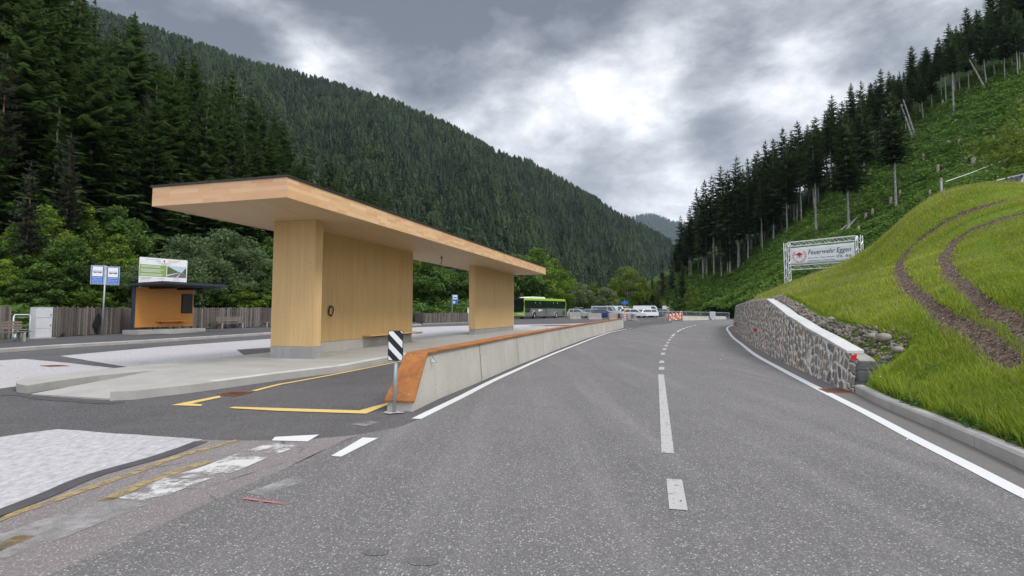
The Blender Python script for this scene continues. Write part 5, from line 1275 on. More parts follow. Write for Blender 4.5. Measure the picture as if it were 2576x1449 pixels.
su = np.array(su); nz = 56; tz = np.linspace(0, 1, nz)
px_ = np.interp(su, accw, wx); py_ = np.interp(su, accw, wy); ph_ = np.interp(su, accw, wh); nx_ = np.interp(su, accw, wnn[:, 0]); ny_ = np.interp(su, accw, wnn[:, 1])
zb_ = np.array([Gz(y) for y in py_]); zt_ = ph_ - .07; Zg = zb_[:, None] - .05 + (zt_ - zb_ + .05)[:, None] * tz[None]
Sg = np.repeat(su[:, None], nz, 1); q = np.stack([Sg.ravel(), Zg.ravel()], 1)
rw_ = np.random.RandomState(8)
qq = q.copy(); qq[:, 0] += .04 * np.sin(q[:, 1] * 5 + q[:, 0] * 3) + .08 * q[:, 1]; qq[:, 1] += .04 * np.sin(q[:, 0] * 4.3)
gs, gz_ = np.meshgrid(np.arange(-.5, accw[-1] + 2, .195), np.arange(-.3, 3, .215), indexing='ij'); gs = gs + .12 * (np.arange(gs.shape[1]) % 2)[None]
sites = np.stack([gs.ravel(), gz_.ravel()], 1) + rw_.uniform(-.10, .10, (gs.size, 2)); sc_v = np.array([1 / .195, 1 / .215])
e1_ = np.zeros(len(qq)); cid = np.zeros(len(qq), int)
for c0_ in range(0, len(qq), 4000):
    blk = qq[c0_:c0_ + 4000] * sc_v; near_ = np.abs(sites[:, 0] * sc_v[0] - blk[:, 0].mean()) < (np.ptp(blk[:, 0]) / 2 + 4); ss = (sites * sc_v)[near_]; idn = np.where(near_)[0]
    d2 = np.sqrt(((blk[:, None] - ss[None]) ** 2).sum(-1)); o_ = np.argpartition(d2, 2, axis=1)[:, :3]; dd = np.take_along_axis(d2, o_, 1); so_ = np.argsort(dd, 1); dd = np.take_along_axis(dd, so_, 1); o_ = np.take_along_axis(o_, so_, 1)
    cid[c0_:c0_ + 4000] = idn[o_[:, 0]]; e1_[c0_:c0_ + 4000] = (dd[:, 1] - dd[:, 0])
rc = rw_.rand(len(sites)); ro_ = rw_.uniform(-.014, .016, len(sites)); sm = np.clip(e1_ / .30, 0, 1); sm = sm * sm * (3 - 2 * sm)
batt = .13 * (Zg - zb_[:, None]) 
disp = (.030 * sm + ro_[cid] * sm).reshape(Sg.shape); disp[:, -1] = .0; disp[0] *= .3
off_ = batt - disp
Vw = np.stack([px_[:, None] + nx_[:, None] * off_, py_[:, None] + ny_[:, None] * off_, Zg], -1).reshape(-1, 3) - np.array(tuple(wpos(sw)))
ii = np.arange(len(su) * nz).reshape(len(su), nz); Fw = np.stack([ii[:-1, :-1], ii[1:, :-1], ii[1:, 1:], ii[:-1, 1:]], -1).reshape(-1, 4)
mo = npmesh('masonry_face', Vw, Fw, M['masonry'], parent=sw, smooth=True)
for nm_, vl in (('cell', rc[cid]), ('edge', np.clip(e1_, 0, 1))):
    at2 = mo.data.attributes.new(nm_, 'FLOAT', 'POINT'); at2.data.foreach_set('value', vl.astype(np.float32))
for i, p in enumerate(wl_):
    n = wn_(i); h = wz_[i]; zb = Gz(p.y); q = p + n * (.13 * h)
    vs += [(p.x + n.x * .12, p.y + n.y * .12, zb - .1), (q.x + n.x * .03, q.y + n.y * .03, h - .072), (q.x + n.x * .30, q.y + n.y * .30, h - .072), (p.x + n.x * .7, p.y + n.y * .7, zb - .1)]
    if accw[i] < .42: continue
    o1 = q - n * .035; o2 = q + n * .27
    cv += [(o1.x, o1.y, h - .068), (o1.x, o1.y, h - .008), (o2.x, o2.y, h + .004), (o2.x, o2.y, h - .068)]
nseg = len(wl_)
for i in range(nseg - 1):
    for k in range(4): fs.append((i * 4 + k, i * 4 + (k + 1) % 4, (i + 1) * 4 + (k + 1) % 4, (i + 1) * 4 + k))
nc = len(cv) // 4
for i in range(nc - 1):
    for k in range(4): cf.append((i * 4 + k, i * 4 + (k + 1) % 4, (i + 1) * 4 + (k + 1) % 4, (i + 1) * 4 + k))
fs += [(0, 1, 2, 3)]; cf += [(0, 1, 2, 3)]
MB().add(vs, fs).build('wall_core', M['oldconc'], sw); cpg.add(cv, cf).build('coping', M['coping'], sw, bevel=.010)
# quoins of the end face
n = wn_(0); t = Vector((n.y * -1, n.x)); base = wl_[0]; zq = .02; rr_q = random.Random(4)
t = (wl_[1] - wl_[0]).normalized()
for row, (hh_, wd) in enumerate(((.20, .30), (.21, .42), (.19, .36))):
    off = .13 * zq
    for k, (x0, x1) in enumerate(((-.012, wd), (wd + .03, wd + .03 + .34 + .1 * (row % 2)))):
        a = base + n * (off + x0) - t * (.09 + .02 * k); b = base + n * (off + x1) - t * (.07 + .02 * k); a2 = a + t * (.46 if k == 0 else .2); b2 = b + t * (.46 if k == 0 else .2); z1 = zq + hh_ - .022
        J = lambda: rr_q.uniform(-.016, .016)
        mm = MB().hexa([(a.x + J(), a.y + J(), zq + J()), (b.x + J(), b.y + J(), zq + J()), (b2.x, b2.y, zq), (a2.x, a2.y, zq), (a.x + n.x * .02 + J(), a.y + J(), z1 + J()), (b.x + J(), b.y + J(), z1 + J()), (b2.x, b2.y, z1), (a2.x + n.x * .02, a2.y + n.y * .02, z1)])
        mm.build('corner_stone', M['quoin'], sw, bevel=.022)
    zq += hh_
mq = base + n * .02 - t * .055; MB().extr([(mq.x, mq.y, -.02), (mq.x + n.x * .8, mq.y + n.y * .8, -.02), (mq.x + n.x * .75, mq.y + n.y * .75, .50), (mq.x + n.x * .06, mq.y + n.y * .06, .58)], (t.x * .3, t.y * .3, 0)).build('end_mortar', M['oldconc'], sw)
for s_i_, (vx, vy, lab) in enumerate(((2145, 898, 'nearest red reflector on the stone wall, close to its end'), (1904, 830, 'middle red reflector on the stone wall'), (1856, 814, 'farthest red reflector on the stone wall'))):
    i = min(range(len(wl_)), key=lambda k: abs((1288 + 1390 * wl_[k].x / wl_[k].y) - vx + 8)); p = wl_[i]; n = wn_(i); tt_ = Vector((n.y, -n.x, 0)) * -1
    z = 1.5 + (785 - vy) / 1390 * p.y; q = Vector((p.x + n.x * .13 * z - n.x * .01, p.y + n.y * .13 * z - n.y * .01, z)); nn = Vector((n.x, n.y, 0)); sc_ = 1 if s_i_ == 0 else 1.2
    tan = Vector((-n.y, n.x, 0))
    o = MB().extr([q + Vector((0, 0, .07 * sc_)), q - nn * .03 + Vector((0, 0, -.06 * sc_)), q - nn * .12 * sc_ + Vector((0, 0, -.04 * sc_)), q - nn * .10 * sc_ + Vector((0, 0, .03))], tan * .02).build('reflector', M['redrefl'], loc=q); tag(o, lab, 'reflector')

# ---------------------------------------------------------------- drain grates
def grate(pts, lab):
    q = [Vector((p.x, p.y, 0)) for p in pts]; t = thing('drain_grate', lab, 'drain grate', (q[0].x, q[0].y, 0)); m = MB()
    fr = MB(); 
    for i in range(4): a, b = q[i], q[(i + 1) % 4]; c_ = sum(q, Vector()) / 4; fr.hexa([a + Vector((0, 0, .004)), b + Vector((0, 0, .004)), b.lerp(c_, .1) + Vector((0, 0, .004)), a.lerp(c_, .1) + Vector((0, 0, .004)), a + Vector((0, 0, .018)), b + Vector((0, 0, .018)), b.lerp(c_, .1) + Vector((0, 0, .018)), a.lerp(c_, .1) + Vector((0, 0, .018))])
    fr.build('frame', M['rust'], t)
    MB().add([p + Vector((0, 0, .0125)) for p in q], [(0, 1, 2, 3)]).build('shaft', M['black'], t)
    for k in range(9):
        s0 = (k + .6) / 10; a = q[0].lerp(q[1], s0); b = q[3].lerp(q[2], s0); e = (q[1] - q[0]) * .05; m.add([a + Vector((0, 0, .016)), a + e + Vector((0, 0, .016)), b + e + Vector((0, 0, .016)), b + Vector((0, 0, .016))], [(0, 1, 2, 3)])
    m.build('bars', M['rust'], t)
grate(G((2058, 979.5), (2120, 979.5), (2152, 990.5), (2082, 989.5)), 'rusty drain grate in the gutter at the end of the stone wall')
grate(G((545, 993), (590, 986.5), (636, 988), (592, 998.5)), 'rusty drain grate on the yellow line beside the platform')
grate(G((100, 921), (150, 919.5), (175, 921.5), (125, 923.5)), 'flat rusty drain cover between the two light paved fields')

# ---------------------------------------------------------------- small orange waiting shelter
WL = Vector((-22.7, 33.3, 0)); zb0, zt0 = .57, 3.02
def SHL(a, b, z): p = WL + A_ * a - B_ * b; return Vector((p.x, p.y, z))   # b>0 towards the camera side
def sbox(m, a0, a1, b0, b1, z0, z1, z1b=None):
    z1b = z1 if z1b is None else z1b
    return m.hexa([SHL(a0, b0, z0), SHL(a1, b0, z0), SHL(a1, b1, z0), SHL(a0, b1, z0), SHL(a0, b0, z1), SHL(a1, b0, z1), SHL(a1, b1, z1b), SHL(a0, b1, z1b)])
ws = thing('waiting_shelter', 'small orange larch-board waiting shelter with a dark roof before the picket fence', 'bus shelter', SHL(2, .5, .15))
sbox(MB(), 0, 4.25, -.12, 0, zb0, zt0).build('back_wall', M['orange'], ws)
sbox(MB(), -.30, 4.6, -.5, .75, .10, .42).build('base_slab', M['plat'], ws, bevel=.01)
sbox(MB(), 1.0, 5.6, .8, 1.55, .10, .19).build('base_slab', M['plat'], ws, label='low pale paving strip before the shelter')
pm_ = MB(); sbox(pm_, -.10, .0, -.14, .06, .42, 3.06); pm_.build('side_post', M['anthracite'], ws, bevel=.01, label='dark corner post at the left side')
for a in (1.3, 2.8, 4.15): sbox(MB(), a, a + .08, -.10, -.02, .42, .575).build('foot', M['anthracite'], ws)
ro = sbox(MB(), -.22, 4.75, -.35, 2.3, 3.10, 3.20, 3.30); 
m = MB(); m.hexa([SHL(-.22, -.35, 3.06), SHL(4.75, -.35, 3.06), SHL(4.75, 2.3, 3.17), SHL(-.22, 2.3, 3.17), SHL(-.22, -.35, 3.20), SHL(4.75, -.35, 3.20), SHL(4.75, 2.3, 3.31), SHL(-.22, 2.3, 3.31)])
ro = m.build('roof', M['anthracite'], ws, bevel=.01)
for a in (.9, 2.9): sbox(MB(), a, a + .10, 0, 2.1, 2.93, 3.06).build('rafter', M['black'], ro)
br_ = MB(); 
for i in range(24): sbox(br_, -.15 + i * .2, -.09 + i * .2, -.3, 2.28, 3.205, 3.225, 3.335)
br_.build('roof_rib', M['anthracite'], ro)
bd = sbox(MB(), 3.28, 4.12, .003, .06, 1.42, 2.70).build('notice_board', M['black'], ws, bevel=.01)
sbox(MB(), 3.34, 4.06, .062, .07, 1.48, 2.64).build('dark_sheet', M['flash'], bd)
bs_ = sbox(MB(), 1.45, 3.5, .003, .42, .90, .96).build('bench', M['orange'], ws)
for a in (1.7, 3.1): m = MB(); m.hexa([SHL(a, .004, .78), SHL(a + .06, .004, .78), SHL(a + .06, .1, .84), SHL(a, .1, .84), SHL(a, .004, .898), SHL(a + .06, .004, .898), SHL(a + .06, .36, .898), SHL(a, .36, .898)]); m.build('bracket', M['corten'], bs_)

# ---------------------------------------------------------------- text helper
def text_mesh(s_, size, shear=0.0, width=None):
    cu = bpy.data.curves.new('t', 'FONT'); cu.body = s_; cu.size = size; cu.shear = shear; cu.align_x = 'LEFT'; cu.resolution_u = 2
    o = bpy.data.objects.new('t', cu); C.objects.link(o); bpy.context.view_layer.update()
    me = bpy.data.meshes.new_from_object(o.evaluated_get(bpy.context.evaluated_depsgraph_get())); V = [tuple(v.co) for v in me.vertices]; Fs_ = [tuple(p.vertices) for p in me.polygons]
    bpy.data.objects.remove(o); bpy.data.curves.remove(cu); bpy.data.meshes.remove(me)
    xs_ = [v[0] for v in V]; 
    if width: k = width / (max(xs_) - min(xs_)); V = [(v[0] * k, v[1], 0) for v in V]
    return V, Fs_
def text_on(parent, s_, org, ux, uz, size, mat, shear=0, width=None, name='lettering', off=None):
    V, Fs_ = text_mesh(s_, size, shear, width); m = MB(); m.add([Vector(org) + Vector(ux) * v[0] + Vector(uz) * v[1] for v in V], Fs_)
    o = m.build(name, mat, parent); return o

# ---------------------------------------------------------------- double bus stop sign on the left
fx = -23.75; fy = 32.2
bs = thing('bus_stop_sign', 'double blue bus stop sign on a pole behind the fence left of the orange shelter', 'bus stop sign', (fx, fy, .15))
MB().tube([(fx - .03, fy, .1), (fx, fy, 4.2)], .045, 10).build('pole', M['galv'], bs, smooth=True)
ux = Vector((.95, -.30, 0)).normalized() * 1; ux = Vector((.86, .51, 0)).normalized(); 
def bus_panel(root, c0, w_, h_, ux, words, nrm):
    """c0 = lower left corner"""
    up = Vector((0, 0, 1)); P = lambda x, z, o=0.0: Vector(c0) + ux * x + up * z + nrm * o
    pn = MB().hexa([P(0, 0, -.03), P(w_, 0, -.03), P(w_, 0, 0), P(0, 0, 0), P(0, h_, -.03), P(w_, h_, -.03), P(w_, h_, 0), P(0, h_, 0)]).build('sign_panel', M['offwhite'], root)
    q = lambda x0, x1, z0, z1, o: MB().hexa([P(x0, z0, o - .003), P(x1, z0, o - .003), P(x1, z0, o), P(x0, z0, o), P(x0, z1, o - .003), P(x1, z1, o - .003), P(x1, z1, o), P(x0, z1, o)])
    e = .035 * w_
    q(e, w_ - e, e, h_ - e, .005).build('blue_field', M['blue'], pn); q(.12 * w_, .88 * w_, .42 * h_, .94 * h_, .010).build('white_field', M['white'], pn)
    b = MB(); ow = .013   # bus symbol
    def poly(pts): b.extr([P(x * w_, z * h_, ow) for x, z in pts], nrm * .002)
    poly([(.22, .66), (.80, .66), (.83, .68), (.83, .655), (.81, .62), (.22, .62), (.19, .64)]); poly([(.20, .655), (.235, .70), (.80, .70), (.80, .712), (.225, .712), (.18, .655)]); poly([(.80, .712), (.84, .68), (.825, .675), (.79, .70)])
    for cx_ in (.32, .70): poly([(cx_ + .055 * math.cos(t * .785), .62 + .028 * math.sin(t * .785)) for t in range(8)])
    b.build('bus_symbol', M['black'], pn)
    for i, s_ in enumerate(words): text_on(pn, s_, P(.12 * w_, (.335 - .093 * i) * h_, .012), ux, up, .085 * h_, M['white'], 0, .74 * w_)
c0 = Vector((fx, fy, 0)); nrm = Vector((ux.y, -ux.x, 0))
bus_panel(bs, c0 - ux * .68 + Vector((0, 0, 3.12)) + nrm * .07, .63, 1.08, ux, ('Autobus', 'Haltestelle', 'Birchabruck', 'Linie Bozen'), nrm)
bus_panel(bs, c0 + ux * .05 + Vector((0, 0, 3.08)) + nrm * .07, .63, 1.08, ux, ('Autobus', 'Fermata', 'Birchabruck', 'Ponte Nova'), nrm)
m = MB(); 
for z in (3.12, 3.6, 4.12): m.box(c0 + nrm * .03 + Vector((0, 0, z)), (1.25, .03, .04), (ux, nrm))
m.build('bracket', M['galv'], bs)
# project board
pb_ = Vector((-23.55, 34.8, 0)); ib = thing('information_board', 'white project board with green panel and road photo above the orange shelter', 'information board', (pb_.x, pb_.y, .15))
ux = Vector((.50, .866, 0)).normalized(); nrm = Vector((ux.y, -ux.x, 0)); up = Vector((0, 0, 1)); WB, HB2 = 3.0, 1.72; zb = 3.27
P = lambda x, z, o=0.0: pb_ + ux * x + up * (zb + z) + nrm * o
def q_(x0, x1, z0, z1, o, t=.004): return MB().hexa([P(x0, z0, o - t), P(x1, z0, o - t), P(x1, z0, o), P(x0, z0, o), P(x0, z1, o - t), P(x1, z1, o - t), P(x1, z1, o), P(x0, z1, o)])
pan = q_(0, WB, 0, HB2, 0, .03).build('board_panel', M['white'], ib)
M['sgreen'] = pm('printed_green', (.23, .36, .10), .06, 3, .5); M['print'] = pm('printed_grey', (.30, .30, .32), .1, 3, .5); M['psky'] = pm('printed_sky', (.50, .58, .68), .1, 3, .5); M['proad'] = pm('printed_road', (.16, .15, .16), .1, 3, .5); M['pgreen2'] = pm('printed_dark_green', (.09, .14, .05), .3, 9, .5)
q_(.02, 1.66, .52, 1.27, .004).build('green_field', M['sgreen'], pan)
b = MB(); rw = random.Random(2)
for i in range(9):
    z = 1.18 - i * .075; x1 = 1.5 - rw.uniform(0, .25); 
    if i in (2, 6): continue
    b.add([P(.08, z, .007), P(x1, z, .007), P(x1, z + .028, .007), P(.08, z + .028, .007)], [(0, 1, 2, 3)])
b.build('printed_text', M['white'], pan)
b = MB()
for x0, x1, z in ((.35, 1.25, 1.60), (.95, 1.3, 1.50), (1.75, 2.5, 1.60), (1.75, 2.3, 1.50), (1.1, 2.0, 1.40), (1.3, 1.85, 1.32), (.1, .75, .42), (.1, .7, .36), (.1, .6, .26), (.1, .75, .12), (1.15, 1.6, .38), (1.15, 1.5, .17), (2.1, 2.5, .42), (2.1, 2.6, .3), (2.1, 2.5, .16)):
    b.add([P(x0, z, .007), P(x1, z, .007), P(x1, z + .022, .007), P(x0, z + .022, .007)], [(0, 1, 2, 3)])
b.build('printed_text', M['print'], pan)
b = MB(); b.add([P(1.5 + .06 * math.cos(t * 1.047), 1.54 + .08 * math.sin(t * 1.047), .007) for t in range(6)], [tuple(range(6))]); b.build('red_emblem', M['red'], pan)
ph_ = q_(1.70, 2.94, .52, 1.27, .004).build('printed_photo', M['psky'], pan)
MB().add([P(1.70, .52, .007), P(2.94, .52, .007), P(2.94, .72, .007), P(2.62, .86, .007), P(1.70, .70, .007)], [(0, 1, 2, 3, 4)]).build('road_image', M['proad'], ph_)
MB().add([P(1.70, .70, .0075), P(2.62, .86, .0075), P(2.4, .92, .0075), P(1.70, 1.24, .0075)], [(0, 1, 2, 3)]).build('slope_image', M['pgreen2'], ph_); MB().add([P(2.94, .72, .0075), P(2.94, 1.2, .0075), P(2.82, 1.1, .0075), P(2.66, .86, .0075)], [(0, 1, 2, 3)]).build('tree_image', M['pgreen2'], ph_)
MB().add([P(1.70, .60, .008), P(1.70, .66, .008), P(2.45, .86, .008), P(2.5, .85, .008)], [(0, 1, 2, 3)]).build('kerb_image', M['white'], ph_); MB().add([P(2.3, .53, .008), P(2.36, .53, .008), P(2.60, .84, .008), P(2.58, .84, .008)], [(0, 1, 2, 3)]).build('line_image', M['white'], ph_)
for x in (.12, WB - .12): MB().tube([P(x, -3.2, -.08), P(x, HB2 - .05, -.08)], .05, 8).build('post', M['galv'], ib, smooth=True)

# ---------------------------------------------------------------- picket fences
def fence(line_, h, lab, gap=0.0, seed=1, wd=.135, zb=.15, tops=True):
    P = [Vector(p) for p in line_]; t = thing('picket_fence', lab, 'fence', (P[0].x, P[0].y, Gz(P[0].y))); r_ = random.Random(seed)
    m = MB(); rails = MB(); posts = []
    for a, b in zip(P[:-1], P[1:]):
        L_ = (b - a).length; d_ = (b - a).normalized(); n = Vector((-d_.y, d_.x)); k = int(L_ / (wd + .018))
        for i in range(k):
            w0 = (i + .5) * L_ / k; c_ = a + d_ * w0; ww = wd * r_.uniform(.8, 1.02); hh = h + r_.uniform(-.05, .05); le = r_.uniform(-.02, .02); z0 = zb + Gz(c_.y) + r_.uniform(.01, .06); z1 = zb + Gz(c_.y) + hh
            e = d_ * (ww / 2); f_ = n * .011; l_ = d_ * le
            lo = [c_ - e - f_, c_ + e - f_, c_ + e + f_, c_ - e + f_]; n0 = len(m.v)
            m.hexa([(p.x, p.y, z0) for p in lo] + [(p.x + l_.x, p.y + l_.y, z1 + (r_.uniform(-.012, .012))) for p in lo]); tv = r_.random() ** 1.3; m.tint += [tv] * 8
        for z in (.35, h - .35):
            zz0, zz1 = zb + Gz(a.y) + z, zb + Gz(b.y) + z; o_ = n * .05; q = [a + n * .012, b + n * .012, b + n * .06, a + n * .06]
            zs = [zz0, zz1, zz1, zz0]; rails.hexa([(p.x, p.y, s) for p, s in zip(q, zs)] + [(p.x, p.y, s + .08) for p, s in zip(q, zs)])
        for i in range(int(L_ / 2.4) + 1):
            c_ = a + d_ * min(i * 2.4, L_); z0 = Gz(c_.y); posts.append(MB().box((c_.x + n.x * .10, c_.y + n.y * .10, z0 + .1 + (h - .1) / 2), (.09, .09, h), ((d_.x, d_.y, 0), (n.x, n.y, 0))))
    m.build('pickets', M['picket'], t); rails.build('rail', M['oldwood'], t)
    for p in posts: p.build('post', M['oldwood'], t)
    return t
fA = (-24.55, 29.3)
def fpt(vx, base_y=None):
    Lf = [Vector(p) for p in [(-27.5, 14), (-24.6, 29.3), (-24.1, 35), (-23.6, 41.5), (-20.5, 46.7), (-11.4, 63.8)]]; u = (vx - 1288) / 1390
    for a, b in zip(Lf[:-1], Lf[1:]):
        den = (b.x - a.x) - u * (b.y - a.y); t_ = (u * a.y - a.x) / den
        if -0.001 <= t_ <= 1.001: return tuple(a.lerp(b, t_))
f1 = fpt(137); f0 = fpt(33)
fence([(-27.5, 14), f0], 1.62, 'weathered picket fence end behind the bench at the left edge', seed=3)
fence([f1, (-24.1, 35), (-23.6, 41.5), (-20.5, 46.7), (-11.4, 63.8)], 1.62, 'long weathered grey picket fence running behind the orange shelter', seed=4)
e1 = g(1043, 812); e2 = g(1063.5, 816.3); e3 = g(1182, 812); e4 = g(1330, 806)
fence([(e1.x, e1.y), (e2.x, e2.y)], 1.15, 'short return of the low grey fence beside the long wooden wall', seed=5, wd=.11, zb=.02)
fence([(e2.x + .15, e2.y + .05), (e3.x, e3.y)], 1.15, 'low grey picket fence seen through the shelter opening', seed=6, wd=.11, zb=.02)
MB().prism([(e2.x, e2.y - .1), (e2.x, e2.y - .25), (e3.x, e3.y - .3), (e3.x, e3.y - .1)], 0, lambda p: Gz(p[1]) + .12).build('kerb', M['oldconc'], kind='structure')
# dark cloth on the fence
q = fpt(240); c = Vector((q[0] + .10, q[1] - .03, 0)); m = MB(); ux = A_
pts = [(-.05, .98), (.07, 1.25), (.20, 1.30), (.30, 1.0), (.33, .66), (.22, .46), (.20, .22), (.10, .05), (.06, .40), (-.14, .52), (-.16, .62)]
m.extr([c + ux * x + Vector((0, 0, .15 + z)) for x, z in pts], -B_ * .07); o = m.build('hanging_cloth', M['black'], loc=c, bevel=.02); tag(o, 'dark cloth hanging on the picket fence under the bus stop sign', 'cloth')
# locker cabinet
lc_ = Vector((-24.0, 27.95, .15)); lk = thing('locker_cabinet', 'light grey metal cabinet with three doors in the gap of the fence', 'cabinet', lc_)
def lb(a0, a1, b0, b1, z0, z1): 
    return MB().hexa([lc_ + A_ * a + B_ * b + Vector((0, 0, z)) for z in (z0, z1) for a, b in ((a0, b0), (a1, b0), (a1, b1), (a0, b1))])
lb(0, .78, 0, .44, .03, 1.58).build('cabinet_body', M['offwhite'], lk, bevel=.01)
for z0, z1 in ((.06, .50), (.53, 1.04), (1.07, 1.55)):
    d_ = lb(.02, .76, -.018, -.001, z0, z1).build('door', M['offwhite'], lk, bevel=.004)
    if z0 > .1: lb(.66, .69, -.04, -.02, z0 + .10, z0 + .18).build('handle', M['black'], d_)
lb(-.01, .79, -.02, .45, 1.582, 1.60).build('top_plate', M['white'], lk)
lb(-.1, .9, -.12, .5, -.01, .03).build('base_plate', M['plat'], lk)
# tubular frame and cans
rk0 = at(31, 850, 26.6); rk1 = at(73, 850, 27.4); rk = thing('tubular_frame', 'white tubular steel frame behind the left bench', 'frame', (rk0.x, rk0.y, .15)); up = Vector((0, 0, 1))
a, b = Vector((rk0.x, rk0.y, .15)), Vector((rk1.x, rk1.y, .15)); hh = 1.22
MB().tube([a, a + up * (hh - .08), a.lerp(b, .08) + up * hh, a.lerp(b, .92) + up * hh, b + up * (hh - .08), b], .028, 8).build('frame_tube', M['white'], rk, smooth=True)
MB().tube([a + up * 1.1, b + up * 1.1], .015, 6).build('cross_bar', M['galv'], rk); MB().tube([a + up * .5, b + up * .5], .015, 6).build('cross_bar', M['galv'], rk)
for i, (vx, w_) in enumerate(((38, .16), (47, .17))):
    p = at(vx, 856, 26.3); t = thing('metal_can', ('left' if i == 0 else 'right') + ' one of two grey cans standing under the left bench', 'can', (p.x, p.y, .15))
    MB().tube([(p.x, p.y, .15), (p.x, p.y, .44)], w_ / 2 * 1.1, 14).build('can_body', M['galv'], t, smooth=True); MB().tube([(p.x, p.y, .44), (p.x, p.y, .47)], w_ / 2 * 1.2, 14).build('lid', M['white'], t, smooth=True)
# benches
def bench(name, lab, p, d_, L_, back=True):
    d_ = Vector((d_[0], d_[1], 0)).normalized(); n = Vector((d_.y, -d_.x, 0)); p = Vector(p); t = thing(name, lab, 'bench', p)
    def bx_(a0, a1, b0, b1, z0, z1, sl=0): return MB().hexa([p + d_ * a + n * (b + sl * z) + Vector((0, 0, z)) for z in (z0, z1) for a, b in ((a0, b0), (a1, b0), (a1, b1), (a0, b1))])
    for k in range(3): bx_(0, L_, .0 + k * .15, .135 + k * .15, .43, .47).build('seat_plank', M['benchwood'], t, bevel=.004)
    for a in (.22, L_ - .34):
        bx_(a, a + .10, 0, .10, 0, .43).build('leg', M['oldconc'], t); bx_(a, a + .10, .34, .44, 0, .43).build('leg', M['oldconc'], t)
        if back: bx_(a + .02, a + .08, -.06, -.02, .40, .92).build('back_support', M['oldconc'], t)
    if back:
        for k in range(3): bx_(0.0, L_ - .15, -.02, .015, .58 + k * .125, .68 + k * .125).build('back_plank', M['benchwood'], t, bevel=.004)
    return t
bp0 = at(92, 859, 25.3)
bench('park_bench', 'weathered wooden bench with backrest cut by the left picture edge', (-22.9 - .72, 22.6, .148), A_, 3.4)
bench('park_bench', 'weathered wooden bench with backrest right of the orange shelter', (-22.55, 42.2, .20), (.50, .86), 2.25)
bench('stone_bench', 'low backless bench beside the far bench with backrest', (-20.5, 45.3, .22), (.50, .86), 1.45, False)

# ---------------------------------------------------------------- vehicles
def loc_mesh(parent, name, mat, build, bevel=0.0, smooth=False, label=None):
    m = MB(); build(m); me_parent = parent
    o = m.build(name, mat, None, bevel=bevel, smooth=smooth, label=label); o.parent = me_parent; o.location = (0, 0, 0); return o
def prof(m, pts, y0, y1, inset=None):
    """side profile polygon (x,z) extruded across; inset(z) narrows upper part"""
    n = len(pts); f = (lambda z: 0.0) if inset is None else inset
    vs = [(x, y0 + f(z), z) for x, z in pts] + [(x, y1 - f(z), z) for x, z in pts]
    m.add(vs, [tuple(range(n))[::-1], tuple(range(n, 2 * n))] + [(i, (i + 1) % n, (i + 1) % n + n, i + n) for i in range(n)])
def wheel(parent, x, y, r, w, side, steer=0.0):
    o = MB(); o.tube([(0, -w / 2, 0), (0, w / 2, 0)], r, 20); t = o.build('wheel', M['tyre'], None, bevel=.02); t.parent = parent; t.location = (x, y, r); t.rotation_euler = (0, 0, steer)
    q = MB(); q.tube([(0, side * (w / 2 + .005), 0), (0, side * (w / 2 - .03), 0)], r * .62, 16); 
    for k in range(5): a = k * 1.2566; q.box((math.cos(a) * r * .33, side * (w / 2 + .012), math.sin(a) * r * .33), (.07, .02, .07))
    rr3 = q.build('rim', M['rim'], None); rr3.parent = t
    return t
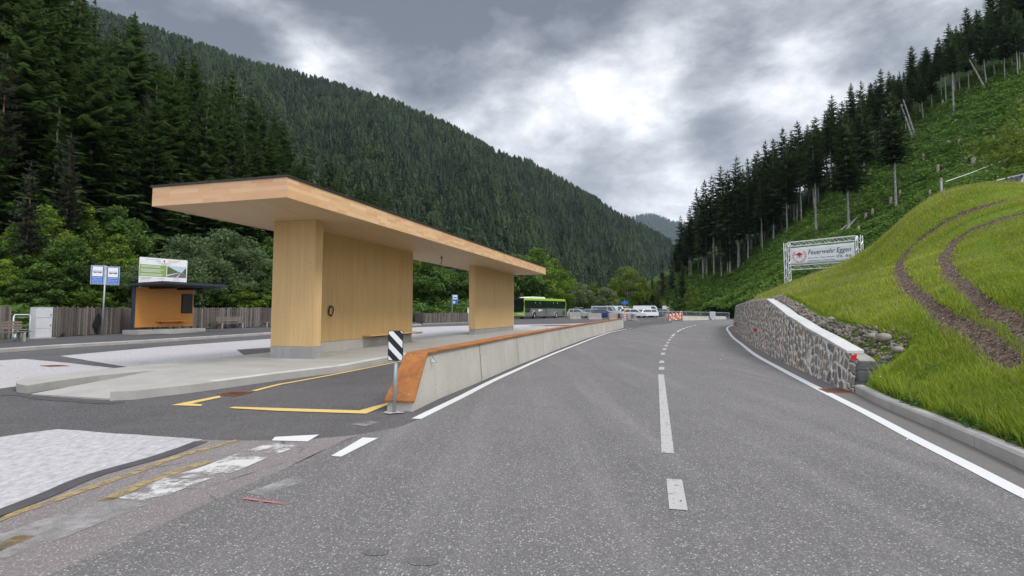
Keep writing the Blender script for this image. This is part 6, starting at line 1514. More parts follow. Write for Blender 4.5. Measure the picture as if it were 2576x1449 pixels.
def car(name, label, loc, rz, L_, Wd, Hc, paint, roof='hatch', glassm='glass', rack=False, van=False, group=None, cat='car', r=.32):
    t = thing(name, label, cat, loc, group, rz); h2 = Wd / 2; ins = lambda z: 0.0 if z < Hc * .60 else (z - Hc * .60) / (Hc * .40) * .20
    f = L_ / 2
    if van:
        cowl = {'van': .50, 'mini': .50}[roof]
        body = [(-f, .30), (-f + .02, Hc * .62), (-f + .12, Hc - .04), (-f + .25, Hc), (f - 1.75, Hc), (f - 1.50, Hc - .06), (f - .95, Hc * .60), (f - .22, Hc * .50), (f - .03, Hc * .38), (f, .34)]
        belt = Hc * .56; wtop = Hc - .16; A0 = (f - 1.62, wtop); A1 = (f - 1.02, Hc * .62)
        ins = lambda z: 0.0 if z < Hc * .5 else (z - Hc * .5) / (Hc * .5) * .10
    else:
        sl = {'hatch': (.95, .30), 'estate': (1.0, .25), 'sedan': (1.1, .75)}[roof]
        body = [(-f, .30), (-f + .03, Hc * .56), (-f + sl[1] * .35, Hc * .66), (-f + sl[1] + .10, Hc - .07), (-f + sl[1] + .45, Hc), (f - sl[0] - 1.05, Hc), (f - sl[0] - .70, Hc - .06), (f - sl[0] - .05, Hc * .64), (f - .30, Hc * .54), (f - .04, Hc * .42), (f, .32)]
    b = loc_mesh(t, 'body', paint, lambda m: prof(m, body, -h2, h2, ins), bevel=.035, smooth=False)
    if van:
        side = [[(-f + .30, belt), (-f + .32, wtop), (f - 2.35, wtop), (f - 2.35, belt)], [(f - 2.25, belt), (f - 2.25, wtop), (f - 1.70, wtop), (f - 1.10, belt)]]
        if roof == 'van': side = side[1:]
    else:
        bz = Hc * .64; tz = Hc - .10; xr = -f + sl[1] + .15; xf = f - sl[0] - .88; xb = f - sl[0] - .15
        mid = (xr + xf) / 2 - .05
        side = [[(xr - .05, bz), (xr + .12, tz), (mid - .04, tz), (mid - .04, bz)], [(mid + .04, bz), (mid + .04, tz), (xf, tz), (xb, bz)]]
    for s_ in (-1, 1):
        for poly in side:
            def bld(m, poly=poly, s_=s_):
                m.add([(x, s_ * (h2 - ins(z) + .006), z) for x, z in poly], [tuple(range(len(poly)))])
            loc_mesh(t, 'window', M[glassm], bld)
    if van: ws0, ws1 = (f - 1.50, Hc - .08), (f - .95, Hc * .61)
    else: ws0, ws1 = (f - sl[0] - .70, Hc - .07), (f - sl[0] - .07, Hc * .65)
    loc_mesh(t, 'windscreen', M[glassm], lambda m: m.add([(ws0[0] + .012, -h2 + ins(ws0[1]) + .10, ws0[1]), (ws0[0] + .012, h2 - ins(ws0[1]) - .10, ws0[1]), (ws1[0] + .014, h2 - ins(ws1[1]) - .08, ws1[1]), (ws1[0] + .014, -h2 + ins(ws1[1]) + .08, ws1[1])], [(0, 1, 2, 3)]))
    if not van: loc_mesh(t, 'rear_window', M[glassm], lambda m: m.add([(-f + sl[1] + .07, -h2 + .26, Hc - .10), (-f + sl[1] + .07, h2 - .26, Hc - .10), (-f + sl[1] * .4 - .02, h2 - .16, Hc * .69), (-f + sl[1] * .4 - .02, -h2 + .16, Hc * .69)], [(0, 1, 2, 3)]))
    for s_ in (-1, 1):
        hz = Hc * (.40 if van else .46)
        loc_mesh(t, 'headlight', M['lamp'], lambda m: m.box((f - .09, s_ * (h2 - .22), hz), (.16, .34, .15)), bevel=.03)
        loc_mesh(t, 'tail_light', M['red'], lambda m: m.box((-f + .04, s_ * (h2 - .12), Hc * .50), (.09, .20, .26)), bevel=.02)
        loc_mesh(t, 'wing_mirror', paint, lambda m: m.box((f - (1.35 if van else sl[0] + .28), s_ * (h2 + .08), Hc * .64), (.12, .17, .14)), bevel=.02)
        for x in (-f + .85, f - .85): wheel(t, x, s_ * (h2 - .12), r, .22, s_)
    loc_mesh(t, 'bumper', M['black'] if van else paint, lambda m: m.box((f - .02, 0, .38), (.14, Wd - .08, .22)), bevel=.04)
    loc_mesh(t, 'underbody', M['black'], lambda m: m.box((0, 0, .27), (L_ - .3, Wd - .25, .14)))
    if rack:
        for x in (-.55, .35): 
            loc_mesh(t, 'roof_bar', M['black'], lambda m: m.box((x, 0, Hc + .07), (.06, Wd - .2, .04)))
        loc_mesh(t, 'ski_rack', M['galv'], lambda m: (m.box((-.1, -.25, Hc + .15), (1.5, .1, .05)), m.box((-.1, .3, Hc + .15), (1.5, .1, .05)), m.box((-.35, 0, Hc + .22), (.3, .8, .05)), m.box((.35, 0, Hc + .22), (.3, .8, .05))))
    return t
def gp(vx, vy): 
    p = g(vx, vy); return p
def cat_(vx, d): return Vector(((vx - 1288) / 1390 * d, d, Gz(d)))
# silver hatchback etc. : rz is the heading (front) measured from +X
car('parked_car', 'silver hatchback with roof rack parked right behind the green bus', cat_(1457, 92), R(-28), 3.85, 1.68, 1.52, CP['silver'], 'hatch', rack=True)
car('parked_car', 'grey-green estate car between the silver hatchback and the blue car', cat_(1497, 97), R(-12), 4.5, 1.75, 1.50, CP['grey'], 'estate')
car('parked_car', 'dark blue hatchback parked before the white minibus', cat_(1521, 89), R(-25), 4.0, 1.72, 1.44, CP['blue'], 'hatch')
car('minibus', 'silver-white minibus with dark side windows behind the blue car', cat_(1524, 101), R(-18), 5.3, 1.95, 2.0, CP['silver'], 'mini', van=True, cat='minibus')
car('parked_van', 'white van half hidden right behind the minibus', cat_(1554, 108), R(-25), 5.0, 1.95, 2.05, CP['white'], 'van', van=True, cat='van')
car('parked_van', 'white van farthest back, above the yellow lamp', cat_(1567, 116), R(-30), 5.0, 1.95, 1.95, CP['white'], 'van', van=True, cat='van')
car('parked_car', 'white small car left of the white estate, in front of a red car', cat_(1598, 95), R(-25), 4.1, 1.75, 1.50, CP['white'], 'hatch')
car('parked_car', 'red car half hidden between white cars', cat_(1597, 103), R(-20), 4.0, 1.7, 1.5, CP['red'], 'hatch')
car('parked_car', 'white hatchback left in the back row of white cars', cat_(1584, 106), R(-25), 4.0, 1.7, 1.55, CP['white'], 'hatch')
car('parked_car', 'white estate car in front of the white panel van', cat_(1621, 97), R(200), 4.6, 1.8, 1.48, CP['white'], 'estate')
car('panel_van', 'white panel van with closed sides behind the white estate', cat_(1630, 103), R(-14), 5.6, 2.0, 2.05, CP['white'], 'van', van=True, cat='van')
car('parked_car', 'black estate car right of the white panel van', cat_(1661, 99), R(-20), 4.5, 1.78, 1.46, CP['dark'], 'estate')
car('parked_car', 'second black car farther back beside the grey board', cat_(1671, 106), R(-20), 4.4, 1.78, 1.5, CP['dark'], 'hatch')
# white van peeking over the meadow crest on the right
pv = at(2566, 452, 32.5)
car('parked_van', 'white van roof and windscreen showing over the meadow crest at the right edge', (pv.x + .25, pv.y, pv.z - 1.95 + .18), R(180 + 8), 4.8, 1.9, 2.0, CP['white'], 'mini', van=True, cat='van')

# green bus
Fp = cat_(1319, 84.2); Fp = Vector((Fp.x, Fp.y, Gz(85))); hd = Vector((-.585, -.811, 0)).normalized(); lf = Vector((-.811, .585, 0))   # lf: to the bus's far side
LB_, WB_, HB3 = 12.6, 2.5, 3.22
ctr = Fp - hd * (LB_ / 2) + lf * (WB_ / 2)
bus = thing('bus', 'lime green and grey coach with black windows standing behind the far timber pier', 'bus', ctr, None, math.atan2(hd.y, hd.x))
h2 = WB_ / 2; f = LB_ / 2     # visible side: local -lf ; local y axis = z x hd
sgn = 1 if Vector((-hd.y, hd.x, 0)).dot(-lf) > 0 else -1   # +1 if visible side is +y
rb_ = [(-f, .38), (-f - .0, 2.6), (-f + .12, 3.1), (-f + .3, HB3), (f - .35, HB3), (f - .1, 3.05), (f - .02, 1.5), (f, .38)]
loc_mesh(bus, 'body', CP['lime'], lambda m: prof(m, rb_, -h2, h2, lambda z: 0 if z < 2.9 else (z - 2.9) * .35), bevel=.06)
for s_ in (-1, 1):
    y = s_ * (h2 + .008)
    sideq = lambda x0, x1, z0, z1, o=0.0: (lambda m: m.hexa([(x0, y + s_ * o, z0), (x1, y + s_ * o, z0), (x1, y + s_ * (o + .01), z0), (x0, y + s_ * (o + .01), z0), (x0, y + s_ * o, z1), (x1, y + s_ * o, z1), (x1, y + s_ * (o + .01), z1), (x0, y + s_ * (o + .01), z1)]))
    loc_mesh(bus, 'window_band', M['glass_bus'], sideq(-f + .22, f - .12, 1.62, 2.86))
    loc_mesh(bus, 'driver_window', M['glass_bus'], lambda m: m.extr([(f - 1.55, y, 1.62), (f - .12, y, 1.62), (f - .12, y, 1.05), (f - .95, y, .95), (f - 1.55, y, 1.15)], (0, s_ * .01, 0)))
    lp = loc_mesh(bus, 'lower_panel', CP['busgrey'], lambda m: m.extr([(f - .06, y, .36), (f - .06, y, 1.02), (f - .92, y, .93), (f - 1.6, y, 1.12), (f - 1.6, y, 1.60), (f - 5.6, y, 1.60), (f - 5.6, y, .36)], (0, s_ * .006, 0)), label='dark grey front half of the side')
    loc_mesh(bus, 'lower_panel', CP['busgrey2'], sideq(-f + .2, f - 5.61, .36, 1.60, 0), label='lighter grey rear half of the side')
    hexs = []
    rh = random.Random(3)
    def hx_(m):
        for i in range(5):
            for j in range(4):
                r_ = .13 * (1 - .22 * j) ; cx_ = f - 5.9 - j * .45 - (.22 if i % 2 else 0); cz = .52 + i * .24
                m.extr([(cx_ + r_ * math.cos(k * 1.047 + .52), y + s_ * .011, cz + r_ * math.sin(k * 1.047 + .52)) for k in range(6)], (0, s_ * .004, 0))
    loc_mesh(bus, 'hexagon_pattern', M['flash'], hx_)
    def logo(m):
        m.box((f - 4.2, y + s_ * .014, 1.32), (.55, .01, .30)); m.box((f - 4.75, y + s_ * .014, 1.36), (.40, .01, .16)); m.box((f - 2.5, y + s_ * .014, 1.25), (.7, .01, .06))
    loc_mesh(bus, 'side_mark', M['white'], logo)
    loc_mesh(bus, 'vent_grille', M['flash'], lambda m: [m.box((-f + .85, y + s_ * .014, .65 + k * .18), (1.0, .01, .10)) for k in range(4)])
    for k, x in enumerate((f - 3.0, f - 4.4, -f + 4.2, -f + 2.9)): loc_mesh(bus, 'window_dot', M['white'], lambda m: m.box((x, y + s_ * .014, 2.52), (.11, .01, .12)))
    for x, st in ((f - 2.75, R(14)), (-f + 3.3, 0)):
        loc_mesh(bus, 'wheel_arch', M['galv'], lambda m: m.tube([(x + .62 * math.cos(a), y + s_ * .012, .50 + .62 * math.sin(a)) for a in [math.pi * i / 10 for i in range(11)]], .035, 5))
        loc_mesh(bus, 'arch_shadow', M['black'], lambda m: m.extr([(x + .60 * math.cos(a), y, .50 + .60 * math.sin(a)) for a in [-.4 + (math.pi + .8) * i / 12 for i in range(13)]], (0, s_ * .009, 0)))
        wheel(bus, x, s_ * (h2 - .10), .50, .30, s_, st)
loc_mesh(bus, 'windscreen', M['glass_bus'], lambda m: m.extr([(f + .012, -h2 + .12, 1.18), (f + .012, -h2 * .5, 1.02), (f + .012, h2 * .5, 1.02), (f + .012, h2 - .12, 1.18), (f - .08, h2 - .14, 3.02), (f - .08, -h2 + .14, 3.02)], (.02, 0, 0)))
loc_mesh(bus, 'destination_box', M['flash'], lambda m: m.box((f - .12, 0, 3.08), (.30, WB_ - .35, .28)), bevel=.04)
loc_mesh(bus, 'number_plate', M['white'], lambda m: m.box((f + .03, .35, .78), (.02, .9, .18)))
loc_mesh(bus, 'roof_unit', M['white'], lambda m: prof(m, [(f - 1.6, HB3 - .02), (f - 1.8, HB3 + .16), (f - 3.2, HB3 + .26), (f - 6.4, HB3 + .24), (f - 6.7, HB3 - .02)], -.85, .85), bevel=.03)
loc_mesh(bus, 'underbody', M['black'], lambda m: m.box((0, 0, .36), (LB_ - .6, WB_ - .3, .28)))
for s_ in (-1, 1):
    loc_mesh(bus, 'headlight', M['lamp'], lambda m: m.box((f - .0, s_ * (h2 - .35), .72), (.06, .5, .16)), bevel=.02)
    loc_mesh(bus, 'wing_mirror', M['black'], lambda m: (m.tube([(f - .1, s_ * (h2 - .1), 3.0), (f + .35, s_ * (h2 + .1), 2.85), (f + .38, s_ * (h2 + .12), 2.5)], .03, 5), m.box((f + .38, s_ * (h2 + .12), 2.25), (.14, .22, .5))))

# ---------------------------------------------------------------- yard barriers, boards, posts
def jersey(lab, vx0, vx1, d, dr=0.0, w0=.50, h=.95, mat='oldconc', wt=.22):
    a = cat_(vx0, d); b = cat_(vx1, d + dr); t_ = (b - a); t_.z = 0; Lq = t_.length; t_.normalize(); n = Vector((-t_.y, t_.x, 0)); z0 = a.z
    sec = [(-w0 / 2, 0), (-w0 / 2, .12), (-wt / 2 - .06, .30), (-wt / 2, h), (wt / 2, h), (wt / 2 + .06, .30), (w0 / 2, .12), (w0 / 2, 0)]
    m = MB(); vs = [a + n * s_ + Vector((0, 0, z)) for s_, z in sec] + [a + t_ * Lq + n * s_ + Vector((0, 0, z)) for s_, z in sec]; k = 8
    m.add(vs, [tuple(range(k)), tuple(range(k, 2 * k))[::-1]] + [(i, (i + 1) % k, (i + 1) % k + k, i + k) for i in range(k)])
    o = m.build('concrete_barrier', M[mat], loc=a, bevel=.012); tag(o, lab, 'concrete barrier'); return o
jersey('brownish concrete block at the rear corner of the bus', 1431, 1458, 82, 2)
jersey('weathered concrete block in front of the grey estate car', 1478, 1511, 80, 1)
jersey('longest concrete block in front of the minibus', 1530, 1556, 78, 1)
jersey('concrete block just left of the red and white striped post', 1562, 1569, 77, 1)
jersey('concrete block just right of the red and white striped post', 1576, 1590, 76, 2)
jersey('short concrete end block with the sloping foot at the car park entrance', 1588, 1597, 75, -2.0, .9, .85)
jersey('grey concrete end block left of the red and white board', 1673, 1681, 72.5, 2)
# long barrier on the bend with mesh fence
A0 = g(1718, 806.6); A1 = g(1828, 803.2); m = MB(); lbz = thing('concrete_barrier', 'long low pale concrete barrier on the outside of the bend', 'concrete barrier', A0)
t_ = (A1 - A0); t_.z = 0; t_.normalize(); n = Vector((-t_.y, t_.x, 0))
z_ = lambda p: Gz(p.y)
m.hexa([Vector((p.x, p.y, z_(p))) for p in (A0, A1, A1 + n * .5, A0 + n * .5)] + [Vector((p.x, p.y, z_(p) + h)) for p, h in ((A0 + n * .1, .72), (A1 + n * .1, .42), (A1 + n * .4, .42), (A0 + n * .4, .72))]).build('barrier_body', M['conc'], lbz, bevel=.01)
m = MB(); m.hexa([Vector((p.x, p.y, z_(p) + h)) for p, h in ((A0 + n * .02, .723), (A0.lerp(A1, .62) + n * .02, .555), (A0.lerp(A1, .62) + n * .5, .555), (A0 + n * .5, .723))] + [Vector((p.x, p.y, z_(p) + h)) for p, h in ((A0 + n * .02, .78), (A0.lerp(A1, .62) + n * .02, .61), (A0.lerp(A1, .62) + n * .5, .61), (A0 + n * .5, .78))]).build('cap_board', M['flash'], lbz)
ms = thing('mesh_fence', 'low wire mesh construction fence above the long barrier on the bend', 'mesh fence', A0 + n * 2.0)
m = MB(); fw = MB(); nseg = 5
a, b = at(1655, 782, 80), at(1834, 786, 80); 
for i in range(nseg + 1):
    p = a.lerp(b, i / nseg); MB().tube([(p.x, p.y, Gz(p.y)), (p.x, p.y, p.z)], .03, 5).build('post', M['galv'], ms)
for k in range(2):
    m.tube([a - Vector((0, 0, .04 + .9 * k)), b - Vector((0, 0, .04 + .75 * k))], .022, 4)
m.build('rail', M['galv'], ms)
for i in range(60):
    p = a.lerp(b, i / 59); fw.tube([(p.x, p.y, Gz(p.y) + .1), (p.x, p.y, p.z - .04)], .006, 3, False)
for k in range(8): fw.tube([a - Vector((0, 0, .15 + .16 * k)), b - Vector((0, 0, .15 + .13 * k))], .006, 3, False)
fw.build('wire_mesh', M['galv'], ms)
# red and white board
q0 = g(1681, 807.5); q1 = g(1716, 806.8); t_ = (q1 - q0); Lq = t_.length; t_.normalize(); n = Vector((-t_.y, t_.x, 0)); up = Vector((0, 0, 1))
wb = thing('traffic_barrier', 'red and white striped plastic road barrier panels leaning before the car park', 'traffic barrier', q0)
P = lambda x, z, o=0: q0 + t_ * x - n * (.04 + o) + up * (z + x * .06)
MB().extr([P(.05, .62), P(Lq, .62), P(Lq - .05, .98), P(.10, .86)], n * .03).build('striped_board', M['red'], wb)
m = MB()
for k in range(4): x = .25 + k * Lq * .235; m.extr([P(x, .65, .005), P(x + Lq * .11, .65, .005), P(x + Lq * .11, .87, .005), P(x, .84, .005)], n * .003)
m.build('white_square', M['white'], wb)
m = MB(); mw = MB()
for r_ in range(3):
    for k in range(6):
        x = .1 + k * (Lq - .2) / 6; (m if (k + r_) % 3 else mw).extr([P(x, .05 + .19 * r_, .0), P(x + (Lq - .2) / 6 * .72, .05 + .19 * r_), P(x + (Lq - .2) / 6 * .72, .19 + .19 * r_), P(x, .19 + .19 * r_)], n * .04)
m.build('orange_slats', M['orangep'], wb); mw.build('white_slats', M['white'], wb)
for x in (.08, Lq - .1): MB().extr([P(x, 0), P(x + .07, 0), P(x + .07, .85), P(x, .85)], n * .06).build('foot', M['red'], wb)
c0 = g(1715, 806.5) ; cz = c0 + up * .78; o = thing('chevron_marker', 'small black and white chevron board on the barrier end by the bend', 'road marker', cz)
MB().extr([cz + t_ * -.25 + up * .35, cz + t_ * .15 - up * .05, cz + t_ * .32 + up * .05, cz + t_ * -.05 + up * .48], n * .03).build('panel', M['white'], o)
MB().extr([cz + t_ * -.16 + up * .36 - n * .005, cz + t_ * .19 - up * .0 - n * .005, cz + t_ * .24 + up * .03 - n * .005, cz + t_ * -.10 + up * .41 - n * .005], n * .003).build('black_bar', M['black'], o)
# striped post with yellow lamp, and the sign pole
pp = cat_(1571.5, 76); sp_ = thing('striped_post', 'red and white striped board with yellow warning lamp between the concrete blocks', 'warning post', pp)
MB().box(pp + up * .62, (.26, .05, 1.24)).build('striped_board', M['white'], sp_); m = MB()
for k in range(4): z = .08 + k * .31; m.extr([pp + Vector((-.13, -.032, z)), pp + Vector((.13, -.032, z + .12)), pp + Vector((.13, -.032, z + .26)), pp + Vector((-.13, -.032, z + .14))], (0, -.004, 0))
m.build('red_stripe', M['red'], sp_); MB().tube([pp + up * 1.24, pp + up * 1.30, pp + up * 1.52, pp + up * 1.56], [.08, .11, .11, .06], 12).build('warning_lamp', M['yellow'], sp_, smooth=True)
pq = cat_(1571.5, 84); dp = thing('direction_sign', 'blue finger signs on a tall thin pole above the white vans', 'sign', pq)
MB().tube([pq, pq + up * 2.9], .035, 6).build('pole', M['galv'], dp); 
for z in (2.25, 2.5): MB().extr([pq + Vector((-.5, -.04, z)), pq + Vector((.45, -.04, z)), pq + Vector((.56, -.04, z + .09)), pq + Vector((.45, -.04, z + .18)), pq + Vector((-.5, -.04, z + .18))], (0, .03, 0)).build('sign_panel', M['blue'], dp)
# grey board, transformer box, dark display
gb = cat_(1671, 90); o = thing('grey_board', 'small grey panel on posts above the black cars', 'board', gb)
MB().box(gb + up * 1.75, (.68, .06, .55)).build('panel', M['offwhite'], o); [MB().tube([gb + Vector((x, .06, 0)), gb + Vector((x, .06, 1.9))], .03, 5).build('post', M['galv'], o) for x in (-.25, .25)]
gb = at(1792, 793, 79); gb.z = Gz(79) + .25; o = thing('grey_cabinet', 'grey blue cabinet behind the long barrier on the bend', 'cabinet', gb); MB().box(gb + up * .45, (.75, .4, .9)).build('cabinet_body', M['offwhite'], o, bevel=.02); MB().box(gb + up * .45 - Vector((0, .205, 0)), (.62, .02, .74)).build('door', M['galv'], o)
gb = cat_(1559, 77.5); o = thing('dark_container', 'dark blue narrow container with a pale middle bar between the concrete blocks', 'container', gb)
MB().box(gb + up * .45, (.62, .4, .9)).build('container_body', M['anthracite'], o, bevel=.01); MB().box(gb + up * .45 - Vector((0, .21, 0)), (.07, .02, .88)).build('middle_bar', M['white'], o)
# concrete block with bumps, far bus stop sign, hydrant, white post
cb = g(1129, 812.3); o = thing('concrete_block', 'pale concrete block with round studs on top beside the far bus stop sign', 'concrete block', cb)
wcb = 28 / 1390 * cb.y; hcb = .60; MB().box(cb + up * (hcb / 2 + .02), (wcb, .6, hcb), (A_.cross(up) * -1 * -1, A_)).build('block_body', M['conc'], o, bevel=.015)
for k in range(3):
    s_ = cb + A_.cross(up) * ((k - 1) * wcb * .3) + up * (hcb + .02); MB().tube([s_, s_ + up * .06, s_ + up * .11], [.14, .12, .06], 10).build('stud', M['conc'], o)
q = g(1137, 811); fs_ = thing('bus_stop_sign', 'small blue bus stop sign on a pole seen through the shelter opening', 'bus stop sign', q)
d = q.y; ztop = 1.5 + (785 - 741) / 1390 * d; zbot = 1.5 + (785 - 765.5) / 1390 * d
MB().tube([q, Vector((q.x, q.y, ztop + .02))], .035, 8).build('pole', M['galv'], fs_); hgt = ztop - zbot; ww = 14 / 1390 * d
MB().box((q.x + ww / 2 + .03, q.y, (ztop + zbot) / 2), (ww, .04, hgt)).build('sign_panel', M['blue'], fs_); MB().box((q.x + ww / 2 + .03, q.y - .024, zbot + hgt * .72), (ww * .74, .006, hgt * .42)).build('white_field', M['white'], fs_)
m = MB(); m.box((q.x + ww / 2 + .03, q.y - .030, zbot + hgt * .70), (ww * .52, .004, hgt * .09)); m.build('bus_symbol', M['black'], fs_); MB().box((q.x + ww * .30 + .03, q.y - .024, zbot + hgt * .20), (ww * .42, .006, hgt * .24)).build('timetable', M['offwhite'], fs_)
hy = g(1166, 810); o = thing('hydrant', 'small orange-yellow hydrant by the low grey fence', 'hydrant', hy); MB().tube([hy, hy + up * .35, hy + up * .42, hy + up * .55, hy + up * .62], [.10, .10, .14, .12, .05], 10).build('body', M['yellow'], o, smooth=True); MB().tube([hy + Vector((-.18, 0, .38)), hy + Vector((.18, 0, .38))], .05, 8).build('outlet', M['orangep'], o)
wp = g(1180.5, 812); zt_ = 1.5 + (785 - 775) / 1390 * wp.y; o = thing('white_pillar', 'white square pillar left of the far timber pier', 'pillar', wp); MB().box((wp.x, wp.y, (zt_ + wp.z) / 2), (.42, .4, zt_ - wp.z)).build('shaft', M['white'], o, bevel=.01); MB().box((wp.x, wp.y, zt_ + .03), (.48, .46, .06)).build('cap', M['offwhite'], o)
cn = g(1655.5, 800.5)

# ---------------------------------------------------------------- person by the barrier
def person(loc, rz):
    t = thing('person', 'person in grey jacket and white cap standing behind the red and white board', 'person', loc, None, rz)
    J = {'pel': (0, 0, .95), 'che': (0, .01, 1.30), 'nek': (0, 0, 1.47), 'hea': (0, -.01, 1.62), 'top': (0, 0, 1.74),
         'shl': (-.19, 0, 1.40), 'ell': (-.25, .02, 1.13), 'wrl': (-.20, -.15, .95), 'hal': (-.19, -.20, .90), 'shr': (.19, 0, 1.40), 'elr': (.25, .02, 1.13), 'wrr': (.22, -.12, .93), 'har': (.21, -.16, .87),
         'hil': (-.10, 0, .90), 'knl': (-.11, -.02, .50), 'anl': (-.11, .02, .09), 'tol': (-.12, -.15, .04), 'hir': (.10, 0, .90), 'knr': (.11, -.02, .50), 'anr': (.11, .02, .09), 'tor': (.12, -.15, .04)}
    Rd = dict(pel=.14, che=.15, nek=.06, hea=.10, top=.07, shl=.075, ell=.05, wrl=.035, hal=.035, shr=.075, elr=.05, wrr=.035, har=.035, hil=.10, knl=.065, anl=.045, tol=.04, hir=.10, knr=.065, anr=.045, tor=.04)
    E = [('pel', 'che'), ('che', 'nek'), ('nek', 'hea'), ('hea', 'top'), ('che', 'shl'), ('shl', 'ell'), ('ell', 'wrl'), ('wrl', 'hal'), ('che', 'shr'), ('shr', 'elr'), ('elr', 'wrr'), ('wrr', 'har'), ('pel', 'hil'), ('hil', 'knl'), ('knl', 'anl'), ('anl', 'tol'), ('pel', 'hir'), ('hir', 'knr'), ('knr', 'anr'), ('anr', 'tor')]
    def sk(name, keys, edges, mat, grow=0.0):
        me = bpy.data.meshes.new(name); ks = list(keys); me.from_pydata([J[k] for k in ks], [(ks.index(a), ks.index(b)) for a, b in edges], []); me.materials.append(mat)
        o = bpy.data.objects.new(name, me); C.objects.link(o); o.parent = t; md = o.modifiers.new('Skin', 'SKIN'); 
        if not me.skin_vertices: me.attributes
        bm = bmesh.new(); bm.from_mesh(me); ly = bm.verts.layers.skin.verify()
        for v, k in zip(bm.verts, ks): v[ly].radius = (Rd[k] + grow,) * 2; v[ly].use_root = (k == ks[0])
        bm.to_mesh(me); bm.free(); s2 = o.modifiers.new('Sub', 'SUBSURF'); s2.levels = s2.render_levels = 1; return o
    skin = pm('skin', (.45, .27, .20), .05, 6, .5); sk('body', J.keys(), E, skin)
    sk('jacket', ['pel', 'che', 'shl', 'ell', 'wrl', 'shr', 'elr', 'wrr'], [e for e in E if set(e) <= {'pel', 'che', 'shl', 'ell', 'wrl', 'shr', 'elr', 'wrr'}], pm('grey_cloth', (.22, .22, .23), .15, 8, .85), .02)
    sk('trousers', ['pel', 'hil', 'knl', 'anl', 'hir', 'knr', 'anr'], [e for e in E if set(e) <= {'pel', 'hil', 'knl', 'anl', 'hir', 'knr', 'anr'}], pm('dark_cloth', (.05, .055, .07), .15, 8, .85), .018)
    m = MB(); m.tube([(0, -.01, 1.69), (0, -.01, 1.74), (0, 0, 1.80)], [.115, .11, .05], 12); m.box((0, -.13, 1.695), (.15, .12, .02)); c = m.build('cap', M['white'], None); c.parent = t
pl_ = cat_(1679, 86); person((pl_.x, pl_.y, pl_.z), R(10))

# ---------------------------------------------------------------- banner on a truss frame
bl0 = at(1983, 720, 35); ztop = at(1983, 611, 35).z; br0 = at(2161, 600, 31.6)
ux = Vector((br0.x - bl0.x, br0.y - bl0.y, 0)); WT = ux.length; ux.normalize(); nr = Vector((ux.y, -ux.x, 0)); 
bn_ = thing('banner_frame', 'aluminium truss frame carrying a white festival banner on the meadow crest', 'banner', (bl0.x, bl0.y, bl0.z))
def truss(name, a, b, w=.27, up_=None, lab=None):
    a = Vector(a); b = Vector(b); d_ = (b - a).normalized(); u = up_ or Vector((0, 0, 1)); u = (u - d_ * u.dot(d_)).normalized(); v = d_.cross(u); L_ = (b - a).length; m = MB(); c4 = [(1, 1), (-1, 1), (-1, -1), (1, -1)]
    for s_, t_ in c4: m.tube([a + (u * s_ + v * t_) * w / 2, b + (u * s_ + v * t_) * w / 2], .026, 6)
    n_ = max(2, int(L_ / .27))
    for k in range(n_):
        for i in range(4):
            s0 = c4[i]; s1 = c4[(i + 1) % 4]
            if k % 2: s0, s1 = s1, s0
            m.tube([a + d_ * (L_ * k / n_) + (u * s0[0] + v * s0[1]) * w / 2, a + d_ * (L_ * (k + 1) / n_) + (u * s1[0] + v * s1[1]) * w / 2], .011, 4, False)
    return m.build(name, M['alu'], bn_, label=lab)
OB = Vector((bl0.x, bl0.y, 0))
truss('truss_leg', OB + up * (bl0.z - .4), OB + up * ztop, up_=ux); truss('truss_leg', OB + ux * WT + up * (bl0.z - .2), OB + ux * WT + up * ztop, up_=ux)
truss('truss_beam', OB + ux * .15 + up * (ztop - .135), OB + ux * (WT - .15) + up * (ztop - .135)); zl = ztop - 1.62
truss('truss_beam', OB + ux * .15 + up * zl, OB + ux * (WT - .15) + up * zl)
x0, x1, z0, z1 = .24, WT - .25, zl + .22, ztop - .37; WB2, HB4 = x1 - x0, z1 - z0
P = lambda x, z, o=0.0: OB + ux * (x0 + x) + up * (z0 + z) + nr * (.02 + o)
mm = MB(); nx = 24
for i in range(nx + 1):
    for j in range(7): mm.v.append(tuple(P(WB2 * i / nx, HB4 * j / 6, .010 * math.sin(i * .9 + j * .7) * (1 if 0 < i < nx and 0 < j < 6 else 0))))
for i in range(nx):
    for j in range(6): mm.f.append((i * 7 + j, (i + 1) * 7 + j, (i + 1) * 7 + j + 1, i * 7 + j + 1)); mm.mi.append(0)
ban = mm.build('banner_cloth', M['banner'], bn_, smooth=True); sd_ = ban.modifiers.new('Solid', 'SOLIDIFY'); sd_.thickness = .006
M['ink'] = pm('banner_ink', (.035, .045, .11), .05, 4, .6, .3, 0, 0); M['redink'] = pm('banner_red', (.55, .03, .04), .05, 4, .6, .3, 0, 0)
def t_on(s_, x, z, size, width, shear=0, name='lettering'): return text_on(ban, s_, P(x, z, .022), ux, up, size, M['ink'], shear, width, name)
t_on('Feuerwehr Eggen', WB2 * .285, HB4 * .52, HB4 * .40, WB2 * .66, .25)
t_on('Sommerfest - Festa campestre', WB2 * .29, HB4 * .27, HB4 * .12, WB2 * .42, 0)
t_on('in Birchabruck - a Ponte Nova', WB2 * .29, HB4 * .10, HB4 * .12, WB2 * .42, 0)
t_on('07.06. - 08.06.', WB2 * .735, HB4 * .21, HB4 * .23, WB2 * .225, 0)
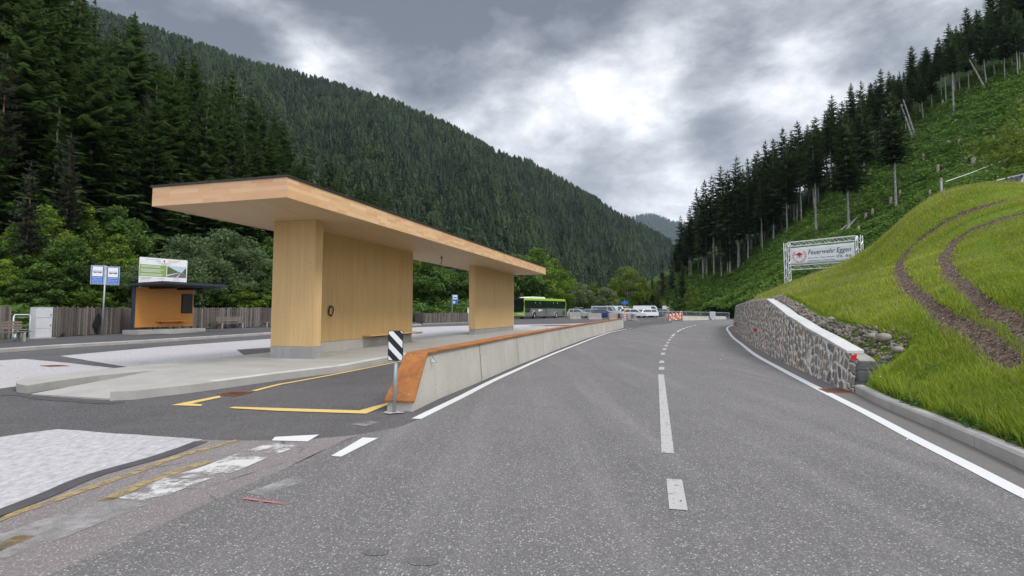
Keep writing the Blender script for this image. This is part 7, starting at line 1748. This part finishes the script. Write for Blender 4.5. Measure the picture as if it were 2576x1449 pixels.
# emblem: laurel wreath round a fire helmet with crossed tools
em = MB(); cx_, cz_, rw_ = WB2 * .145, HB4 * .49, HB4 * .36
def ell(cx, cz, a, b, ang, n=8): return [P(cx + a * math.cos(t) * math.cos(ang) - b * math.sin(t) * math.sin(ang), cz + a * math.cos(t) * math.sin(ang) + b * math.sin(t) * math.cos(ang), .022) for t in [6.2832 * k / n for k in range(n)]]
for s_ in (-1, 1):
    for k in range(8):
        th = R(-80 + 17 * k); x_, z_2 = cx_ + s_ * rw_ * 1.05 * math.cos(th), cz_ + rw_ * math.sin(th)
        for o_ in (-1, 1):
            an = th + math.pi / 2 + o_ * .55; an = an if s_ > 0 else math.pi - an
            em.quad(*ell(x_ + o_ * s_ * .030 * math.cos(th), z_2 + o_ * .030 * math.sin(th), .050, .017, an))
em.build('laurel_wreath', M['redink'], ban); hm = MB()
hm.quad(*[P(cx_ + .15 * math.cos(t), cz_ + .06 + .15 * math.sin(t), .022) for t in [math.pi * k / 10 for k in range(11)]]); hm.quad(P(cx_ - .22, cz_ + .06, .022), P(cx_ + .20, cz_ + .02, .022), P(cx_ + .20, cz_ + .05, .022), P(cx_ - .16, cz_ + .10, .022))
for a_, l_ in ((-90, .20), (-40, .24), (-140, .26), (28, .30), (155, .28)):
    a_ = R(a_); dx, dz = math.cos(a_), math.sin(a_); px, pz = -dz * .012, dx * .012; hm.quad(P(cx_ + px, cz_ + pz, .0225), P(cx_ - px, cz_ - pz, .0225), P(cx_ + dx * l_ - px, cz_ + dz * l_ - pz, .0225), P(cx_ + dx * l_ + px, cz_ + dz * l_ + pz, .0225))
hm.quad(*ell(cx_ - .25, cz_ + .10, .05, .03, 1.0)); hm.build('helmet_emblem', M['redink'], ban)
# post with the handrail higher up
pp = at(2369, 492, 30.0); o = thing('metal_post', 'blue-grey steel post on the meadow crest with a rail rising to the right', 'post', pp)
MB().tube([pp - up * .5, pp + up * .80], .06, 8).build('post', M['galv'], o); MB().tube([at(2379, 457, 30.2), at(2440, 436, 31.2), at(2500, 412, 32.6), at(2543, 397, 33.6)], .022, 6).build('rail', M['alu'], o)

# ---------------------------------------------------------------- air
hz_ = MB(); hz_.hexa([(x, y, z) for z in (-3, 1080) for x, y in ((-2700, -70), (2700, -70), (2700, 6200), (-2700, 6200))])
hm_ = bpy.data.materials.new('haze_air'); hm_.use_nodes = True; hn = hm_.node_tree
for n_ in list(hn.nodes):
    if n_.type != 'OUTPUT_MATERIAL': hn.nodes.remove(n_)
pv_ = hn.nodes.new('ShaderNodeVolumePrincipled'); pv_.inputs['Density'].default_value = .00005; pv_.inputs['Color'].default_value = (.70, .84, 1.0, 1)
hn.links.new(pv_.outputs[0], hn.nodes['Material Output'].inputs['Volume'])
hz_.build('haze', hm_, kind='stuff')
